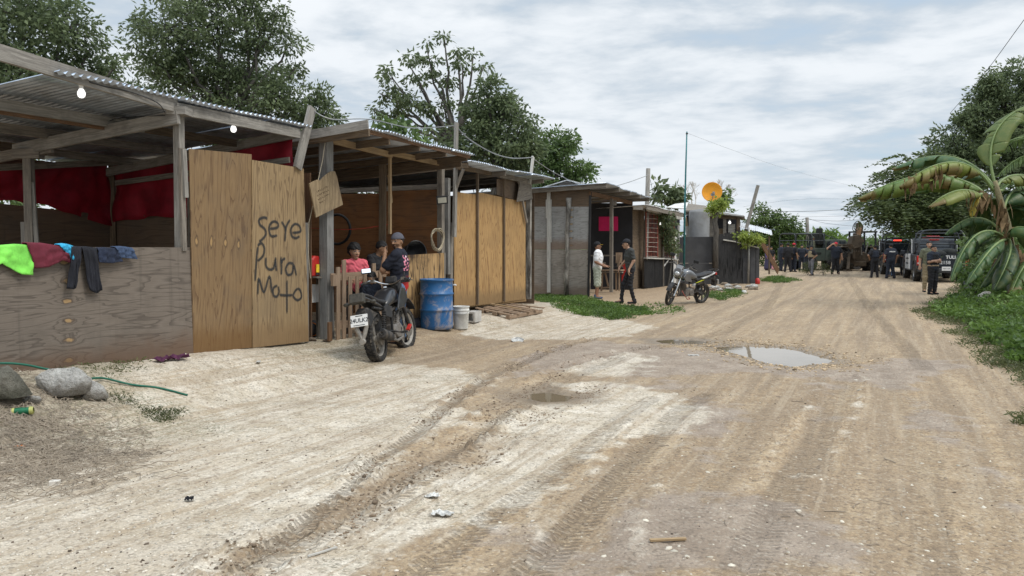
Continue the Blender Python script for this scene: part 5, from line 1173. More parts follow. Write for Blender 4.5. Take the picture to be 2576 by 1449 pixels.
for o in corrug('roof_sheet', zA, zB, zA-n3*4+V3(0, 0, -.2), None, mat='zinc_bright', seed=31): attach(o, h3)
board(h3, 'eave_fascia', 'old_beam', zA-V3(0, 0, .09), zB-V3(0, 0, .09), .03, .13)
part(h3, 'gable_vent', 'white_paint', lambda m: m.panel(f2b(*D5(1018, 488), .1), f2b(*D5(1100, 488), .1), f2b(*D5(1100, 460), .1), f2b(*D5(1018, 455), .1), .02, n=-WD))
tall = MB(); tall.tube([P(*D5(1112, 1160), 31.2), P(*D5(1125, 800), 31.2), P(*D5(1135, 500), 31.2), P(*D5(1146, 130), 31.2)], [.10, .09, .085, .08], 8); tag(tall.build('rough_pole', 'weathered', smooth=True), 'tall crooked grey pole carrying wires in front of the lattice hut', 'pole')
wirecurve('power_cable', [P(1450, 462, 26), P(1510, 474, 27), P(1570, 462, 29), P(1632, 440, 31)], .011, 'wire', 'wavy cable rising from the grey hut roof to the crooked pole', 'cable')
wirecurve('power_cable', [P(1636, 452, 31), P(1642, 480, 31.2), P(1650, 500, 31.5)], .008, 'cable', 'short dark cable drooping beside the crooked pole top', 'cable')
# creeper over the lattice
cr = empty('creeper', f3(*D5(1320, 1100), .2), label='leafy creeper climbing over the lattice windows', cat='creeper')
bl = [(tuple(f3(*D5(x, y), .22)), r) for x, y, r in ((1265, 500, .36), (1285, 550, .36), (1310, 600, .36), (1315, 660, .36), (1320, 720, .36), (1330, 780, .34), (1345, 830, .26), (1365, 850, .18), (1310, 560, .25), (1340, 700, .25))]
o, cl_ = crown('foliage', bl, None, 'leaf_dark', seed=41, dens=.75, cr=.2, per=14, leafL=.14, leafW=.07); attach(o, cr)
part(cr, 'stem', 'bark', lambda m: m.tube([f3(*D5(x, y), .15) for x, y in ((1310, 1200), (1335, 1050), (1350, 900), (1335, 700), (1290, 520))], [.03, .028, .025, .02, .012], 6), smooth=True)
# --- charcoal fence
fn = empty('charcoal_fence', P(1800, 722, 34.5), label='charcoal painted fence of one broad sheet, pickets and patched panels', cat='fence')
f4 = plane2(1712, 34.3, 1912, 35.0)
quad(fn, 'broad_sheet', 'charcoal_sheet', f4, 1418, 725, 1700, 950, 0, D5, y0b=722); quad(fn, 'broad_sheet', 'charcoal_sheet', f4, 1418, 952, 1700, 1165, .01, D5)
for i in range(24):
    x = 1706+i*10.8+random.uniform(-2, 2); top = 720-i*1.8+random.uniform(-16, 12); w_ = random.uniform(.07, .115)
    if i in (21, 22): top = 668; w_ = .14
    board(fn, 'picket', 'dark_stake', f4(*D5(x, 1152+random.uniform(-4, 4)), .0), f4(*D5(x+random.uniform(-3, 3), top), .0), w_, .02, up=f4.n)
quad(fn, 'patched_panel', 'charcoal_sheet', f4, 1968, 905, 2012, 1155, .03, D5); quad(fn, 'patched_panel', 'charcoal_sheet', f4, 1955, 770, 2050, 1150, -.03, D5); quad(fn, 'patched_panel', 'charcoal_sheet', f4, 2030, 775, 2080, 1152, .0, D5, y0b=780); quad(fn, 'patched_panel', 'charcoal_sheet', f4, 2080, 775, 2106, 1145, .02, D5)
for y in (755, 1075): board(fn, 'rail', 'dark_stake', f4(*D5(1700, y), -.05), f4(*D5(2105, y+10), -.05), .04, .08)
board(fn, 'top_pole', 'bleached', f4(*D5(1795, 748), .06), f4(*D5(1905, 765), .06), .05, .05); board(fn, 'top_pole', 'bleached', f4(*D5(1915, 770), .06), f4(*D5(2105, 818), .06), .05, .04)
e = f4(*D5(2106, 1150)); part(fn, 'return_panel', 'charcoal_sheet', lambda m: m.panel(e+V3(0, 0, 0), e+V3(.9, 3.2, 0), e+V3(.9, 3.2, 1.75), e+V3(0, 0, 1.75), .02))
gp_ = MB(); gp_.tube([f4(*D7(1178, 1330), .12), f4(*D7(1185, 900), .12), f4(*D7(1186, 585), .12)], .045, 8); tag(gp_.build('grey_pipe_post', 'wire', smooth=True), 'upright grey pipe in front of the fence end', 'post')
# --- things behind the fence
bh = empty('patched_hut', P(1790, 640, 37), label='patched hut with ragged roof showing over the charcoal fence', cat='hut')
f5 = plane2(1700, 37, 1920, 37.5)
board(bh, 'front_beam', 'old_beam', f5(*D7(385, 395), .1), f5(*D7(740, 415), .1), .08, .22); board(bh, 'front_beam', 'brown_wood', f5(*D7(530, 435), .05), f5(*D7(1130, 465), .05), .06, .16); board(bh, 'front_beam', 'old_beam', f5(*D7(740, 400), .2), f5(*D7(1120, 450), .2), .05, .12)
part(bh, 'roof', 'old_beam', lambda m: m.panel(f5(*D7(385, 375), .3), f5(*D7(700, 385), .3), f5(*D7(640, 310), -3), f5(*D7(410, 280), -3), .05, n=V3(0, -.2, 1)))
part(bh, 'roof', 'zinc_bright', lambda m: m.panel(f5(*D7(740, 398), .4), f5(*D7(1135, 440), .4), f5(*D7(1030, 400), -3), f5(*D7(880, 380), -3), .03, n=V3(0, -.2, 1)))
part(bh, 'plastic_roof', 'white_paint', lambda m: m.panel(f5(*D7(140, 330), -1), f5(*D7(390, 345), -1), f5(*D7(420, 265), -3), f5(*D7(250, 285), -3), .03, n=V3(0, -.2, 1)))
quad(bh, 'wall_board', 'old_beam', f5, 690, 450, 745, 700, 0, D7); quad(bh, 'wall_board', 'brown_wood', f5, 790, 600, 860, 700, -.1, D7); quad(bh, 'wall_board', 'old_beam', f5, 860, 460, 900, 700, .05, D7); quad(bh, 'cloth_wall', 'bleached', f5, 925, 545, 1010, 690, -.2, D7)
quad(bh, 'interior_shade_panel', 'black_sheet', f5, 390, 430, 1060, 760, -1.2, D7); board(bh, 'post', 'brown_wood', f5(*D7(1052, 700), .1), f5(*D7(1052, 440), .1), .14, .1, up=f5.n)  # shade under the ragged roof painted as a black panel behind the boards
board(bh, 'leaning_board', 'pine', f5(*D7(395, 580), .3), f5(*D7(375, 460), .3), .16, .03, up=f5.n); board(bh, 'leaning_board', 'bleached', f5(*D7(420, 705), .31), f5(*D7(395, 570), .31), .16, .03, up=f5.n)
plain('tank_plastic', (.24, .24, .24), .6, 0, .12, 2, .05, 20, dirt=(.15, .14, .12), dirtamt=.6)
tk = MB(); c0 = P(1758, 640, 36.4); c0.z = .5; tk.lathe([(0, 0), (.42, 0), (.44, .1), (.44, .95), (.45, 1.0), (.44, 1.05), (.44, 2.5), (.40, 2.6), (0, 2.65)], 28, c0); tag(tk.build('water_tank', 'tank_plastic', smooth=True), 'pale grey cylindrical tank standing behind the broad charcoal sheet', 'water tank')
# lime-leaved living post
lp = empty('living_stake', f4(1807, 725), label='rough live stake sprouting lime green leaves under the orange dish', cat='tree')
part(lp, 'trunk', 'bark', lambda m: m.tube([f4(*D7(x, y), .2) for x, y in ((762, 1150), (765, 740), (775, 640), (755, 520), (770, 400), (772, 330))], [.12, .11, .11, .10, .10, .07], 8), smooth=True)
o, _ = crown('crown', [(tuple(f4(*D7(x, y), .2)), r) for x, y, r in ((745, 300, .22), (800, 290, .26), (850, 260, .2), (790, 350, .3), (730, 360, .25), (850, 330, .15))], None, 'leaf_lime', seed=43, dens=1.1, cr=.2, per=16, leafL=.15, leafW=.07); attach(o, lp)
lw = empty('potted_greenery', f4(1885, 615, -.3), label='yellow-green bush spilling over the right end of the charcoal fence', cat='bush')
o, _ = crown('foliage', [(tuple(f4(*D7(x, y), .15)), r) for x, y, r in ((1120, 700, .25), (1180, 720, .28), (1240, 730, .3), (1290, 750, .22), (1150, 770, .2))], None, 'leaf_lime', seed=44, dens=1.2, cr=.22, per=16, leafL=.16, leafW=.07); attach(o, lw)
part(lw, 'stems', 'bark', lambda m: m.tube([f4(*D7(1200, 1100), -.4), f4(*D7(1200, 760), -.1)], [.04, .03], 6))
# orange dish
plain('dish_orange', (.80, .33, .015), .55, 0, .06, 3, .05, 10, dirt=(.45, .2, .05), dirtamt=.4)
dr = empty('satellite_dish', P(1791, 520, 36), label='round orange satellite dish on a pole above the living stake', cat='satellite dish')
dc = P(1791, 483, 36); m = MB(); ax = V3(-.25, -1, .12).normalized()
m.lathe([(0, -.07), (.12, -.066), (.25, -.045), (.36, -.012), (.42, .02), (.425, .028), (.415, .03), (.36, 0), (.25, -.033), (.12, -.054), (0, -.058)], 40, dc, ax); attach(m.build('reflector', 'dish_orange', None, smooth=True), dr)
m = MB(); m.tube([P(1791, 530, 36.1), P(1791, 495, 36.08)], .03, 8); m.box(dc-V3(0, .14, .12), (.16, .08, .1)); m.box(dc-V3(-.02, .2, .04), (.09, .06, .09)); m.tube([dc-V3(0, .12, .3), dc-V3(0, .22, .05)], .018, 6); attach(m.build('mount', 'wire', None), dr)
# blue-green mast
plain('mast_teal', (.035, .16, .17), .5, .2, .2); mt_ = empty('radio_mast', P(1722, 700, 33.6), label='thin tall blue-green pole rising beside the lattice hut', cat='mast')
part(mt_, 'pole', 'mast_teal', lambda m: m.tube([P(1720, 706, 33.6), P(1722, 560, 33.6), P(1725, 430, 33.6), P(1728, 331, 33.6)], [.045, .04, .033, .026], 8), smooth=True); part(mt_, 'insulator', 'cable', lambda m: m.box(P(1728, 336, 33.6), (.08, .06, .05)))
wirecurve('power_cable', [P(1729, 335, 33.6), P(1850, 380, 40), P(1990, 428, 50), P(2190, 480, 70)], .0045, 'wire', 'faint long wire sloping from the mast top across the sky', 'cable')
lpz = MB(); lpz.beam(P(1876, 580, 37.2), P(1907, 466, 37.2), .13, .10, up=(0, -1, 0)); tag(lpz.build('leaning_pole', 'weathered'), 'square grey pole tilted to the right behind the fence end', 'pole')
lpk = MB(); lpk.beam(P(1958, 683, 42), P(1910, 600, 39.5), .30, .04, up=(.2, -1, .3)); tag(lpk.build('propped_plank', 'red_wood'), 'long brown plank propped slanting against the fence end', 'plank')
sr = empty('low_tin_awning', P(1900, 590, 38), label='low whitish corrugated awning sticking out past the fence end', cat='awning')
for o in corrug('roof_sheet', P(1860, 571, 37), P(1942, 592, 37), P(1864, 560, 40), None, mat='zinc_bright', seed=8, pitch=.09, amp=.012): attach(o, sr)
for u, v in ((1866, 580), (1935, 594)): board(sr, 'support', 'brown_wood', P(u, 690, 38), P(u, v, 38), .06, .06, up=(0, -1, 0))
for nm, x, y, Yd, lab in (('a', 67, 533, 32.6, 'small lit bulb hanging inside the lattice hut'), ('b', 942, 525, 36.6, 'small lit bulb under the ragged roof over the charcoal fence')):
    p = P(*D7(x, y), Yd); r = empty('light_bulb', p, label=lab, cat='light bulb'); m = MB(); m.ball(p, .062, 12); attach(m.build('glass', 'bulb', None, smooth=True), r); m = MB(); m.tube([p+V3(0, 0, .05), p+V3(0, 0, .12)], .03, 8); attach(m.build('socket', 'porcelain', None), r)
rj = MB(); rj.lathe([(0, 0), (.09, 0), (.10, .03), (.09, .2), (.04, .25), (0, .25)], 14, V3(*f4(*D7(1295, 1318), .35)[:2], 0)); tag(rj.build('red_container', 'red_plastic', smooth=True), 'small red container at the foot of the fence corner', 'container')
# distant pole, wires
up = MB(); up.tube([P(2029, 680, 62), P(2029, 620, 62), P(2031, 578, 62), P(2030, 547, 62)], [.17, .16, .14, .12], 8); tag(up.build('utility_pole', 'weathered', smooth=True), 'distant bare utility pole above the army truck', 'utility pole')
for i, (a, b, c, r) in enumerate([((1900, 532, 55), (2050, 531, 60), (2200, 522, 64), .014), ((2030, 552, 62), (2110, 556, 64), (2190, 550, 66), .012), ((1990, 560, 60), (2010, 553, 61), (2030, 549, 62), .01), ((2031, 549, 62), (2080, 562, 64), (2180, 572, 68), .010), ((1920, 545, 60), (2060, 545, 66), (2200, 540, 70), .008), ((1870, 520, 60), (2040, 500, 80), (2260, 505, 95), .006)]):
    wirecurve('overhead_wire', [P(*a), P(*b), P(*c)], r, 'cable', 'thin overhead wires crossing the sky behind the far pole', 'wire', 'overhead wires')
wirecurve('overhead_wire', [P(2390, 285, 30), P(2480, 180, 24), P(2576, 50, 19), P(2650, -40, 16)], .008, 'cable', 'single dark wire rising steeply at the top right', 'wire')
# timber stack behind pickup
ts = empty('plank_stack', P(2390, 640, 45), label='pale weathered boards stacked behind the nearer police pickup', cat='boards')
for i in range(9): board(ts, 'board', ['weathered', 'bleached', 'old_beam'][i % 3], P(2338+i % 3*6, 643-i*7, 45), P(2432, 641-i*7.2, 44.6), .16, .11)
board(ts, 'upright', 'brown_wood', P(2345, 660, 44.7), P(2345, 588, 44.7), .1, .1, up=(0, -1, 0)); board(ts, 'upright', 'brown_wood', P(2405, 660, 44.4), P(2405, 585, 44.4), .1, .1, up=(0, -1, 0))

# ================================================================ SMALL THINGS IN THE YARD
def rock(name, p, size, sc, mat, label, seed, cat='rock', group=None, flat=.3):
    rr = np.random.default_rng(seed); m = MB(); m.ball((0, 0, 0), 1.0, 72); V = np.array([tuple(v) for v in m.v]); N = V/np.linalg.norm(V, axis=1, keepdims=True)
    d = np.zeros(len(V))
    for f, a in ((1.3, .15), (2.7, .10), (6, .075), (13, .045), (24, .028), (40, .014)):
        w_ = rr.normal(0, f, (5, 3)); d += a*np.sin(N@w_.T+rr.uniform(0, 6, 5)).mean(1)*1.8
    for _ in range(10):                                # planar breaks
        n = rr.normal(0, 1, 3); n /= np.linalg.norm(n); h = rr.uniform(.72, .93); pr = N@n; d = np.where(pr*(1+d) > h, (h/np.maximum(pr, .01)-1)*.7+d*.3, d)
    V = N*(1+d)[:, None]*np.array(sc)*size; V[:, 2] = np.maximum(V[:, 2], -flat*size)
    o = mesh_obj(name, V, [tuple(f) for f in m.f], mat, smooth=True); o.location = p; return tag(o, label, cat, group)
def rockmat(name, a, b_, dirt):
    m, t, b = newmat(name); tc = t.n('ShaderNodeTexCoord').outputs['Object']; n = t.noise(tc, 4, 8, .7); n2 = t.noise(tc, 22, 6, .7); c = t.mix(t.ss(n, .35, .65), a, b_); c = t.mix(t.ss(n2, .52, .68, 0, .6), c, dirt)
    z = t.n('ShaderNodeSeparateXYZ', None, Vector=tc).outputs[2]; c = t.mix(t.ss(t.math('ADD', z, t.math('MULTIPLY', n2, -.12)), .02, -.08, 0, .7), c, dirt)
    lk(t, c, b.inputs['Base Color']); b.inputs['Roughness'].default_value = .95; lk(t, t.bump(t.math('ADD', n, n2), 1.0, .08), b.inputs['Normal'])
rockmat('limestone', (.74, .72, .67), (.42, .40, .37), (.17, .145, .11)); rockmat('mossy_stone', (.13, .125, .095), (.25, .235, .19), (.075, .07, .045)); rockmat('tan_stone', (.36, .29, .21), (.24, .18, .13), (.12, .09, .06))
def rp(u, v, dz=0): p = onG(u, v); p.z = gfull(p.x, p.y); return p+V3(0, 0, dz)
rock('boulder', rp(160, 1000, .06), .195, (1.15, .8, .82), 'limestone', 'largest whitish limestone boulder lying on dry weeds by the low wall', 1); rock('boulder', rp(233, 1003, .03), .135, (1.05, .8, .85), 'limestone', 'greyish limestone lump leaning on the largest boulder, on its right', 2)
rock('boulder', rp(0, 1020, .09), .215, (.95, .8, 1.0), 'mossy_stone', 'dark mossy boulder cut by the left edge of the picture', 3); rock('stone', rp(82, 1027, .02), .07, (1.1, .8, .7), 'limestone', 'fist-sized pale stone between the boulders and the green can', 4)
rock('stone', rp(745, 856, .03), .12, (1.3, .8, .65), 'mossy_stone', 'grey stone wedged at the foot of the lettered gate sheet', 5); rock('stone', rp(786, 860, .02), .06, (1.2, .8, .6), 'tan_stone', 'small stone just right of the grey stone by the gate', 6); rock('stone', rp(823, 862, .02), .055, (1.3, .8, .5), 'tan_stone', 'flat tan stone at the foot of the big grey post', 7)
rock('stone', rp(1442, 748, .10), .22, (1.1, .8, .75), 'tan_stone', 'brown stone at the foot of the grey plywood hut', 8)
rock('stone', rp(2450, 748, .05), .24, (1.2, .8, .7), 'limestone', 'pale rock in the weeds, left one of the pair under the banana', 9); rock('stone', rp(2490, 758, .05), .27, (1.1, .8, .85), 'limestone', 'pointed pale rock in the weeds, right one of the pair under the banana', 10)
for i in range(26):
    u = random.uniform(1690, 1905); v = random.uniform(716, 732); rock('rubble_stone', rp(u, v, .02), random.uniform(.07, .17), (1.2, .9, .7), ['tan_stone', 'limestone'][i % 2], 'rubble stones heaped along the foot of the charcoal fence', 200+i, group='rubble along the charcoal fence')
# hose
plain('hose_green', (.012, .12, .075), .5, 0, .15, 10, .1)
hz = lambda u, v, h=.015: rp(u, v, h)
m = MB()
def smooth_pts(pts, k=6):
    out = []
    for i in range(len(pts)-1):
        p0 = pts[max(i-1, 0)]; p1 = pts[i]; p2 = pts[i+1]; p3 = pts[min(i+2, len(pts)-1)]
        for j in range(k): s = j/k; out.append(.5*((2*p1)+(p2-p0)*s+(2*p0-5*p1+4*p2-p3)*s*s+(3*p1-p0-3*p2+p3)*s**3))
    return out+[pts[-1]]
hosepts = [P(-160, 940, 7.2), P(-60, 922, 7.3), P(0, 914, 7.45), P(60, 917, 7.6), P(120, 929, 7.75), P(175, 938, 7.85), P(215, 952, 7.85), hz(262, 966, .03), hz(330, 973, .02), hz(400, 979, .012), hz(472, 996, .012)]
m.tube(smooth_pts(hosepts), .0105, 8); tag(m.build('garden_hose', 'hose_green', smooth=True), 'dark green garden hose running behind the boulders and ending in the pale yard', 'hose')
# green can
plain('can_green', (.015, .13, .06), .35, .3, .15, 20, 0); plain('can_yellow', (.42, .42, .14), .4, .2, .1); plain('tin', (.55, .55, .54), .35, .9, .1)
cn = empty('drink_can', rp(57, 1056, .035), label='crushed green and yellow drink can lying on dry twigs', cat='can'); a_ = V3(.95, .28, .05).normalized()
m = MB(); m.lathe([(.024, -.085), (.033, -.075), (.034, 0), (.030, .03), (.033, .06), (.033, .07)], 20, (0, 0, 0), a_); m.build('body', 'can_green', cn, smooth=True)
m = MB(); m.lathe([(.0345, -.075), (.0345, -.055)], 20, (0, 0, 0), a_); m.lathe([(.0345, .055), (.034, .075), (.026, .085)], 20, (0, 0, 0), a_); m.build('band', 'can_yellow', cn); m = MB(); m.lathe([(0, -.08), (.026, -.083), (.025, -.088)], 20, (0, 0, 0), a_); m.build('rim', 'tin', cn)
# scraps
def scrap(name, u, v, w, d, h, mat, label, seed=0, rot=0, crumple=.3, cat='litter'):
    rr = np.random.default_rng(seed); nx = ny = 9; p = rp(u, v, .004); V = []; F = []
    for j in range(ny):
        for i in range(nx): V.append(((i/(nx-1)-.5)*w*(1+rr.normal(0, .03)), (j/(ny-1)-.5)*d*(1+rr.normal(0, .03)), h*(.5+.5*math.sin(i*1.7+seed)*math.cos(j*1.3+seed*2))*1.0+abs(rr.normal(0, crumple*h*.5))))
    F = [(j*nx+i, j*nx+i+1, (j+1)*nx+i+1, (j+1)*nx+i) for j in range(ny-1) for i in range(nx-1)]
    o = mesh_obj(name, V, F, mat); o.location = p; o.rotation_euler = (0, 0, rot); s = o.modifiers.new('s', 'SOLIDIFY'); s.thickness = .002; return tag(o, label, cat)
plain('cloth_purple', (.075, .018, .05), .9, 0, .4, 20, .3); plain('wrapper', (.50, .49, .46), .4, .1, .4, 30, .2); plain('orange_scrap', (.70, .20, .03), .6); plain('dark_rag', (.018, .018, .025), .9, 0, .3); plain('brick_pale', (.60, .56, .50), .9, 0, .15, 20, .3)
scrap('rag', 432, 906, .40, .12, .06, 'cloth_purple', 'dark purple cloth crumpled on the ground by the low wall', 3, .95, cat='cloth')
scrap('wrapper', 1085, 1260, .10, .07, .02, 'wrapper', 'crumpled silver wrapper, farther of the two on the muddy track', 4, .3); scrap('wrapper', 1112, 1300, .13, .08, .025, 'wrapper', 'crumpled striped wrapper, nearer of the two on the muddy track', 5, -.4)
scrap('orange_peel', 52, 1128, .09, .02, .012, 'orange_scrap', 'thin orange plastic strip on the left ground', 6, .15); scrap('rag', 476, 1262, .05, .04, .03, 'dark_rag', 'small dark crumpled lump on the pale foreground', 7, 0)
scrap('paper_scrap', 1745, 895, .16, .07, .01, 'wrapper', 'flat white scrap just in front of the big puddle', 8, 0); scrap('cardboard_strip', 650, 912, .05, .22, .008, 'bleached', 'pale wooden strip lying on the yard below the gate', 9, .3, 0)
m = MB(); m.box(rp(138, 1222, .012), (.065, .045, .035), Euler((0, 0, .1)).to_matrix()); tag(m.build('brick_fragment', 'brick_pale', bevel=.004), 'small square pale brick piece in the left foreground', 'brick')
m = MB(); m.beam(rp(1635, 1372, .012), rp(1725, 1366, .012), .022, .012); tag(m.build('stick', 'pine'), 'pale splintered stick near the bottom edge', 'stick'); m = MB(); m.beam(rp(775, 1412, .01), rp(848, 1388, .01), .012, .008); tag(m.build('stick', 'bleached'), 'thin pale stick on the brown track, lower left', 'stick')
m = MB(); q = rp(1302, 860, .0); m.lathe([(0, .004), (.085, .004), (.105, .01), (.11, .03), (.108, .03), (.10, .012)], 24, q, (0, -.3, 1)); tag(m.build('plastic_disc', 'wrapper', smooth=True), 'round translucent lid lying on the road between the bike and the pallets', 'disc')
m = MB(); m.lathe([(0, 0), (.07, 0), (.09, .05), (.07, .11), (0, .12)], 14, rp(1872, 739, 0)); tag(m.build('white_bottle', 'white_paint', smooth=True), 'small white plastic bottle in the grass tuft by the silver motorcycle', 'bottle')
# laundry on the low wall
def fabric(name, col, rough=.9): return plain(name, col, rough, 0, .3, 5, .6, 26)
for n_, c_ in (('cloth_lime', (.22, .70, .10)), ('cloth_maroon', (.14, .020, .035)), ('cloth_sky', (.04, .35, .58)), ('cloth_black', (.016, .017, .024)), ('cloth_navy', (.020, .028, .055)), ('cloth_denim', (.045, .07, .13)), ('cloth_greyish', (.10, .10, .11)), ('cloth_white', (.75, .75, .76))): fabric(n_, c_)
def laundry(name, cols, mat, label, seed, thick=.006, back=.22, off=.03, amp=.014, extra=None):
    """cols: list of (u_top, v_top, u_bottom, v_bottom): hanging strips left to right; the cloth folds over the wall top"""
    rr = random.Random(seed); nx = 22; ny = 16; V = []; ph = [rr.uniform(0, 6) for _ in range(4)]
    def at(t):
        k = t*(len(cols)-1); i = min(int(k), len(cols)-2); f = k-i; return [cols[i][j]*(1-f)+cols[i+1][j]*f for j in range(4)]
    for i in range(nx):
        t = i/(nx-1); ut, vt, ub, vb = at(t); top = WP(ut, vt, off); col = []
        for j in range(-5, ny):
            if j < 0: s = -j; p = top-WNRM*(.055*min(s, 1)+.0*s)+V3(0, 0, .006-.05*max(0, s-1)); p = p-WNRM*(.012 if s > 1 else 0)
            else:
                s = j/(ny-1); p = WP(ut+(ub-ut)*s, vt+(vb-vt)*s, off); w_ = amp*min(1, s*3+.15)*(math.sin(t*9+ph[0]+s*1.3)+.8*math.sin(t*23+ph[1]+s*5)+.35*math.sin(s*13+ph[2]+t*4)); p = p+WNRM*(abs(w_)+.004)
            col.append(p)
        V += col
    k = ny+5; F = [(i*k+j, (i+1)*k+j, (i+1)*k+j+1, i*k+j+1) for i in range(nx-1) for j in range(k-1)]
    o = mesh_obj(name, V, F, mat, smooth=True); s = o.modifiers.new('s', 'SOLIDIFY'); s.thickness = thick
    return tag(o, label, 'clothing', 'laundry hung over the low wall') if label else o
laundry('lime_shirt', [(-60, 620, -50, 690), (0, 620, 0, 662), (45, 616, 50, 690), (75, 618, 82, 692)], 'cloth_lime', 'bright lime green shirt draped over the low wall', 1)
r_ = laundry('maroon_shirt', [(66, 612, 85, 675), (110, 613, 120, 672), (150, 620, 155, 655), (176, 640, 177, 662)], 'cloth_maroon', 'maroon shirt draped over the low wall next to the lime one', 2, off=.045)
laundry('blue_cloth', [(148, 616, 156, 628), (165, 614, 170, 640), (182, 619, 180, 655)], 'cloth_sky', 'small sky blue cloth folded on the wall between maroon and black garments', 3, off=.05)
laundry('striped_trousers', [(178, 622, 166, 726), (190, 620, 185, 728), (203, 622, 190, 718)], 'cloth_black', 'black track trousers with a white side stripe, one leg hanging narrow', 4, off=.06)
laundry('black_trousers', [(204, 622, 222, 730), (222, 622, 240, 738), (241, 624, 253, 730)], 'cloth_black', 'black trousers hanging lowest from the low wall', 5, off=.05)
laundry('navy_shorts', [(243, 625, 248, 660), (270, 624, 275, 662), (296, 626, 305, 658)], 'cloth_navy', 'navy shorts hung beside the black trousers', 6, off=.045)
laundry('grey_shorts', [(288, 622, 300, 648), (310, 621, 320, 650), (330, 624, 345, 652)], 'cloth_denim', 'grey-blue shorts at the right end of the laundry', 7, off=.05)
# blue drum
def drummat():
    m, t, b = newmat('drum_blue'); tc = t.n('ShaderNodeTexCoord').outputs['Object']; n = t.noise(tc, 3, 8, .72, .5); z = t.n('ShaderNodeSeparateXYZ', None, Vector=tc).outputs[2]
    c = t.mix(t.noise(tc, 5, 4), (.010, .075, .22), (.022, .14, .34)); f = t.ss(t.math('ADD', n, t.math('MULTIPLY', t.math('ABSOLUTE', t.math('SUBTRACT', z, .40)), -.10)), .46, .58, 0, .8); c = t.mix(f, c, (.30, .27, .27))
    lk(t, c, b.inputs['Base Color']); b.inputs['Roughness'].default_value = .42; lk(t, t.bump(n, .1, .01), b.inputs['Normal'])
drummat()
p = onG(1098, 829); Yd = 14.9; p = V3((1098-1288)/FPX*Yd, Yd, gzf((1098-1288)/FPX*Yd, Yd)-.01)
dm = empty('plastic_drum', p, label='scuffed open-topped blue plastic drum beside the white bucket', cat='drum')
prof = [(0, .01), (.26, .01), (.285, .03), (.292, .08), (.288, .30), (.290, .335), (.303, .345), (.303, .365), (.290, .375), (.288, .60), (.290, .615), (.305, .63), (.305, .65), (.290, .66), (.287, .80), (.287, .86), (.303, .87), (.305, .895), (.295, .90), (.275, .89), (.272, .85), (.272, .06), (0, .05)]
m = MB(); m.lathe(prof, 40); m.build('barrel', 'drum_blue', dm, smooth=True); m = MB(); m.tube([(.30, -.02, .79), (.33, -.03, .795), (.355, -.03, .785)], [.018, .014, .012], 8); m.build('tap', 'white_paint', dm, smooth=True)
plain('bucket_white', (.68, .67, .63), .5, 0, .08, 3, .05, 20, dirt=(.20, .19, .17), dirtamt=.5)
p = V3((1159-1288)/FPX*15.2, 15.2, 0); p.z = gzf(p.x, p.y); bk = empty('bucket', p, label='dirty white paint bucket between the drum and the cinder block', cat='bucket')
m = MB(); m.lathe([(0, .005), (.125, .005), (.13, .02), (.145, .28), (.152, .285), (.152, .30), (.147, .305), (.149, .335), (.155, .34), (.155, .355), (.149, .36), (.151, .40), (.158, .402), (.158, .42), (.15, .42), (.145, .40), (.12, .03), (0, .03)], 32); m.build('pail', 'bucket_white', bk, smooth=True)
m = MB(); m.tube([(.155*math.cos(a), .155*math.sin(a)-.01, .36-.10*math.sin(a) if False else .36-.09*abs(math.sin(a))) for a in [math.pi+math.pi*i/12 for i in range(13)]], .003, 5); m.build('handle', 'wire', bk)
plain('concrete', (.46, .44, .41), .95, 0, .12, 10, .5, 40, dirt=(.30, .26, .21), dirtamt=.4)
Yc = 16.0; p = V3((1190-1288)/FPX*Yc, Yc, 0); p.z = gzf(p.x, p.y)+.02; cb = empty('cinder_block', p, (0, 0, R(-18)), label='grey hollow cinder block beside the white bucket', cat='block')
m = MB(); w_, h_, d_, t_ = .20, .20, .38, .03
m.box((0, 0, t_/2), (w_, d_, t_)); m.box((0, 0, h_-t_/2), (w_, d_, t_)); m.box((-w_/2+t_/2, 0, h_/2), (t_, d_, h_-2*t_)); m.box((w_/2-t_/2, 0, h_/2), (t_, d_, h_-2*t_)); m.build('shell', 'concrete', cb)
pt = empty('wooden_pallet', WL(18.6, .8, .2), label='broken wooden pallet lying in front of the light plywood shack', cat='pallet')
for i, (y, o_, t_) in enumerate(((17.4, .25, 0), (17.65, .3, .04), (17.9, .25, -.03), (18.15, .32, .05), (18.45, .28, 0), (18.75, .32, -.06), (19.05, .3, .04))):
    a = WL(y, o_-.15, 0); b = WL(y+t_*2, o_+.62, 0); a.z = gzf(a.x, a.y)+.09; b.z = gzf(b.x, b.y)+.09+.006*i; board(pt, 'slat', 'pallet_wood', a, b, .12, .02)
for o_ in (.25, .55, .85): a = WL(17.3, o_, 0); b = WL(19.1, o_, 0); a.z = gzf(a.x, a.y)+.04; b.z = gzf(b.x, b.y)+.045; board(pt, 'bearer', 'pallet_wood', a, b, .09, .07)
lb = MB(); a = onG(1205, 778)+V3(0, 0, .16); b = onG(1310, 790)+V3(0, 0, .10); lb.beam(a, b, .09, .04); tag(lb.build('loose_board', 'pine'), 'loose light board lying across the broken pallet', 'board')
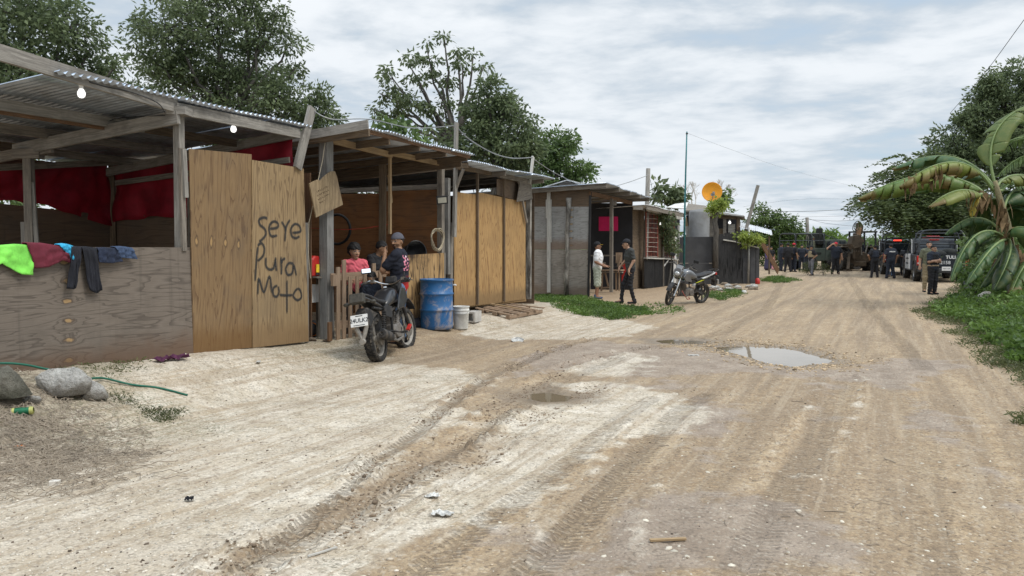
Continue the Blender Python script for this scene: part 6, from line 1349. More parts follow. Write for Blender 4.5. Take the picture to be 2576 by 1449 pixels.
# hanging sign
sg = empty('hanging_sign', WP(818, 490, .14), label='tilted rough wooden sign with worn hand lettering hanging on the grey post', cat='sign')
cor = [(779, 462), (790, 456), (800, 452), (806, 455), (815, 445), (824, 437), (833, 431), (843, 431), (848, 445), (863, 515), (829, 531), (796, 547), (787, 503)]
m = MB(); V = [WP(u, v, .16) for u, v in cor]; B_ = [q-WNRM*.02 for q in V]; k = len(V); m.add(V+B_, [tuple(range(k))[::-1], tuple(range(k, 2*k))]+[(i, (i+1) % k, k+(i+1) % k, k+i) for i in range(k)], None); m.uv = [((a[0]*.3), 0) for a in m.uv]
uv = []
for f in m.f:
    for j in f: q = V3(m.v[j])-V[0]; uv.append((q.dot(V3(0, 0, 1)), q.dot(WD)))
m.uv = uv; wood('sign_wood', (.20, .145, .085), (.40, .30, .18), grain=14, dirt=(.12, .085, .06), dirtamt=.5); attach(m.build('board', 'sign_wood', None), sg)
m = MB(); ex = (WP(850, 470, .16)-WP(792, 500, .16)).normalized(); ey = WNRM.cross(ex).normalized(); ey = ey if ey.z > 0 else -ey; rs_ = random.Random(4)
for row in range(4):
    for c_ in range(9 if row < 3 else 4):
        o0 = WP(798+row*1.5, 482+row*10, .163)+ex*(.035*c_+.03*(row == 3)); s_ = .011
        for _ in range(3):
            a = o0+ex*rs_.uniform(-s_, s_)+ey*rs_.uniform(-s_, s_)*1.4; b = o0+ex*rs_.uniform(-s_, s_)+ey*rs_.uniform(-s_, s_)*1.4; m.beam(a, b, .003, .003)
attach(m.build('worn_lettering', 'brown_wood', None), sg)
part(sg, 'cord', 'rope', lambda m: m.tube([WP(820, 340, .1), WP(812, 400, .13), WP(800, 455, .15)], .005, 5)); part(sg, 'cord', 'rope', lambda m: m.tube([WP(797, 460, .12), WP(789, 510, .1), WP(777, 560, .05), WP(776, 640, .04), WP(781, 700, .05)], .005, 5))
# flood lamp, rope coil, tyre, string
plain('lamp_black', (.03, .03, .033), .5); plain('lamp_panel', (.55, .54, .45), .4, 0, .05)
fl = empty('flood_lamp', WP(1110, 502, .12), label='small square flood lamp fixed to the post beside the rope coil', cat='lamp')
part(fl, 'housing', 'lamp_black', lambda m: m.box(WP(1112, 503, .16), (.21, .05, .15), Euler((.25, -.1, .15)).to_matrix())); part(fl, 'panel', 'lamp_panel', lambda m: m.box(WP(1112, 503, .16)+V3(.005, -.028, -.006), (.16, .012, .10), Euler((.25, -.1, .15)).to_matrix())); part(fl, 'bracket', 'lamp_black', lambda m: m.beam(WP(1098, 494, .1), WP(1127, 492, .1), .03, .01))
rc = MB(); 
for i in range(5):
    q = random.uniform(-.04, .04); rc.tube([WP(1100+q*60+15*math.sin(a)*(1+.1*i*math.cos(a)), 606+random.uniform(-2, 2)-27*math.cos(a)-i*1.2, .09+.012*i) for a in [2*math.pi*k/18 for k in range(19)]], .009, 5, cap=False)
tag(rc.build('rope_coil', 'rope', smooth=True), 'coil of pale rope hanging on the post behind the drum', 'rope')
plain('rubber', (.018, .018, .019), .85, 0, .3, 30, .3)
ty = MB(); ty.tube([PX(848+33*math.sin(a), 577-37*math.cos(a), 16.2) for a in [2*math.pi*k/30 for k in range(31)]], .028, 8, cap=False); tag(ty.build('bicycle_tyre', 'rubber', smooth=True), 'thin bicycle tyre hung on the dark red plywood partition', 'tyre')
plain('red_string', (.5, .05, .03), .8); wirecurve('red_string', [PX(775, 573, 15.8), PX(830, 577, 15.9), PX(880, 577, 16), PX(920, 574, 16.1), PX(975, 565, 16.2)], .006, 'red_string', 'thin red line strung across the open bay', 'string')
# tipped black tub over the scorched panel
plain('tub_black', (.02, .02, .022), .5, 0, .3, 6, .1, 20, dirt=(.4, .4, .38), dirtamt=.4)
tb = MB(); tb.lathe([(0, .3), (.17, .3), (.21, 0), (.225, -.01), (.215, .0), (.20, .02), (.165, .28), (0, .28)], 28, WP(1048, 634, -.35), V3(-.55, .7, -.15)); tag(tb.build('mixing_tub', 'tub_black', smooth=True), 'black cement-stained tub tipped on its side above the scorched panel', 'tub')
bag = MB(); bag.ball((0, 0, 0), .2, 18, (1.2, .7, .55)); o = bag.build('dark_bag', 'dark_rag', smooth=True); o.location = onG(1048, 822)+V3(0, 0, .06)
for v_ in o.data.vertices: v_.co *= 1+.14*math.sin(v_.co.x*31+v_.co.z*23)+.1*math.sin(v_.co.y*40)
tag(o, 'dark cloth bag slumped against the foot of the blue drum', 'bag')
# things behind the gate edge: shelf, red can, white can, helmet bag, white board
sh = empty('shelf', WP(795, 696, -.25), label='rough shelf holding the red fuel can beside the gate', cat='shelf'); board(sh, 'board', 'old_beam', WP(772, 697, -.2), WP(812, 697, -.2), .35, .025); board(sh, 'leg', 'old_beam', WP(800, 850, -.3), WP(800, 700, -.3), .05, .04, up=WNRM)
fc = empty('fuel_can', WP(791, 694, -.15), label='red plastic fuel can with a yellow label on the shelf', cat='fuel can')
f6 = lambda u, v, off=0: WP(u, v, off-.12)
part(fc, 'body', 'red_plastic', lambda m: m.prism([(-.13, 0), (.13, 0), (.14, .03), (.13, .22), (.07, .30), (-.06, .31), (-.13, .26)], WP(789, 695, -.15), WD, (0, 0, 1), .15, bev=.12), bevel=.012)
plain('label_yellow', (.78, .55, .04), .5); part(fc, 'label', 'label_yellow', lambda m: m.box(WP(799, 675, -.06), (.012, .07, .12), Matrix.Rotation(-math.atan(WK), 3, 'Z'))); part(fc, 'label_band', 'lamp_black', lambda m: m.box(WP(799, 689, -.06), (.013, .07, .03), Matrix.Rotation(-math.atan(WK), 3, 'Z')))
m = MB(); c_ = WP(810, 695, -.28); m.lathe([(0, 0), (.08, 0), (.085, .02), (.085, .22), (.04, .28), (.03, .33), (0, .33)], 20, c_); tag(m.build('white_canister', 'bucket_white', smooth=True), 'white plastic canister behind the red fuel can', 'canister')
m = MB(); m.panel(WP(776, 762, -.2), WP(802, 760, -.2), WP(802, 716, -.2), WP(776, 714, -.2), .01, n=WNRM); tag(m.build('white_board', 'white_paint'), 'white board leaning under the shelf', 'board')
hb = empty('helmet_bag', onG(797, 850)+V3(-.1, .1, .13), label='black bag with orange piping on the ground beside the grey post', cat='bag'); m = MB(); m.ball((0, 0, 0), .15, 20, (1, 1, .95)); o = m.build('shell', 'lamp_black', hb, smooth=True)
m = MB(); m.tube([(.12*math.cos(a)+.02, -.09, .10*math.sin(a)) for a in [2*math.pi*k/16 for k in range(17)]], .009, 6); m.tube([(.15*math.cos(a), -.02, -.08+.02*math.sin(3*a)) for a in [math.pi*k/10 for k in range(11)]], .008, 6); m.build('piping', 'orange_scrap', hb)

bpn = MB(); rr_ = random.Random(3); pts_ = []
for j in range(6):
    for i in range(12): q = P(2424+i*9, 735-j*3.5, 25.5+j*.12); pts_.append((q.x, q.y+rr_.uniform(-.06, .06), .30+j*.06+rr_.uniform(-.05, .09)-.012*i))
bpn.add(pts_, [(j*12+i, j*12+i+1, (j+1)*12+i+1, (j+1)*12+i) for j in range(5) for i in range(11)], [[(0, 0)]*4]*55); o = bpn.build('plastic_sheet', 'black_sheet', smooth=True); s_ = o.modifiers.new('s', 'SOLIDIFY'); s_.thickness = .01
tag(o, 'crumpled black plastic sheet at the foot of the bushes behind the pale rocks', 'plastic sheet')
# ================================================================ VEHICLES
plain('moto_black', (.016, .016, .018), .32, 0, .2, 6, .05, 40, dirt=(.14, .12, .095), dirtamt=.45, coat=.3)
plain('moto_matte', (.022, .022, .023), .75, 0, .25, 12, .2, 60, dirt=(.15, .125, .10), dirtamt=.55)
plain('moto_silver', (.17, .175, .185), .3, .45, .06, 4, 0, dirt=(.25, .23, .2), dirtamt=.3, coat=.4)
plain('moto_white', (.74, .74, .73), .35, 0, .04, 4, 0, coat=.3); plain('moto_yellow', (.62, .66, .03), .4, 0, .05)
plain('metal_dirty', (.20, .185, .165), .6, .5, .3, 14, .3, 60, dirt=(.26, .22, .17), dirtamt=.7); plain('chrome', (.62, .62, .62), .18, 1, .05); plain('engine', (.19, .175, .16), .65, .45, .3, 18, .4, 50, dirt=(.20, .165, .125), dirtamt=.6)
plain('tyre', (.022, .021, .020), .9, 0, .3, 20, .3, 80, dirt=(.16, .135, .105), dirtamt=.6); plain('rim_dusty', (.30, .28, .25), .6, .3, .2, 20, .1, dirt=(.40, .36, .30), dirtamt=.6); plain('rim_dark', (.05, .05, .05), .5, .4, .3, 20, .1, dirt=(.20, .17, .13), dirtamt=.5)
plain('mirror', (.9, .92, .94), .04, 1, 0, 1, 0); plain('lens_red', (.45, .015, .012), .25, 0, .1, 5, 0, coat=.6); plain('lens_clear', (.60, .62, .63), .15, .3, .1, 5, 0, coat=.6); plain('lens_dirty', (.055, .05, .04), .5, 0, .3, 30, .2); plain('plate_white', (.74, .74, .72), .5, 0, .04, 6, 0); plain('plate_ink', (.03, .035, .04), .6); plain('seat', (.022, .022, .024), .7, 0, .2, 20, .3, 90, dirt=(.12, .10, .08), dirtamt=.3)
def text_mesh(parent, s, size, loc, xdir, ydir, mat, name='lettering', ext=.001, bold=0.0, align='CENTER'):
    c = bpy.data.curves.new(name, 'FONT'); c.body = s; c.size = size; c.align_x = align; c.align_y = 'CENTER'; c.extrude = ext; c.offset = bold; c.resolution_u = 2
    t = bpy.data.objects.new(name, c); COL.objects.link(t); dg = bpy.context.evaluated_depsgraph_get(); me = bpy.data.meshes.new_from_object(t.evaluated_get(dg)); bpy.data.objects.remove(t)
    x = V3(xdir).normalized(); y = V3(ydir).normalized(); z = x.cross(y); M = Matrix((x, y, z)).transposed().to_4x4(); M.translation = V3(loc); me.transform(M); me.materials.clear(); me.materials.append(MATS[mat])
    o = bpy.data.objects.new(name, me); COL.objects.link(o); o.parent = parent; return o
def mwheel(root, x, r, w, knobby, rim, spokes=5, T=None):
    c = V3(x, 0, r); ax = (0, 1, 0); k = w/2
    m = MB(); m.lathe([(r*.74, -k*.55), (r*.80, -k*.95), (r*.90, -k), (r*.965, -k*.75), (r*.985, 0), (r*.965, k*.75), (r*.90, k), (r*.80, k*.95), (r*.74, k*.55)], 48, c, ax)
    n = 40 if knobby else 0
    for i in range(n):
        a = 2*math.pi*i/n; 
        for s, (yy, tw) in enumerate(((-.62, .5), (.0, .55), (.62, .5))):
            aa = a+(math.pi/n if s == 1 else 0); d = V3(math.cos(aa), 0, math.sin(aa)); t_ = V3(-math.sin(aa), 0, math.cos(aa)); tilt = .55*(yy > 0)-.55*(yy < 0); nrm = (d*math.cos(tilt)+V3(0, 1, 0)*math.sin(tilt)).normalized(); sdv = nrm.cross(t_).normalized()
            p = c+d*(r*.985-abs(yy)*r*.045)+V3(0, yy*k*1.15, 0); Rm = Matrix((t_, sdv, nrm)).transposed(); m.box(p, (r*.105, k*tw, r*.06), Rm)
    o = [m.build('tyre', 'tyre', root, auto=35)]
    m = MB(); m.lathe([(r*.75, -k*.6), (r*.77, -k*.7), (r*.70, -k*.5), (r*.66, -k*.2), (r*.66, k*.2), (r*.70, k*.5), (r*.77, k*.7), (r*.75, k*.6)], 40, c, ax)
    m.lathe([(0, -k*.9), (r*.15, -k*.85), (r*.17, 0), (r*.15, k*.85), (0, k*.9)], 18, c, ax)
    for i in range(spokes):
        a = 2*math.pi*(i+.3)/spokes
        for da in (-.14, .14): m.beam(c+V3(math.cos(a+da*1.6), 0, math.sin(a+da*1.6))*r*.14, c+V3(math.cos(a+da*.7), 0, math.sin(a+da*.7))*r*.68, .022, .016, up=(0, 1, 0))
    o.append(m.build('rim', rim, root, auto=35)); return o
def motorcycle(name, label, loc, rot, st):
    K = st; root = empty(name, loc, rot, label=label, cat='motorcycle'); WB = 1.33; r0, r1 = K['r']
    mwheel(root, 0, r0, K['w'][0], K['knob'], K['rim'], K.get('sp', 5)); steer = []
    steer += mwheel(root, WB, r1, K['w'][1], K['knob'], K['rim'], K.get('sp', 5))
    m = MB(); m.lathe([(.05, -.068), (.125, -.07), (.125, -.074), (.05, -.074)], 28, (WB, 0, r1), (0, 1, 0)); steer.append(m.build('brake_disc', 'metal_dirty', root))
    m = MB(); m.lathe([(0, -.05), (.085, -.055), (.09, -.09), (.05, -.10), (0, -.10)], 20, (0, 0, r0), (0, 1, 0)); m.build('rear_hub', 'metal_dirty', root, auto=35)
    # frame, swingarm, shocks, stands, pegs
    m = MB(); 
    for s in (-1, 1):
        m.tube([(0, s*.11, r0), (.45, s*.10, .38)], [.022, .026], 8); m.tube([(WB-.30, 0, .92), (.80, s*.10, .70), (.45, s*.13, .66), (-.15, s*.09, .76)], .018, 8); m.tube([(.45, s*.13, .66), (.42, s*.12, .36), (.75, s*.10, .26), (1.0, 0, .30), (WB-.32, 0, .86)], .018, 8)
        m.tube([(.36, s*.13, .38), (.40, s*.27, .34)], .014, 6); m.box((.40, s*.30, .34), (.05, .09, .03))
    m.build('frame', 'moto_matte', root, auto=40)
    m = MB()
    for s in (-1, 1):
        m.tube([(.02, s*.135, r0+.03), (.16, s*.125, .66)], .014, 6)
        for i in range(9): m.lathe([(.030, 0), (.036, .008), (.030, .016)], 10, V3(.04+.0115*i, s*.134, r0+.10+.031*i), V3(.14, 0, .33))
    m.build('shock_absorber', K.get('shock', 'moto_matte'), root)
    m = MB(); m.box((.66, 0, .36), (.34, .24, .20)); m.lathe([(0, -.15), (.085, -.15), (.10, -.12), (.10, .12), (.085, .15), (0, .15)], 20, (.60, 0, .36), (0, 1, 0))
    for i in range(7): m.box((.80+.012*i, 0, .44+.026*i), (.17, .19, .012), Euler((0, -.35, 0)).to_matrix())
    m.box((.82, 0, .50), (.11, .12, .26), Euler((0, .4, 0)).to_matrix()); m.build('engine', 'engine', root, bevel=.008)
    m = MB(); m.tube([(.92, -.05, .48), (1.03, -.07, .36), (.90, -.10, .24), (.55, -.13, .22), (.30, -.15, .27)], [.020]*4+[.024], 10); m.build('exhaust_pipe', 'metal_dirty', root, smooth=True)
    m = MB(); e = V3(-.22, -.19, .40 if K['knob'] else .34); b_ = V3(.34, -.15, .28); m.tube([b_, b_.lerp(e, .25), b_.lerp(e, .32), b_.lerp(e, .95), e], [.024, .035, .058, .062, .050], 16, squash=1.15); m.lathe([(.024, 0), (.024, .02), (.0, -.02)], 12, e, (e-b_)); m.build('muffler', K['muffler'], root, smooth=False, auto=40)
    m = MB(); m.beam((.02, .09, r0+.05), (.50, .09, .40), .02, .10, up=(0, 0, 1)); m.build('chain_guard', 'moto_matte', root)
    # tank
    tk_, st_ = K['tank'], K['paint']
    V = []; secs = [(.36, .10, .74, .035), (.44, .135, .77, .075), (.56, .155, .82, .12), (.72, .165, .86, .145), (.86, .15, .86, .14), (.96, .11, .83, .10), (1.02, .05, .80, .05)]
    m = MB(); n = 16; pts = []
    for (x, w_, z, h) in secs:
        for k_ in range(n):
            a = 2*math.pi*k_/n; ca, sa = math.cos(a), math.sin(a); pts.append((x, w_*np.sign(ca)*abs(ca)**.7, z+h*(np.sign(sa)*abs(sa)**.8)*(1 if sa > 0 else .8)))
    L = len(secs); m.add(pts, [(i*n+k_, i*n+(k_+1) % n, (i+1)*n+(k_+1) % n, (i+1)*n+k_) for i in range(L-1) for k_ in range(n)]+[tuple(range(n))[::-1], tuple((L-1)*n+k_ for k_ in range(n))]); o = m.build('fuel_tank', K['tank'], root, smooth=True); s_ = o.modifiers.new('s', 'SUBSURF'); s_.levels = s_.render_levels = 1
    m = MB(); m.lathe([(0, .02), (.035, .02), (.038, 0)], 16, (.72, 0, 1.0), (0, 0, 1)); m.build('fuel_cap', 'chrome', root)
    for s in (-1, 1):
        m = MB(); m.prism([(.60, .66), (.92, .68), (1.12, .78), (1.08, .95), (.90, .98), (.74, .84)] if K['knob'] else [(.70, .66), (.98, .70), (1.08, .82), (.98, .93), (.82, .86)], (0, s*.185, 0), (1, 0, 0), (0, 0, 1), .03, bev=.08); m.build('tank_shroud', K['shroud'], root, bevel=.01)
        m = MB(); m.prism([(.16, .60), (.42, .56), (.48, .72), (.30, .76), (.12, .74)], (0, s*.145, 0), (1, 0, 0), (0, 0, 1), .025, bev=.08); m.build('side_cover', K['side'], root, bevel=.006)
    # seat and tail
    def loft(name, secs, mat, sub=1):
        m = MB(); n = 12; pts = []
        for (x, w_, z, h) in secs:
            for k_ in range(n): a = 2*math.pi*k_/n; pts.append((x, w_*math.cos(a), z+h*math.sin(a)))
        L = len(secs); m.add(pts, [(i*n+k_, i*n+(k_+1) % n, (i+1)*n+(k_+1) % n, (i+1)*n+k_) for i in range(L-1) for k_ in range(n)]+[tuple(range(n))[::-1], tuple((L-1)*n+k_ for k_ in range(n))]); o = m.build(name, mat, root, smooth=True)
        if sub: s_ = o.modifiers.new('s', 'SUBSURF'); s_.levels = s_.render_levels = 1
        return o
    rise = K['rise']
    loft('seat', [(.50, .07, .80, .03), (.42, .11, .80, .05), (.25, .135, .80, .055), (.05, .125, .82+rise*.3, .055), (-.15, .12, .85+rise*.7, .05), (-.30, .09, .87+rise, .035), (-.34, .04, .87+rise, .02)], 'seat')
    loft('tail', [(.30, .12, .70, .05), (.10, .13, .74+rise*.4, .055), (-.15, .11, .79+rise*.8, .05), (-.38, .085, .84+rise, .042), (-.47, .05, .855+rise, .025)], K['tailc'])
    m = MB(); m.box((-.44, 0, .83+rise), (.06, .17, .07) if not K['knob'] else (.10, .20, .13), Euler((0, .35, 0)).to_matrix()); m.build('tail_light', K['tail_lens'], root, bevel=.012)
    if K['knob']:
        m = MB(); m.prism([(.10, .66), (-.30, .78), (-.40, .74), (-.42, .60), (-.30, .50), (-.10, .62)], (0, 0, 0), (1, 0, 0), (0, 0, 1), .15, bev=.05); m.prism([(.10, .70), (.05, .36), (.16, .30), (.24, .62)], (0, 0, 0), (1, 0, 0), (0, 0, 1), .14, bev=.05); m.build('rear_fender', 'moto_matte', root, bevel=.01)
        m = MB(); 
        for s in (-1, 1): m.tube([(-.42, s*.07, .62), (-.46, s*.07, .52), (-.46, s*.035, .44), (-.47, 0, .36)], [.026, .03, .03, .026], 8)
        m.lathe([(0, .02), (.038, .02), (.042, 0), (.038, -.04), (0, -.04)], 14, (-.50, 0, .34), (-1, 0, 0)); m.build('mudguard_bracket', 'rim_dusty', root, auto=40)
        pc = V3(-.50, .0, .60+rise*.3)
    else:
        m = MB(); m.prism([(-.10, .70), (-.42, .80), (-.55, .66), (-.52, .50), (-.45, .50), (-.44, .64), (-.34, .70)], (0, 0, 0), (1, 0, 0), (0, 0, 1), .14, bev=.04); m.build('rear_fender', 'moto_matte', root, bevel=.008); pc = V3(-.55, 0, .62)
        m = MB(); m.tube([(.0, .13, .86), (-.30, .13, .92), (-.50, .10, .97), (-.56, 0, .98), (-.50, -.10, .97), (-.30, -.13, .92), (.0, -.13, .86)], .011, 8); m.tube([(-.30, .13, .93), (-.3, -.13, .93)], .009, 6); m.tube([(-.42, .11, .95), (-.42, -.11, .95)], .009, 6); m.build('rear_rack', 'moto_matte', root)
    ty_ = V3(.30, 0, 1).normalized(); tx_ = V3(0, -1, 0)
    m = MB(); m.box(pc, (.006, .24, .16), Matrix((V3(1, 0, -.30).normalized(), V3(0, 1, 0), ty_)).transposed()); pl_ = m.build('number_plate', 'plate_white', root, bevel=.002)
    if K.get('plate'):
        nn = tx_.cross(ty_); o = text_mesh(root, K['plate'], .078, pc+nn*.0045, tx_, ty_, 'plate_ink', 'plate_lettering', bold=.0012); o.parent = pl_
        m = MB(); m.beam(pc+nn*.005+ty_*.062+tx_*-.05, pc+nn*.005+ty_*.062+tx_*.05, .002, .010); m.beam(pc+nn*.005-ty_*.062+tx_*-.08, pc+nn*.005-ty_*.062+tx_*.08, .002, .008); o = m.build('plate_marks', 'plate_ink', root); o.parent = pl_
    for s in (-1, 1): m = MB(); m.tube([(-.36, s*.06, .78+rise), (-.38, s*.15, .77+rise)], .010, 6); m.ball((-.38, s*.19, .77+rise), .034, 10, (1, 1.3, .8)); m.build('turn_signal', 'lens_dirty' if K['knob'] else 'moto_matte', root, smooth=True)
    # fork, bars, headlight
    m = MB(); 
    for s in (-1, 1): m.tube([(WB+.0, s*.095, r1), (WB-.17, s*.095, .68)], .028, 10); m.tube([(WB-.17, s*.095, .68), (WB-.30, s*.09, 1.02)], .019, 10)
    m.box((WB-.27, 0, .94), (.06, .24, .03)); m.box((WB-.215, 0, .80), (.06, .24, .035)); steer.append(m.build('fork', K['fork'], root, auto=40))
    m = MB(); n_ = 9
    for i in range(n_-1):
        a0 = math.radians(28+i*13); a1 = math.radians(28+(i+1)*13); R_ = r1+.045; hi = .10 if K['knob'] else 0
        p0 = V3(WB+math.cos(a0)*R_, 0, r1+math.sin(a0)*R_+hi); p1 = V3(WB+math.cos(a1)*R_, 0, r1+math.sin(a1)*R_+hi); m.beam(p0, p1, .12, .012)
    steer.append(m.build('front_fender', K['ffender'], root, auto=40))
    bz = 1.10; bx = WB-.34
    m = MB(); m.tube(smooth_pts([V3(bx-.14, .39, bz-.02), V3(bx-.05, .27, bz+.02), V3(bx, .12, bz-.04), V3(bx+.02, 0, bz-.06), V3(bx, -.12, bz-.04), V3(bx-.05, -.27, bz+.02), V3(bx-.14, -.39, bz-.02)], 4), .012, 8); steer.append(m.build('handlebar', K['bar'], root, smooth=True))
    for s in (-1, 1):
        m = MB(); m.tube([(bx-.155, s*.40, bz-.025), (bx-.09, s*.30, bz)], .019, 8); steer.append(m.build('grip', 'moto_matte', root)); m = MB(); m.tube([(bx-.03, s*.26, bz), (bx-.02, s*.30, bz-.005), (bx-.08, s*.42, bz-.03)], .007, 6); m.box((bx-.05, s*.25, bz+.01), (.05, .05, .045)); steer.append(m.build('lever', 'metal_dirty', root))
        mh = K['mirror'][0 if s > 0 else 1]
        if mh:
            q = V3(bx-.05+mh[0], s*mh[1], bz+mh[2]); m = MB(); m.tube([(bx-.04, s*.24, bz+.02), (bx-.03, s*.27, bz+.10), q], .007, 6); steer.append(m.build('mirror_stem', 'moto_matte', root))
            m = MB(); Rm = Euler((0, mh[3] if len(mh) > 3 else 0, mh[4] if len(mh) > 4 else 0)).to_matrix(); m.box(q, (.03, .15, .085), Rm); mo = m.build('mirror', 'moto_matte', root, bevel=.012); steer.append(mo); m = MB(); m.box(q+Rm @ V3(-.0165, 0, 0), (.004, .13, .07), Rm); g_ = m.build('mirror_glass', 'mirror', root, bevel=.002); g_.parent = mo
    m = MB(); hx = WB-.17
    if K['knob']: m.box((hx-.02, 0, .98), (.10, .20, .20), Euler((0, .3, 0)).to_matrix()); m.box((bx+.06, 0, 1.10), (.07, .17, .11), Euler((0, .5, 0)).to_matrix())
    else: m.prism([(-.11, 0), (-.12, .13), (-.05, .20), (.05, .20), (.12, .13), (.11, 0), (0, -.07)], (hx+.02, 0, .86), (0, 1, 0), (-.25, 0, 1), .12, bev=.15); m.box((hx-.06, 0, 1.06), (.10, .20, .10), Euler((0, -.5, 0)).to_matrix())
    steer.append(m.build('headlight_cowl', K['cowl'], root, bevel=.015))
    m = MB(); m.ball((hx+.07, 0, .90), .075, 16, (.4, 1, .8)); steer.append(m.build('headlight', 'lens_clear', root, smooth=True))
    m = MB(); m.box((bx+.05, 0, 1.075), (.06, .14, .07), Euler((0, .7, 0)).to_matrix()); steer.append(m.build('instrument_panel', 'lamp_black', root, bevel=.01))
    m = MB(); m.tube([(.50, .12, .28), (.44, .26, .03)], .011, 6); m.box((.44, .27, .012), (.05, .04, .01)); m.build('side_stand', 'moto_matte', root)
    if K.get('steer'):
        pv = V3(WB-.30, 0, .95); axv = V3(-.38, 0, 1).normalized(); M = Matrix.Translation(pv) @ Matrix.Rotation(K['steer'], 4, axv) @ Matrix.Translation(-pv)
        for o in steer:
            if o.parent == root: o.matrix_basis = M
    return root
a = V3((955-1288)/FPX*11.55, 11.55, 0); a.z = gzf(a.x, a.y)+.0
mb1 = motorcycle('dirt_bike', 'muddy black trail motorcycle with knobby tyres leaning on its stand, seen from behind', a+V3(-.02, 0, .0), (R(-9), 0, R(80)),
    dict(r=(.315, .33), w=(.135, .10), knob=True, rim='rim_dusty', muffler='moto_matte', tank='moto_black', paint='moto_black', shroud='moto_black', side='moto_matte', tailc='moto_black', tail_lens='lens_dirty', fork='moto_matte', ffender='moto_matte', bar='chrome', cowl='moto_matte', rise=.08, plate='24ULK2', mirror=((-.02, .33, .17, .45, .5), (-.02, .30, -.02, .9)), steer=R(-8)))
m = MB(); m.box((1.05, -.17, .36), (.16, .05, .03), Euler((0, -.4, 0)).to_matrix()); o = m.build('red_guard', 'red_plastic', mb1)
a = P(1762, 767, 23.7); a.z = gzf(a.x, a.y)-.02
mb2 = motorcycle('street_motorcycle', 'silver motorcycle with yellow flashes parked on its stand in front of the lattice hut', a, (R(-8), 0, R(-142)),
    dict(r=(.30, .30), w=(.10, .085), knob=False, rim='rim_dark', sp=6, muffler='metal_dirty', tank='moto_silver', paint='moto_silver', shroud='moto_silver', side='moto_black', tailc='moto_white', tail_lens='lens_red', fork='chrome', ffender='moto_matte', bar='moto_matte', cowl='moto_silver', rise=.03, mirror=((-.02, .34, .20), (-.02, .36, .22)), steer=R(22), shock='moto_matte'))
for s in (-1, 1): m = MB(); m.prism([(.16, .715), (.34, .665), (.52, .63), (.30, .70)], (0, s*.165, 0), (1, 0, 0), (0, 0, 1), .01); m.build('yellow_flash', 'moto_yellow', mb2)
m = MB(); m.tube([(1.0, .12, .42), (1.0, .20, .34), (.86, .22, .20), (.72, .20, .20), (.70, .12, .24)], .012, 6); m.tube([(1.0, -.12, .42), (1.0, -.20, .34), (.86, -.22, .20), (.72, -.20, .20), (.70, -.12, .24)], .012, 6); m.build('crash_bar', 'rust_bar', mb2)

# ---------------------------------------------------------------- pickups
plain('police_black', (.022, .026, .034), .35, 0, .12, 2, .03, 30, dirt=(.16, .14, .11), dirtamt=.35, coat=.4); plain('police_white', (.70, .70, .69), .4, 0, .04, 2, 0, coat=.4); plain('bar_steel', (.045, .05, .055), .5, .3, .2); plain('glass_dark', (.02, .025, .03), .12, 0, .1, 2, 0, coat=.8); plain('alloy', (.42, .42, .42), .4, .7, .1); plain('bumper', (.06, .065, .07), .5, .2, .3, 5, .1)
plain('brake_glow', (.6, .02, .01), .4, emit=(1, .04, .02, 3.0)); plain('army_green', (.040, .055, .045), .7, 0, .15, 3, .1, 30, dirt=(.12, .11, .08), dirtamt=.4); plain('canvas_dark', (.02, .022, .02), .9, 0, .3)
def carwheel(root, x, y, r, w, rim='alloy', name='wheel'):
    e_ = empty(name, (x, y, r)); e_.parent = root; s = 1 if y > 0 else -1
    m = MB(); k = w/2; m.lathe([(r*.6, -k*.8), (r*.75, -k), (r*.93, -k), (r, -k*.7), (r, k*.7), (r*.93, k), (r*.75, k), (r*.6, k*.8)], 32, (0, 0, 0), (0, 1, 0)); m.build('tyre', 'tyre', e_, auto=35)
    m = MB(); m.lathe([(r*.62, s*-k*.4), (r*.62, s*k*.7), (r*.56, s*k*.75), (r*.54, s*k*.3)], 28, (0, 0, 0), (0, 1, 0)); m.lathe([(0, s*k*.55), (r*.14, s*k*.5), (r*.14, s*k*.2)], 14, (0, 0, 0), (0, 1, 0))
    for i in range(6): a = i*math.pi/3; m.beam((r*.1*math.cos(a), s*k*.42, r*.1*math.sin(a)), (r*.6*math.cos(a), s*k*.5, r*.6*math.sin(a)), .03, .09, up=(0, 1, 0)) if False else m.beam((r*.1*math.cos(a), s*k*.42, r*.1*math.sin(a)), (r*.6*math.cos(a), s*k*.5, r*.6*math.sin(a)), .09, .03, up=(0, 1, 0))
    m.lathe([(0, 0), (r*.6, 0)], 20, (0, s*k*.05, 0), (0, 1, 0)); m.build('rim', rim, e_); return e_
def shell(root, name, mat, prof, hw, tum=.0, bev=.03):
    """side outline (x, z) extruded across the width; upper points pull in by tum"""
    zs = [p[1] for p in prof]; z0, z1 = min(zs), max(zs); m = MB(); n = len(prof)
    def w(z): return hw-tum*max(0, (z-z0)/(z1-z0+1e-6))
    V = [(x, -w(z), z) for x, z in prof]+[(x, w(z), z) for x, z in prof]
    m.add(V, [tuple(range(n)), tuple(range(n, 2*n))[::-1]]+[(i, n+i, n+(i+1) % n, (i+1) % n) for i in range(n)]); o = m.build(name, mat, root); b = o.modifiers.new('b', 'BEVEL'); b.width = bev; b.segments = 3; b.angle_limit = R(30); b.limit_method = 'ANGLE'; return o
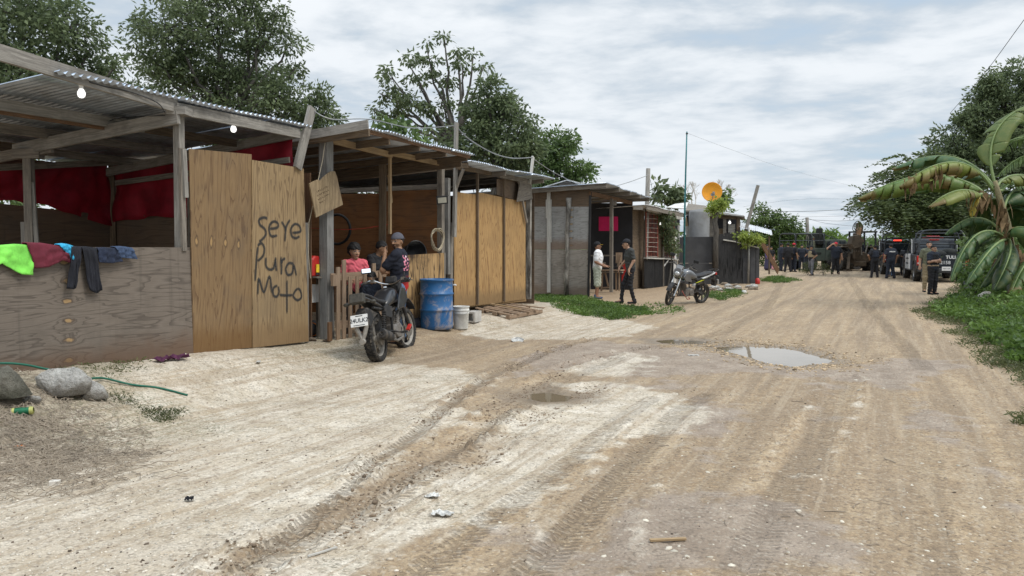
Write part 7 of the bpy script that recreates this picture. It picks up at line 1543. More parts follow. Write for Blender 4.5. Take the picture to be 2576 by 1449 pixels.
def pickup(name, label, loc, heading, detail=True):
    root = empty(name, loc, (0, 0, heading), label=label, cat='pickup truck')
    for x, y in ((0, .86), (0, -.86), (3.6, .86), (3.6, -.86)): carwheel(root, x, y, .40, .27)
    def arch(cx_, r_, n=8, z=.5): return [(cx_-r_*math.cos(math.pi*i/n), z+r_*.9*math.sin(math.pi*i/n)*1.0) for i in range(n+1)]
    bed = [(-1.15, .62)]+[(cx, z) for cx, z in arch(0, .50)]+[(1.15, .50), (1.15, 1.20), (-1.15, 1.20)]
    for s in (-1, 1):
        m = MB(); m.prism(bed, (0, s*.96, 0), (1, 0, 0), (0, 0, 1), .08); m.build('bed_side', 'police_black', root, bevel=.02)
    m = MB(); m.box((0, 0, .72), (2.3, 1.85, .06)); m.box((1.12, 0, .95), (.06, 1.85, .5)); m.build('bed_floor', 'police_black', root)
    tg_ = shell(root, 'tailgate', 'police_black', [(-1.20, .68), (-1.13, .68), (-1.13, 1.22), (-1.20, 1.22)], .88, 0, .02)
    m = MB(); m.box((-1.18, 0, 1.235), (.09, 1.76, .03)); o = m.build('tailgate_cap', 'bar_steel', root); o.parent = tg_
    m = MB(); m.box((-1.30, 0, .56), (.14, 1.95, .17)); m.box((-1.30, 0, .46), (.10, 1.0, .06)); m.build('rear_bumper', 'bumper', root, bevel=.03)
    for s in (-1, 1):
        m = MB(); m.box((-1.17, s*.93, .96), (.09, .15, .42)); tl = m.build('tail_light', 'lens_red', root, bevel=.02); m = MB(); m.box((-1.22, s*.93, .84), (.01, .10, .07)); o = m.build('reverse_lens', 'lens_clear', root); o.parent = tl
    cabp = [(1.17, .50), (1.17, 1.22), (1.32, 1.86), (1.55, 1.93), (2.45, 1.93), (2.75, 1.85), (3.35, 1.25), (4.45, 1.12), (4.62, .95), (4.65, .55)]+[(cx, z) for cx, z in arch(3.6, .50)][::-1]+[(3.0, .46), (1.2, .46)]
    shell(root, 'cab', 'police_black', cabp, 1.0, .16, .05)
    for s in (-1, 1):
        m = MB(); m.prism([(1.22, .52), (3.0, .52), (3.05, 1.20), (1.22, 1.22)], (0, s*.985, 0), (1, 0, 0), (0, 0, 1), .04); d_ = m.build('door', 'police_white', root, bevel=.015)
        m = MB(); m.box((2.1, s*1.01, .87), (.012, .02, .68)); o = m.build('door_gap', 'police_black', root); o.parent = d_; m = MB()
        for k_ in range(2):
            for j in range(6): m.box((1.75+.16*j, s*1.008, .78+.22*k_), (.08, .01, .05+.05*(j % 2)))
        o = m.build('door_marks', 'police_black', root); o.parent = d_
        q = (1.0-.16*.55, 1.0-.16*.9); m = MB(); m.hexa([(1.35, s*.93, 1.27), (2.95, s*.93, 1.27), (2.95, s*.90, 1.27), (1.35, s*.90, 1.27), (1.50, s*.885, 1.78), (2.55, s*.885, 1.78), (2.55, s*.84, 1.78), (1.50, s*.84, 1.78)]); m.build('side_window', 'glass_dark', root)
        m = MB(); m.box((3.0, s*1.10, 1.28), (.10, .20, .20)); m.build('wing_mirror', 'police_black', root, bevel=.03)
        m = MB(); m.prism([(1.17, 1.24), (1.30, 1.84), (1.42, 1.88), (1.32, 1.24)], (0, s*.925, 0), (1, 0, 0), (0, 0, 1), .02); m.build('pillar_panel', 'police_white', root)
    m = MB(); m.hexa([(1.15, -.70, 1.30), (1.15, .70, 1.30), (1.20, .70, 1.30), (1.20, -.70, 1.30), (1.28, -.66, 1.74), (1.28, .66, 1.74), (1.33, .66, 1.74), (1.33, -.66, 1.74)]); m.build('rear_window', 'glass_dark', root)
    m = MB(); m.box((1.32, 0, 1.86), (.05, .40, .05)); m.build('high_brake_light', 'brake_glow' if not detail else 'lens_red', root)
    # roll cage
    for k_, (x0, x1, zt) in enumerate(((-1.05, -.85, 2.25), (.45, .55, 2.25))):
        m = MB(); m.tube(smooth_pts([V3(x0, -.93, 1.2), V3(x0+.05, -.90, 1.75), V3(x1, -.80, zt-.12), V3(x1, -.60, zt), V3(x1, 0, zt+.01), V3(x1, .60, zt), V3(x1, .80, zt-.12), V3(x0+.05, .90, 1.75), V3(x0, .93, 1.2)], 4), .035, 8); m.build('roll_hoop', 'bar_steel', root, smooth=True)
    m = MB()
    for s in (-1, 1):
        for z, yy in ((2.12, .79), (1.72, .90)): m.tube([(-.9, s*yy, z), (1.1, s*yy, z)], .028, 8)
        m.tube([(-.95, s*.90, 1.72), (.5, s*.91, 1.22)], .025, 8)
    for z, w_ in ((1.98, .83), (1.66, .9)): m.tube([(.5, -w_, z), (.5, w_, z)], .028, 8)
    m.tube([(1.1, -.8, 1.22), (1.1, -.8, 2.15), (1.1, .8, 2.15), (1.1, .8, 1.22)], .03, 8); m.build('cage_rails', 'bar_steel', root, smooth=True)
    m = MB(); m.box((1.75, 0, 2.0), (.30, .55, .08)); m.box((1.75, 0, 1.955), (.1, .9, .04)); m.build('light_bar', 'lens_red' if detail else 'lamp_black', root, bevel=.02)
    m = MB(); m.box((-1.385, -.12, .62), (.01, .34, .17)); pl_ = m.build('number_plate', 'plate_white', root)
    if detail:
        X = V3(0, -1, 0); Z = V3(0, 0, 1)
        text_mesh(root, 'TULUM', .185, (-1.212, -.42, 1.10), X, Z, 'police_white', bold=.008).parent = tg_
        text_mesh(root, 'C.2158', .20, (-1.212, -.01, .87), X, Z, 'police_white', bold=.002).parent = tg_
        m = MB(); E = (-1.212, .06, 1.10)
        for s in (-1, 1): m.prism([(0, -.06), (s*.03, -.01), (s*.075, .07), (s*.06, .10), (s*.02, .07), (0, .03)][::s], E, (0, -1, 0), (0, 0, 1), .008)
        m.prism([(-.03, -.09), (.03, -.09), (0, -.13)], E, (0, -1, 0), (0, 0, 1), .008); m.build('emblem', 'chrome', root).parent = tg_
        text_mesh(root, 'MEX 158', .07, (-1.392, -.12, .62), X, Z, 'plate_ink').parent = pl_
        m = MB(); m.ball((-.4, .2, 1.22), .30, 12, (1.2, 1.6, .7)); m.ball((-.1, -.4, 1.28), .26, 12, (1.2, 1.4, .8)); m.build('bed_load', 'canvas_dark', root, smooth=True)
        for s in (-1, 1): text_mesh(root, 'S 8', .20, (-.75, s*1.003, 1.03), V3(-s, 0, 0) if s < 0 else V3(-1, 0, 0), Z, 'police_white')
    return root
def gpos(u, Y, z=None): x = (u-1288)/FPX*Y; return V3(x, Y, gzf(x, Y) if z is None else z)
rl = V3((2306-1288)/FPX*37.3, 37.3, 0); hd = math.atan2(3.4, 1.16); c_ = rl+V3(math.sin(hd), -math.cos(hd), 0)*.86; c_.z = gzf(c_.x, c_.y)-.02
pickup('police_pickup', 'police pickup with TULUM on its tailgate and white door, nearer one by the banana plant', c_, hd)
rl = V3((2222-1288)/FPX*45.5, 45.5, 0); hd2 = math.radians(73); c_ = rl+V3(math.sin(hd2), -math.cos(hd2), 0)*.86; c_.z = gzf(c_.x, c_.y)-.02
pickup('police_pickup', 'dark police pickup with glowing brake light, farther one behind the officers', c_, hd2, False)
# army truck
at_ = empty('army_truck', gpos(2018, 54, -.05), (0, 0, R(14)), label='dark green army pickup with a hooped frame and a gunner standing in the bed', cat='truck')
for x, y in ((0, .9), (0, -.9), (3.3, .9), (3.3, -.9)): carwheel(at_, x, y, .45, .30, 'rim_dark')
shell(at_, 'bed', 'army_green', [(-1.2, .62), (1.0, .62), (1.0, 1.42), (-1.2, 1.42)], .98, 0, .02); shell(at_, 'cab', 'army_green', [(1.02, .58), (1.02, 1.95), (2.5, 1.97), (3.0, 1.5), (4.2, 1.35), (4.3, .62)], 1.0, .10, .05)
for x0, x1, s in ((1.15, 1.75, -1), (1.85, 2.45, -1), (1.15, 1.75, 1), (1.85, 2.45, 1)): m = MB(); m.box(((x0+x1)/2, s*.965, 1.68), (x1-x0, .03, .34)); m.build('side_window', 'glass_dark', at_)
m = MB(); m.box((1.8, -1.0, .95), (.02, .02, .7)); m.box((2.5, -1.0, .95), (.02, .02, .7)); m.box((-.1, -.99, 1.1), (1.6, .02, .12)); m.build('door_seams', 'canvas_dark', at_)
for x in (-1.1, .1, .95): m = MB(); m.tube(smooth_pts([V3(x, -.9, 1.4), V3(x, -.88, 2.1), V3(x, -.7, 2.32), V3(x, 0, 2.35), V3(x, .7, 2.32), V3(x, .88, 2.1), V3(x, .9, 1.4)], 4), .035, 8); m.build('roll_hoop', 'bar_steel', at_)
m = MB(); 
for s in (-1, 1): m.tube([(-1.1, s*.72, 2.32), (.95, s*.72, 2.32), (2.0, s*.8, 1.95)], .03, 8); m.tube([(-1.1, s*.88, 1.9), (.95, s*.88, 1.9)], .025, 8)
m.build('cage_rails', 'bar_steel', at_); m = MB(); m.box((.9, -.2, 2.0), (.5, 1.1, .75)); m.box((1.0, -.3, 2.5), (.30, .34, .40)); m.build('gun_mount', 'canvas_dark', at_, bevel=.05)
# backhoe seen from behind
plain('mud_steel', (.075, .055, .036), .75, .2, .45, 3, .4, 25, dirt=(.05, .04, .03), dirtamt=.7); plain('mud_orange', (.23, .125, .06), .7, .1, .4, 4, .3, 25, dirt=(.08, .06, .04), dirtamt=.7); plain('black_steel', (.03, .032, .034), .6, .2, .3)
bhp = gpos(2150, 51.5, -.02); bk_ = empty('backhoe', bhp, (0, 0, R(4)), label='muddy backhoe loader seen from behind with its digging arm folded upright', cat='backhoe')
for s in (-1, 1):
    e_ = carwheel(bk_, s*.0, 0, .01, .01) if False else None
    w_ = empty('rear_wheel', (s*.85, 0, .70)); w_.parent = bk_; m = MB(); m.lathe([(.38, -.2), (.55, -.23), (.66, -.22), (.70, -.16), (.70, .16), (.66, .22), (.55, .23), (.38, .2)], 36, (0, 0, 0), (1, 0, 0))
    for i in range(22):
        a = 2*math.pi*i/22; d = V3(0, math.cos(a), math.sin(a)); m.beam(d*.70+V3(-.22, 0, 0), d*.70+V3(.0, 0, 0)+V3(0, -math.sin(a), math.cos(a))*.08, .05, .07, up=d); a += .14; d = V3(0, math.cos(a), math.sin(a)); m.beam(d*.70+V3(.22, 0, 0), d*.70+V3(0, -math.sin(a), math.cos(a))*.08, .05, .07, up=d)
    m.build('tyre', 'tyre', w_, auto=35); m = MB(); m.lathe([(0, s*.05), (.2, s*.08), (.37, s*.16), (.39, s*.2)], 24, (0, 0, 0), (1, 0, 0)); m.build('rim', 'mud_orange', w_)
    w_ = empty('front_wheel', (s*.75, 2.3, .45)); w_.parent = bk_; m = MB(); m.lathe([(.2, -.15), (.45, -.14), (.45, .14), (.2, .15)], 28, (0, 0, 0), (1, 0, 0)); m.build('tyre', 'tyre', w_)
    m = MB(); m.beam((s*.62, -.55, 1.05), (s*.95, -1.1, .12), .16, .18); m.box((s*1.0, -1.15, .07), (.4, .4, .08)); m.build('stabiliser', 'mud_steel', bk_)
    m = MB(); m.box((s*.85, 0, 1.48), (.5, 1.3, .07)); m.build('rear_fender', 'mud_steel', bk_, bevel=.03)
m = MB(); m.box((0, .9, .85), (.9, 3.0, .6)); m.box((0, 2.0, 1.35), (.85, 1.5, .6)); m.box((0, -.5, .8), (1.5, .22, .55)); m.box((0, -.62, .45), (.8, .15, .3)); m.build('chassis', 'mud_steel', bk_, bevel=.04)
m = MB(); m.box((.62, .3, 2.40), (1.15, 1.5, .10)); m.build('canopy_roof', 'black_steel', bk_, bevel=.04)
for x, y in ((.12, -.4), (1.1, -.4), (.12, 1.0), (1.1, 1.0)): m = MB(); m.beam((x, y, 1.2), (x*.97, y, 2.38), .09, .09, up=(0, 1, 0)); m.build('canopy_post', 'black_steel', bk_)
m = MB(); m.beam((-.30, -.85, .75), (-.42, -1.05, 2.3), .34, .40, up=(0, 1, 0)); m.build('boom', 'mud_steel', bk_, bevel=.03)
m = MB(); m.beam((-.40, -1.05, 1.9), (-.15, -.75, 2.85), .26, .30, up=(0, 1, 0)); m.prism([(-.2, 0), (.15, 0), (.2, .5), (0, .75), (-.2, .6)], (-.15, -.8, 2.25), (1, 0, 0), (0, 0, 1), .25); m.build('boom_head', 'mud_steel', bk_, bevel=.02)
m = MB(); m.beam((-.62, -1.35, 1.5), (-.30, -1.1, 2.6), .20, .24, up=(0, 1, 0)); m.build('dipper_arm', 'mud_orange', bk_, bevel=.02)
m = MB(); m.prism([(0, 0), (.5, .1), (.62, .55), (.35, .85), (-.05, .75), (-.15, .3)], (-.95, -1.5, 1.35), (1, 0, 0), (0, .1, 1), .6, bev=.05)
for i in range(4): m.beam((-1.0+.14*i, -1.62, 1.38), (-1.05+.14*i, -1.75, 1.18), .05, .04)
m.build('bucket', 'mud_steel', bk_); m = MB(); m.tube([(-.05, -.9, 1.0), (-.2, -1.0, 2.4)], [.06, .045], 8); m.tube([(-.5, -1.3, 1.7), (-.35, -1.15, 2.5)], [.05, .035], 8); m.tube([(.35, -.6, 1.1), (.55, -.5, 1.7)], .04, 8); m.build('hydraulic_ram', 'metal_dirty', bk_)
m = MB(); m.tube(smooth_pts([V3(-.35, -1.1, 2.4), V3(-.62, -1.1, 2.6), V3(-.45, -1, 3.0), V3(-.15, -.8, 3.0)]), .022, 6); m.tube(smooth_pts([V3(-.3, -1.1, 2.3), V3(-.7, -1.1, 2.5), V3(-.55, -1, 2.9), V3(-.2, -.8, 2.85)]), .022, 6); m.build('hydraulic_hose', 'rubber', bk_)
m = MB(); m.box((.25, .1, 1.55), (.5, .5, .12)); m.box((.25, .36, 1.85), (.5, .1, .6)); m.build('seat', 'canvas_dark', bk_, bevel=.03)
# ================================================================ PEOPLE
def surfnet(D, o, h):
    nx, ny, nz = D.shape; S = D < 0; acc = np.zeros((nx-1, ny-1, nz-1, 3), np.float32); cnt = np.zeros((nx-1, ny-1, nz-1), np.float32)
    for ax in range(3):
        oth = [a for a in range(3) if a != ax]
        for p in (0, 1):
            for q in (0, 1):
                c0 = [0, 0, 0]; c0[oth[0]] = p; c0[oth[1]] = q; c1 = list(c0); c1[ax] = 1
                sl = lambda c: tuple(slice(c[k], c[k]+D.shape[k]-1) for k in range(3))
                a = D[sl(c0)]; b = D[sl(c1)]; m = (a < 0) != (b < 0); t = np.where(m, a/np.where(m, a-b, 1), 0)
                for k in range(3): acc[..., k] += np.where(m, c0[k]+(t if k == ax else 0), 0)
                cnt += m
    act = cnt > 0; idx = np.full(cnt.shape, -1, np.int64); idx[act] = np.arange(act.sum()); ii = np.argwhere(act); V = (acc[act]/cnt[act][:, None]+ii)*h+o; F = []
    for ax in range(3):
        u, w = [(1, 2), (2, 0), (0, 1)][ax]
        s0 = [slice(0, None)]*3; sa = [slice(1, -1)]*3; sa[ax] = slice(0, -1); sb = list(sa); sb[ax] = slice(1, None)
        A = S[tuple(sa)]; B = S[tuple(sb)]; m = A != B; loc = np.argwhere(m); 
        if not len(loc): continue
        flip = A[m]; g = loc+1; g[:, ax] = loc[:, ax]
        def cell(du, dw): c = g.copy(); c[:, u] -= du; c[:, w] -= dw; return idx[c[:, 0], c[:, 1], c[:, 2]]
        q = np.stack([cell(1, 1), cell(0, 1), cell(0, 0), cell(1, 0)], 1); q = np.where(flip[:, None], q, q[:, ::-1]); F.append(q)
    return V, np.concatenate(F)
def cap(a, b, ra, rb=None, sc=None, Rm=None, k=None): return dict(a=np.array(a, float), b=np.array(b, float), ra=ra, rb=ra if rb is None else rb, sc=sc, R=Rm, k=k)
def field(prims, h, kdef=.03, cuts=(), pad=.03, noise=0):
    P0 = np.array([[min(p['a'][i], p['b'][i])-max(p['ra'], p['rb'])*1.6 for i in range(3)] for p in prims]).min(0)-pad; P1 = np.array([[max(p['a'][i], p['b'][i])+max(p['ra'], p['rb'])*1.6 for i in range(3)] for p in prims]).max(0)+pad
    n = np.ceil((P1-P0)/h).astype(int)+2; D = np.full(n, .5, np.float32); ax = [P0[i]+h*np.arange(n[i]) for i in range(3)]
    for p in prims:
        k = p['k'] if p['k'] is not None else kdef; r = max(p['ra'], p['rb'])*(1.7 if p['sc'] is not None else 1)+k*2+.02
        lo = np.minimum(p['a'], p['b'])-r; hi = np.maximum(p['a'], p['b'])+r; i0 = np.clip(np.floor((lo-P0)/h).astype(int), 0, n-1); i1 = np.clip(np.ceil((hi-P0)/h).astype(int)+1, 1, n); s = tuple(slice(i0[i], i1[i]) for i in range(3))
        X, Y, Z = np.meshgrid(*[ax[i][s[i]] for i in range(3)], indexing='ij'); Q = np.stack([X, Y, Z], -1)-p['a']; ba = p['b']-p['a']; f = 1.0
        if p['sc'] is not None:
            S_ = np.array(p['sc'], float)
            if p['R'] is not None: Q = Q@p['R']; ba = ba@p['R']
            Q = Q/S_; ba = ba/S_; f = S_.min()
        L = (ba**2).sum(); t = np.clip((Q@ba)/L, 0, 1) if L > 1e-9 else np.zeros(Q.shape[:3]); d = (np.linalg.norm(Q-t[..., None]*ba, axis=-1)-(p['ra']+(p['rb']-p['ra'])*t))*f
        E = D[s]; hh = np.maximum(k-np.abs(E-d), 0)/k if k > 0 else 0; D[s] = np.minimum(E, d)-hh*hh*k*.25
    X, Y, Z = np.meshgrid(*ax, indexing='ij')
    if noise: D = D+noise*1.3*(np.sin(X*31+Z*27+np.sin(Z*19+Y*9)*1.6)*np.sin(Y*27+Z*33+np.sin(X*23)*1.3)+.8*np.sin(Z*64+X*43+np.sin(X*31)*2))
    for c in cuts: D = np.maximum(D, c(X, Y, Z))
    return surfnet(D.astype(np.float32), P0, h)
for n_, c_, r_ in (('black', (.017, .017, .02), .9), ('navy', (.017, .022, .035), .85), ('charcoal', (.05, .052, .05), .9), ('white', (.74, .74, .75), .9), ('pink', (.72, .14, .18), .9), ('khaki', (.26, .21, .13), .9), ('camo', (.13, .135, .09), .9), ('grey', (.15, .15, .165), .9), ('jeans', (.13, .20, .33), .9), ('purple', (.15, .11, .30), .9), ('skirt', (.05, .045, .09), .9), ('light_pink', (.65, .30, .33), .9), ('camo_light', (.40, .42, .34), .9), ('red', (.50, .02, .04), .8), ('hair', (.008, .007, .007), .7), ('yellow', (.85, .50, .03), .8), ('tan', (.35, .26, .17), .9), ('cap_grey', (.09, .09, .11), .9), ('blue_sandal', (.06, .09, .16), .8)):
    plain('p_'+n_, c_, r_, 0, .16, 7, .25, 50)
colmat('skin', .55, .35, bump=.05); colmat('printed_shirt', .9, .2)
def person(loc, face, label, h=1.72, build=1.0, hem=None, pose=None, vox=.013, skin=(.30, .165, .095), shirt=('p_black', 'short'), legs=('p_black', 'long'), shoes='p_black', hair='short', capm=None, visor=None, vest=None, belt=None, head=(0, 0), lean=0, group=None, near=False, parts=None, backtext=None, child=False, sit=False, beard=False, gun=False, shirt_col=None, name='person', cat='person'):
    """faces `face` degrees: 0 = towards the camera (-Y), 90 = towards image right"""
    if group == G1: build *= 1.08
    P_ = dict(sL=(.185, 0, 1.42), eL=(.24, .03, 1.15), wL=(.25, -.04, .91), sR=(-.185, 0, 1.42), eR=(-.24, .03, 1.15), wR=(-.25, -.04, .91), hL=(.095, 0, .93), kL=(.11, -.02, .50), aL=(.12, .02, .09), hR=(-.095, 0, .93), kR=(-.11, -.02, .50), aR=(-.12, .02, .09), pel=(0, 0, .98), chest=(0, .005, 1.28), nk=(0, .01, 1.48), hd=(0, -.01, 1.625), gL=None, gR=None)
    P_.update(pose or {}); P_ = {k: (np.array(v, float) if v is not None else None) for k, v in P_.items()}
    b = build; hs = 1.25 if child else 1.0
    hyaw, hpit = math.radians(head[0]), math.radians(head[1]); HR = np.array(Euler((hpit, 0, hyaw)).to_matrix()); hd = P_['hd']; H = lambda x, y, z: hd+HR@(np.array([x, y, z])*hs)
    prs = [cap(P_['pel'], P_['chest'], .125*b, .135*b, (1.15, .86, 1), np.eye(3), .05), cap(P_['chest'], P_['chest']+[0, 0, .12], .13*b, .11*b, (1.25, .80, 1), np.eye(3), .05), cap(P_['sL']*[.8, 1, 1], P_['sR']*[.8, 1, 1], .062*b, None, None, None, .06)]
    body = list(prs)
    for s in 'LR':
        sh, el, wr = P_['s'+s], P_['e'+s], P_['w'+s]; body += [cap(sh, el, .052*b, .041*b), cap(el, wr, .041*b, .027*b)]
        d = wr-el; d /= np.linalg.norm(d)+1e-9; g = P_['g'+s]; g = d if g is None else g/np.linalg.norm(g)
        side = np.cross(g, [0, -1, 0.2]); side = side/(np.linalg.norm(side)+1e-9); nrm = np.cross(side, g); pc = wr+g*.045
        body += [cap(wr, pc, .027, .026, None, None, .02), cap(pc-side*.018, pc+g*.035-side*.022, .020, .018, None, None, .015), cap(pc+side*.018, pc+g*.035+side*.022, .020, .018, None, None, .015)]
        fr = .0105 if vox > .01 else .009
        for i, ln in enumerate((.072, .082, .077, .060)):
            f0 = pc+g*.04+side*(-.033+.022*i); f1 = f0+g*ln*.5-nrm*.006*(1 if s == 'L' else 1); f2_ = f1+(g*.7-nrm*.7)*ln*.5; body += [cap(f0, f1, fr, fr*.95, None, None, .006), cap(f1, f2_, fr*.95, fr*.8, None, None, .006)]
        th = pc-side*.030-g*.01; t1 = th-side*.028+g*.028; body += [cap(th, t1, .013, .012, None, None, .01), cap(t1, t1+g*.028-side*.004, .012, .009, None, None, .006)]
        hp, kn, an = P_['h'+s], P_['k'+s], P_['a'+s]; body += [cap(hp, kn, .078*b, .052*b, None, None, .04), cap(kn, an, .052*b, .034*b), cap(an, an+[0, -.13, -.045], .032, .026)]
    body += [cap(P_['chest']+[0, .01, .15], H(0, .02, -.08), .054, .052, None, None, .03)]
    body += [cap(H(0, .012, .03), H(0, .012, .031), .100*hs, None, (.80, .98, 1.0), HR, .02), cap(H(0, -.035, -.035), H(0, -.05, -.075), .060*hs, .038*hs, (1.0, .95, 1), HR, .03)]
    if near: body += [cap(H(0, -.088, .012), H(0, -.108, -.018), .010, .0155, None, None, .012), cap(H(-.016, -.095, -.020), H(.016, -.095, -.020), .009, None, None, None, .01), cap(H(-.02, -.088, -.052), H(.02, -.088, -.052), .0105, None, None, None, .008), cap(H(-.045, -.078, .034), H(.045, -.078, .034), .014, None, None, None, .02)]
    else: body += [cap(H(0, -.085, .01), H(0, -.105, -.015), .012, .016, None, None, .015)]
    for s in (-1, 1): body.append(cap(H(s*.082, .015, .01), H(s*.086, .022, -.018), .017, .012, (.6, 1, 1.2), HR, .008))
    k = h/1.72
    def mk(name_, prims, mat, par, cuts=(), kd=.03, v=vox, noise=0, attrs=None):
        V, F = field(prims, v, kd, cuts, noise=noise); o = mesh_obj(name_, V*k, F, mat, par, smooth=True, attrs=attrs(V) if attrs else None); return o
    root = empty(name, loc, (0, 0, math.radians(face)), label=label, cat=cat, group=group)
    def skincol(V):
        C = np.tile(np.array([*skin, 1.0]), (len(V), 1)); Q = (V-hd)@HR/hs
        if near:
            for s in (-1, 1):
                e = ((Q[:, 0]-s*.033)/.020)**2+((Q[:, 2]-.016)/.0085)**2; m = (e < 1) & (Q[:, 1] < -.05); C[m, :3] = (.45, .42, .40); m = (e < .35) & (Q[:, 1] < -.05); C[m, :3] = (.015, .01, .008); m = (((Q[:, 0]-s*.034)/.027)**2+((Q[:, 2]-.040)/.0065)**2 < 1) & (Q[:, 1] < -.05); C[m, :3] = (.012, .009, .008)
            m = ((Q[:, 0]/.028)**2+((Q[:, 2]+.052)/.0095)**2 < 1) & (Q[:, 1] < -.06); C[m, :3] = (skin[0]*.8, skin[1]*.45, skin[2]*.5)
        if beard: m = (Q[:, 1] < -.03) & (Q[:, 2] < -.028) & (Q[:, 2] > -.13) & (np.abs(Q[:, 0]) < .07); C[m, :3] = C[m, :3]*.45; m = ((Q[:, 0]/.038)**2+((Q[:, 2]+.037)/.009)**2 < 1) & (Q[:, 1] < -.05); C[m, :3] = (.012, .009, .008); m = ((Q[:, 0]/.03)**2+((Q[:, 2]+.085)/.02)**2 < 1) & (Q[:, 1] < -.05); C[m, :3] = (.02, .015, .012)
        return {'Col': ('FLOAT_COLOR', 'POINT', C)}
    mk('body', body, 'skin', root, attrs=skincol, v=vox)
    # shirt
    if shirt:
        o_ = .016; sp = [cap(P_['pel']+[0, 0, -.02], P_['chest'], .128*b+o_, .137*b+o_, (1.15, .88, 1), np.eye(3), .05), cap(P_['chest'], P_['chest']+[0, 0, .12], .13*b+o_, .11*b+o_, (1.25, .82, 1), np.eye(3), .05), cap(P_['sL']*[.8, 1, 1], P_['sR']*[.8, 1, 1], .062*b+o_*.7, None, None, None, .06)]
        for s in 'LR':
            sh, el, wr = P_['s'+s], P_['e'+s], P_['w'+s]; fr = .72 if shirt[1] == 'short' else 1.0; en = sh+(el-sh)*fr; sp.append(cap(sh, en, .056*b+o_, .052*b+o_))
            if shirt[1] == 'long': sp.append(cap(el, wr, .043*b+o_, .030*b+o_*.7))
        hem = P_['pel'][2]-(hem or .13); nk = P_['nk']; cuts = [lambda X, Y, Z: hem-Z, lambda X, Y, Z: .062-np.sqrt((X-nk[0])**2+(Y-nk[1]+.012)**2+((Z-nk[2]-.055)*.8)**2)]
        at = (lambda V: {'Col': ('FLOAT_COLOR', 'POINT', shirt_col(V))}) if shirt_col else None
        mk('shirt', sp, shirt[0] if not shirt_col else 'printed_shirt', root, cuts, noise=.0035, attrs=at)
    if vest:
        vp = [cap(P_['chest']+[0, 0, -.12], P_['chest']+[0, 0, .08], .135*b+.035, .12*b+.035, (1.12, .92, 1), np.eye(3), .05)]; vz = P_['chest'][2]
        mk('vest', vp, vest, root, [lambda X, Y, Z: (vz-.20)-Z, lambda X, Y, Z: Z-(vz+.17)], noise=.004)
    if legs:
        o_ = .014 if legs[1] != 'tight' else .005; lp_ = [cap(P_['pel']+[0, 0, -.03], P_['pel']+[0, 0, .05], .128*b+o_*.4, .122*b+o_*.3, (1.15, .90, 1), np.eye(3), .05)]; zc = None
        for s in 'LR':
            hp, kn, an = P_['h'+s], P_['k'+s], P_['a'+s]
            if legs[1] == 'shorts': lp_ += [cap(hp, kn+(an-kn)*.12, .085*b+o_*1.3, .075*b+o_*1.3, None, None, .04)]
            elif legs[1] == 'skirt': lp_ += [cap(hp, an+[0, 0, .10], .10*b+o_, .15*b, None, None, .10)]
            else: lp_ += [cap(hp, kn, .080*b+o_, .056*b+o_, None, None, .04), cap(kn, an+[0, .0, .0], .056*b+o_, .040*b+o_*1.1)]
        top = P_['pel'][2]+.07; mk('trousers' if legs[1] not in ('shorts', 'skirt') else legs[1], lp_, legs[0], root, [lambda X, Y, Z: Z-top], noise=.004)
    if belt: mk('belt', [cap(P_['pel']+[0, 0, .055], P_['pel']+[0, 0, .075], .128*b+.022, None, (1.15, .9, 1), np.eye(3), 0)], belt, root, [lambda X, Y, Z: P_['pel'][2]+.03-Z, lambda X, Y, Z: Z-P_['pel'][2]-.085])
    if shoes:
        for s in 'LR': an = P_['a'+s]; mk('shoe', [cap(an+[0, .02, .02], an+[0, .02, -.03], .047, .050), cap(an+[0, .03, -.045], an+[0, -.15, -.055], .044, .036, (1, 1, .85), np.eye(3), .03)], shoes, root, [lambda X, Y, Z: (an[2]-.09)-Z])
    if hair:
        hp_ = [cap(H(0, .022, .042), H(0, .022, .043), .106*hs, None, (.84, 1.0, 1.0), HR, .01)]
        if hair == 'long': hp_ += [cap(H(0, .09, 0), H(0, .11, -.20), .06, .045)]
        if hair == 'bun': hp_ += [cap(H(0, .11, .03), H(0, .13, .0), .035)]
        if hair == 'bowl': hp_ += [cap(H(0, .02, .05), H(0, .025, .03), .112*hs, None, (.90, 1.0, .96), HR, .02)]
        lim = {'bowl': (.040, -.06), 'short': (.052, -.02)}.get(hair, (.050, -.05))
        def hc(X, Y, Z):
            Q = (np.stack([X, Y, Z], -1)-hd)@HR/hs; return np.where(Q[..., 1] < -.0-.0, (lim[0]-.0-Q[..., 2]+(-.15)*0), (lim[1]-Q[..., 2])+0*Q[..., 1])+np.clip(-Q[..., 1]*0, 0, 1)
        mk('hair', hp_, 'p_hair', root, [hc], noise=.003, v=min(vox, .011))
    if capm:
        def cc(X, Y, Z): Q = (np.stack([X, Y, Z], -1)-hd)@HR/hs; return .050-Q[..., 2]
        co = mk('cap', [cap(H(0, .015, .045), H(0, .015, .046), .115*hs, None, (.86, .98, .95), HR, .01)], capm, root, [cc], v=min(vox, .011))
        if visor is not None:
            vm, back = visor; sg = 1 if back else -1
            vz = MB(); pts = []; n_ = 9
            for i in range(n_):
                a = math.pi*i/(n_-1); pts.append((math.cos(a)*.078, sg*(.085+math.sin(a)*.075)))
            for zz_ in (.050, .056):
                for x, y in pts: q = H(x, y, zz_-.10*max(0, abs(y)-.09)); vz.v.append(tuple(q*k))
            vz.f = [list(range(n_)), list(range(n_, 2*n_))[::-1]]+[[i, (i+1) % n_, n_+(i+1) % n_, n_+i] for i in range(n_)]; vz.uv = [(0, 0)]*sum(len(f) for f in vz.f); vo = vz.build('visor', vm, root); vo.parent = co
    if backtext: text_mesh(root, backtext, .075*k, np.array([0, .135*b+.012, 1.36])*k, (-1, 0, 0), (0, 0, 1), 'plate_white', ext=.004, bold=.004)
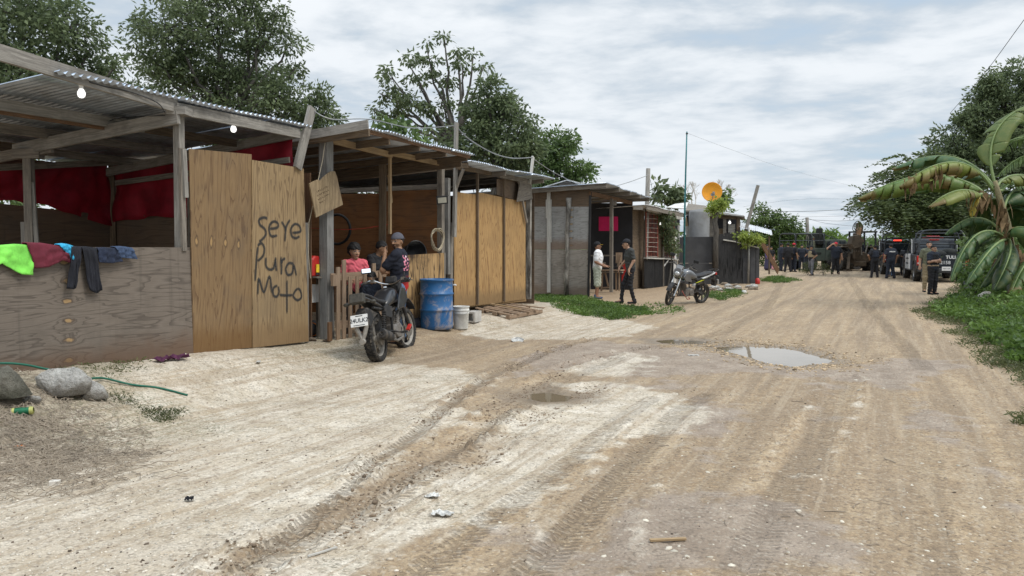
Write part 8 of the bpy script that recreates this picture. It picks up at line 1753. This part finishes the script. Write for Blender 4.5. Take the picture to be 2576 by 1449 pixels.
    if gun:
        w0, w1 = P_['wL']*k, P_['wR']*k; m = MB(); d = V3(w0-w1).normalized(); m.beam(V3(w1)-d*.30, V3(w0)+d*.35, .035, .05); m.beam(V3(w1)-d*.1, V3(w1)-d*.1-V3(0, 0, .18), .03, .05); m.beam(V3(w1)+d*.12, V3(w1)+d*.14-V3(0, 0, .16), .025, .05); tag(attachg(m.build('rifle', 'lamp_black', None), root), 'black rifle held by the officer by the second pickup', 'rifle')
    return root
def attachg(o, root):
    o.matrix_world = Matrix.Translation(root.location) @ root.rotation_euler.to_matrix().to_4x4(); return o
G1 = 'officers standing at the far end of the road'
def foot(u, v=None, Y=None, dz=0):
    if Y is None: return onG(u, v)+V3(0, 0, dz)
    x = (u-1288)/FPX*Y; return V3(x, Y, gzf(x, Y)+dz)
DOWN = {}
AKIMBO = dict(eL=(.34, .08, 1.18), wL=(.20, -.02, 1.02), gL=(-.8, -.4, -.3), eR=(-.34, .08, 1.18), wR=(-.20, -.02, 1.02), gR=(.8, -.4, -.3))
CROSS = dict(eL=(.25, -.05, 1.17), wL=(.02, -.21, 1.18), gL=(-1, -.1, .1), eR=(-.25, -.05, 1.17), wR=(-.02, -.23, 1.22), gR=(1, -.1, .05))
FRONT = dict(eL=(.24, .0, 1.15), wL=(.07, -.20, 1.02), gL=(-.8, -.4, -.2), eR=(-.24, .0, 1.15), wR=(-.07, -.20, 1.00), gR=(.8, -.4, -.2))
def print_col(V):
    """dark shirt with a crimson sweep at the hem side and a pale-pink mark on the shoulder blade"""
    C = np.tile(np.array([.020, .022, .032, 1.0]), (len(V), 1)); x, y, z = V.T
    s = np.clip((z-.72)/.40, 0, 1); f = np.clip(1.25-1.5*s-np.clip((.06-y)*3.0, -.25, 1.1), 0, 1); C[:, :3] = C[:, :3]*(1-f[:, None])+np.array([.62, .03, .02])*f[:, None]
    n = np.sin(x*83)*np.sin(z*57)+np.sin(z*121+x*40)*.6; m = (y > .08) & (z > 1.18) & (z < 1.42) & (x > .0) & (x < .14) & (n > .15); C[m, :3] = (.62, .22, .30); m = (y > .08) & (z > 1.34) & (z < 1.42) & (x > .02) & (x < .11) & (n > .7); C[m, :3] = (.6, .6, .6)
    return C
# --- by the dirt bike
mp = foot(1004, None, 13.0, -.02)
person(mp, -98, 'man in backwards grey cap and black shirt with red hem, hand at his mouth', h=1.69, build=1.12, hem=.24, vox=.0085, near=True, beard=True, shirt=('p_black', 'short'), shirt_col=print_col, legs=('p_jeans', 'long'), shoes='p_black', hair='short', capm='p_cap_grey', visor=('p_cap_grey', True), head=(66, 4), pose=dict(eL=(.21, -.20, 1.19), wL=(.10, -.20, 1.43), gL=(-.5, -.1, .8), eR=(-.20, -.22, 1.20), wR=(-.02, -.24, 1.34), gR=(.5, .1, .6), hd=(0, -.03, 1.625)))
hm = MB(); 
bp_ = foot(892, None, 13.6, -.05)
person(bp_, 22, 'child with bowl-cut black hair and pink top standing behind the pallet fence', h=1.46, build=.86, vox=.0085, near=True, child=True, skin=(.44, .26, .165), shirt=('p_pink', 'short'), legs=('p_navy', 'long'), hair='bowl', head=(16, 4), pose=dict(eL=(.27, -.02, 1.14), wL=(.12, -.20, 1.12), gL=(-.9, -.1, .0), eR=(-.24, -.03, 1.14), wR=(-.14, -.20, 1.08), gR=(.5, -.8, 0)))
sp_ = foot(945, None, 13.9, -.05)
person(sp_, 70, 'youth in a black shirt leaning over the pallet fence half hidden behind the man', h=1.56, build=.9, vox=.0095, near=True, hair='short', shirt=('p_black', 'short'), legs=('p_navy', 'long'), head=(10, 20), pose=dict(hd=(0, -.13, 1.58), nk=(0, -.05, 1.44), chest=(0, -.02, 1.26), eL=(.24, -.10, 1.15), wL=(.12, -.30, 1.22), gL=(-.3, -.4, .8), eR=(-.24, -.10, 1.15), wR=(-.12, -.30, 1.15), gR=(.3, -.6, .4)))
tp_ = foot(935, None, 13.0, -.02)
person(tp_, 10, 'small child peering through the slats of the pallet fence behind the bike', h=1.02, build=.82, vox=.009, near=True, child=True, hair='bowl', shirt=('p_navy', 'short'), legs=('p_navy', 'shorts'))
# --- by the porch
person(foot(1502, 752, None), 78, 'man in white T-shirt, pale camouflage shorts and black cap with yellow peak', h=1.64, build=1.10, vox=.0105, near=True, shirt=('p_white', 'short'), legs=('p_camo_light', 'shorts'), shoes='p_blue_sandal', hair='short', capm='p_black', visor=('p_yellow', False), head=(4, -2), skin=(.27, .14, .085), pose=dict(chest=(0, -.03, 1.28), eL=(.24, .0, 1.14), wL=(.20, -.24, 1.02), gL=(-.1, -1, -.1), eR=(-.24, .02, 1.15), wR=(-.20, -.22, 1.02), gR=(.1, -1, -.1)))
person(foot(1583, 764, None), -82, 'man in black cap, black polo and black trousers striding left past the porch', h=1.76, build=1.0, vox=.0105, near=True, shirt=('p_charcoal', 'short'), legs=('p_black', 'tight'), capm='p_black', visor=('p_black', False), head=(-2, 6), skin=(.42, .25, .17), pose=dict(hd=(0, -.10, 1.61), nk=(0, -.04, 1.47), chest=(0, -.01, 1.29), pel=(0, .03, .98), hL=(.09, .03, .93), hR=(-.09, .03, .93), kL=(.09, .0, .50), aL=(.10, .10, .09), kR=(-.10, -.14, .53), aR=(-.10, -.20, .09), eL=(.21, .05, 1.17), wL=(.22, -.08, .93), gL=(0, -.1, -1), eR=(-.21, -.05, 1.17), wR=(-.22, -.22, .98), gR=(0, -.3, -1)))
G1 = 'officers standing at the far end of the road'
def Z6(x, y): return ((2600+x/4.39)*.7015, (750+y/4.39)*.7015)
def off6(x, yb, ytop, face, label, **kw):
    u, v = Z6(x, yb); p = onG(u, v); hh = (yb-ytop)/4.39*.7015*p.y/FPX; kw.setdefault('vox', .016); kw.setdefault('skin', (.33, .19, .12)); return person(p, face, label, h=hh, group=kw.pop('group', G1), **kw)
off6(880, 975, 548, 95, 'officer in navy overalls and dark cap beside the propped plank, leftmost of the officers', build=1.12, shirt=('p_navy', 'long'), legs=('p_navy', 'long'), capm='p_black', visor=('p_black', False))
off6(985, 992, 545, 170, 'officer in dark uniform seen from behind, left of the red cap', build=1.22, shirt=('p_black', 'long'), legs=('p_black', 'long'), capm='p_black', pose=dict(aL=(.16, .02, .09), aR=(-.16, .02, .09)), backtext=None)
off6(1078, 990, 548, 120, 'officer in a red cap and dark vest in the group by the army truck', build=1.05, shirt=('p_black', 'short'), vest='p_navy', legs=('p_navy', 'long'), capm='p_red', visor=('p_red', False), pose=dict(wL=(.15, -.22, 1.05), gL=(-.3, -1, .1)))
off6(1205, 985, 572, -10, 'bearded officer in dark uniform facing the camera behind the tall weeds', build=1.1, shirt=('p_navy', 'short'), legs=('p_navy', 'long'), beard=True, pose=AKIMBO)
off6(1295, 970, 590, 200, 'officer in dark uniform just left of the khaki vest', build=1.0, shirt=('p_navy', 'long'), legs=('p_navy', 'long'), capm='p_black')
off6(1355, 1045, 585, -70, 'officer in khaki vest, black cap and grey trousers, hand on hip', build=1.08, shirt=('p_black', 'short'), vest='p_khaki', belt='p_black', legs=('p_grey', 'long'), capm='p_black', visor=('p_black', False), pose=dict(aL=(.16, -.1, .09), aR=(-.14, .16, .09), **AKIMBO))
off6(1735, 1025, 535, -5, 'stout officer in black raising a hand to his dark red cap', build=1.32, shirt=('p_navy', 'short'), legs=('p_black', 'long'), capm='p_red', visor=('p_red', False), vox=.014, skin=(.42, .24, .16), pose=dict(sL=(.2, 0, 1.42), sR=(-.2, 0, 1.42), eR=(-.44, -.02, 1.42), wR=(-.22, -.10, 1.66), gR=(.9, -.3, .1), eL=(.30, .03, 1.16), wL=(.33, -.03, .92), aL=(.17, .02, .09), aR=(-.17, .02, .09)))
off6(2350, 1080, 575, 184, 'officer in black seen from behind with elbows out, left of the POLICIA shirt', build=1.15, shirt=('p_black', 'short'), vest='p_navy', legs=('p_black', 'long'), pose=dict(aL=(.17, .02, .09), aR=(-.17, .02, .09), eL=(.36, .02, 1.2), wL=(.22, -.12, 1.02), eR=(-.36, .02, 1.2), wR=(-.22, -.12, 1.02)))
person(V3((2058-1288)/FPX*54.0, 54.0, .80), 120, 'helmeted soldier standing highest in the bed of the army truck', h=1.75, build=1.15, vox=.018, shirt=('p_camo', 'long'), vest='p_tan', legs=('p_camo', 'long'), capm='p_black', group='soldiers in the army truck')
person(V3((2044-1288)/FPX*53.6, 53.6, .45), 80, 'soldier in camouflage seated low in the truck bed behind the khaki vest', h=1.6, build=1.1, vox=.018, shirt=('p_camo', 'long'), legs=('p_camo', 'long'), capm='p_camo', group='soldiers in the army truck')
person(bhp+V3(.25, .15, 1.02), 5, 'backhoe driver in a light shirt on the seat under the canopy', h=1.6, vox=.016, build=1.1, shirt=('p_tan', 'long'), legs=('p_navy', 'long'), capm='p_black', pose=dict(hL=(.095, 0, .60), hR=(-.095, 0, .60), pel=(0, 0, .64), chest=(0, 0, .94), nk=(0, .01, 1.14), hd=(0, -.01, 1.285), sL=(.185, 0, 1.08), sR=(-.185, 0, 1.08), eL=(.27, -.05, .86), wL=(.2, -.28, .9), eR=(-.27, -.05, .86), wR=(-.2, -.28, .9), kL=(.13, -.40, .58), kR=(-.13, -.40, .58), aL=(.13, -.42, .16), aR=(-.13, -.42, .16)))
off6(660, 965, 570, 60, 'woman in a purple shawl and long dark skirt behind the propped plank', group='villagers watching by the plank', shirt=('p_purple', 'long'), legs=('p_skirt', 'skirt'), hair='bun', build=1.05)
off6(725, 950, 600, -20, 'woman with tied-back hair standing beside the purple shawl', group='villagers watching by the plank', shirt=('p_black', 'short'), legs=('p_skirt', 'skirt'), hair='bun')
off6(755, 955, 740, 80, 'little girl in a pink dress reaching out beside the propped plank', group='villagers watching by the plank', shirt=('p_light_pink', 'short'), legs=('p_light_pink', 'skirt'), hair='short', child=True, pose=dict(eL=(.26, -.1, 1.2), wL=(.2, -.35, 1.2)))
off6(1830, 965, 590, 185, 'soldier in camouflage standing just left of the backhoe arm', group='soldiers by the backhoe', shirt=('p_camo', 'long'), legs=('p_camo', 'long'), capm='p_camo', build=1.1)
off6(2290, 960, 570, 20, 'soldier in camouflage between the backhoe and the officers with backs turned', group='soldiers by the backhoe', shirt=('p_camo', 'long'), legs=('p_camo', 'long'), capm='p_black', build=1.1)
def Z7(x, y): return ((3050+x/4.14)*.7015, (750+y/4.14)*.7015)
def off7(x, yb, ytop, face, label, **kw):
    u, v = Z7(x, yb); p = onG(u, v); hh = (yb-ytop)/4.14*.7015*p.y/FPX; kw.setdefault('vox', .015); kw.setdefault('skin', (.33, .19, .12)); return person(p, face, label, h=hh, group=kw.pop('group', G1), **kw)
off7(590, 1030, 525, 178, 'broad officer seen from behind with white lettering across his shoulders', build=1.25, shirt=('p_navy', 'short'), legs=('p_navy', 'long'), capm='p_black', backtext='POLICIA', vox=.013, pose=dict(aL=(.19, .02, .09), aR=(-.19, .02, .09), eL=(.30, .03, 1.17), wL=(.30, -.06, .95), eR=(-.30, .03, 1.17), wR=(-.30, -.06, .95)))
off7(770, 985, 595, -75, 'officer holding a black rifle beside the second pickup', build=1.05, shirt=('p_black', 'short'), legs=('p_black', 'long'), capm='p_black', gun=True, pose=dict(eL=(.25, -.05, 1.18), wL=(.12, -.32, 1.30), gL=(-.2, -1, .2), eR=(-.24, .0, 1.15), wR=(-.12, -.20, 1.18), gR=(.2, -1, .2)))
off7(590, 1000, 590, 10, 'person in blue jeans mostly hidden behind the lettered officer', build=.95, shirt=('p_grey', 'short'), legs=('p_jeans', 'long'), group='people behind the officers')
off7(865, 965, 560, -10, 'short-haired person whose face shows over the second pickup bed side', build=1.0, shirt=('p_black', 'short'), legs=('p_navy', 'long'), group='people behind the officers')
off7(1150, 1235, 492, -15, 'tall officer in camouflage shirt and khaki trousers, rear one of the verge pair', build=1.08, vox=.0115, near=True, skin=(.42, .25, .17), shirt=('p_camo', 'short'), legs=('p_khaki', 'long'), pose=dict(eR=(-.27, .02, 1.15), wR=(-.29, -.05, .92), eL=(.24, 0, 1.15), wL=(.12, -.2, 1.05)))
off7(1215, 1268, 550, 22, 'officer with folded arms and plate vest, front one of the verge pair', build=1.18, vox=.0115, near=True, skin=(.36, .21, .14), shirt=('p_navy', 'short'), vest='p_black', belt='p_tan', legs=('p_black', 'long'), pose=dict(hd=(0, -.01, 1.62), **CROSS))
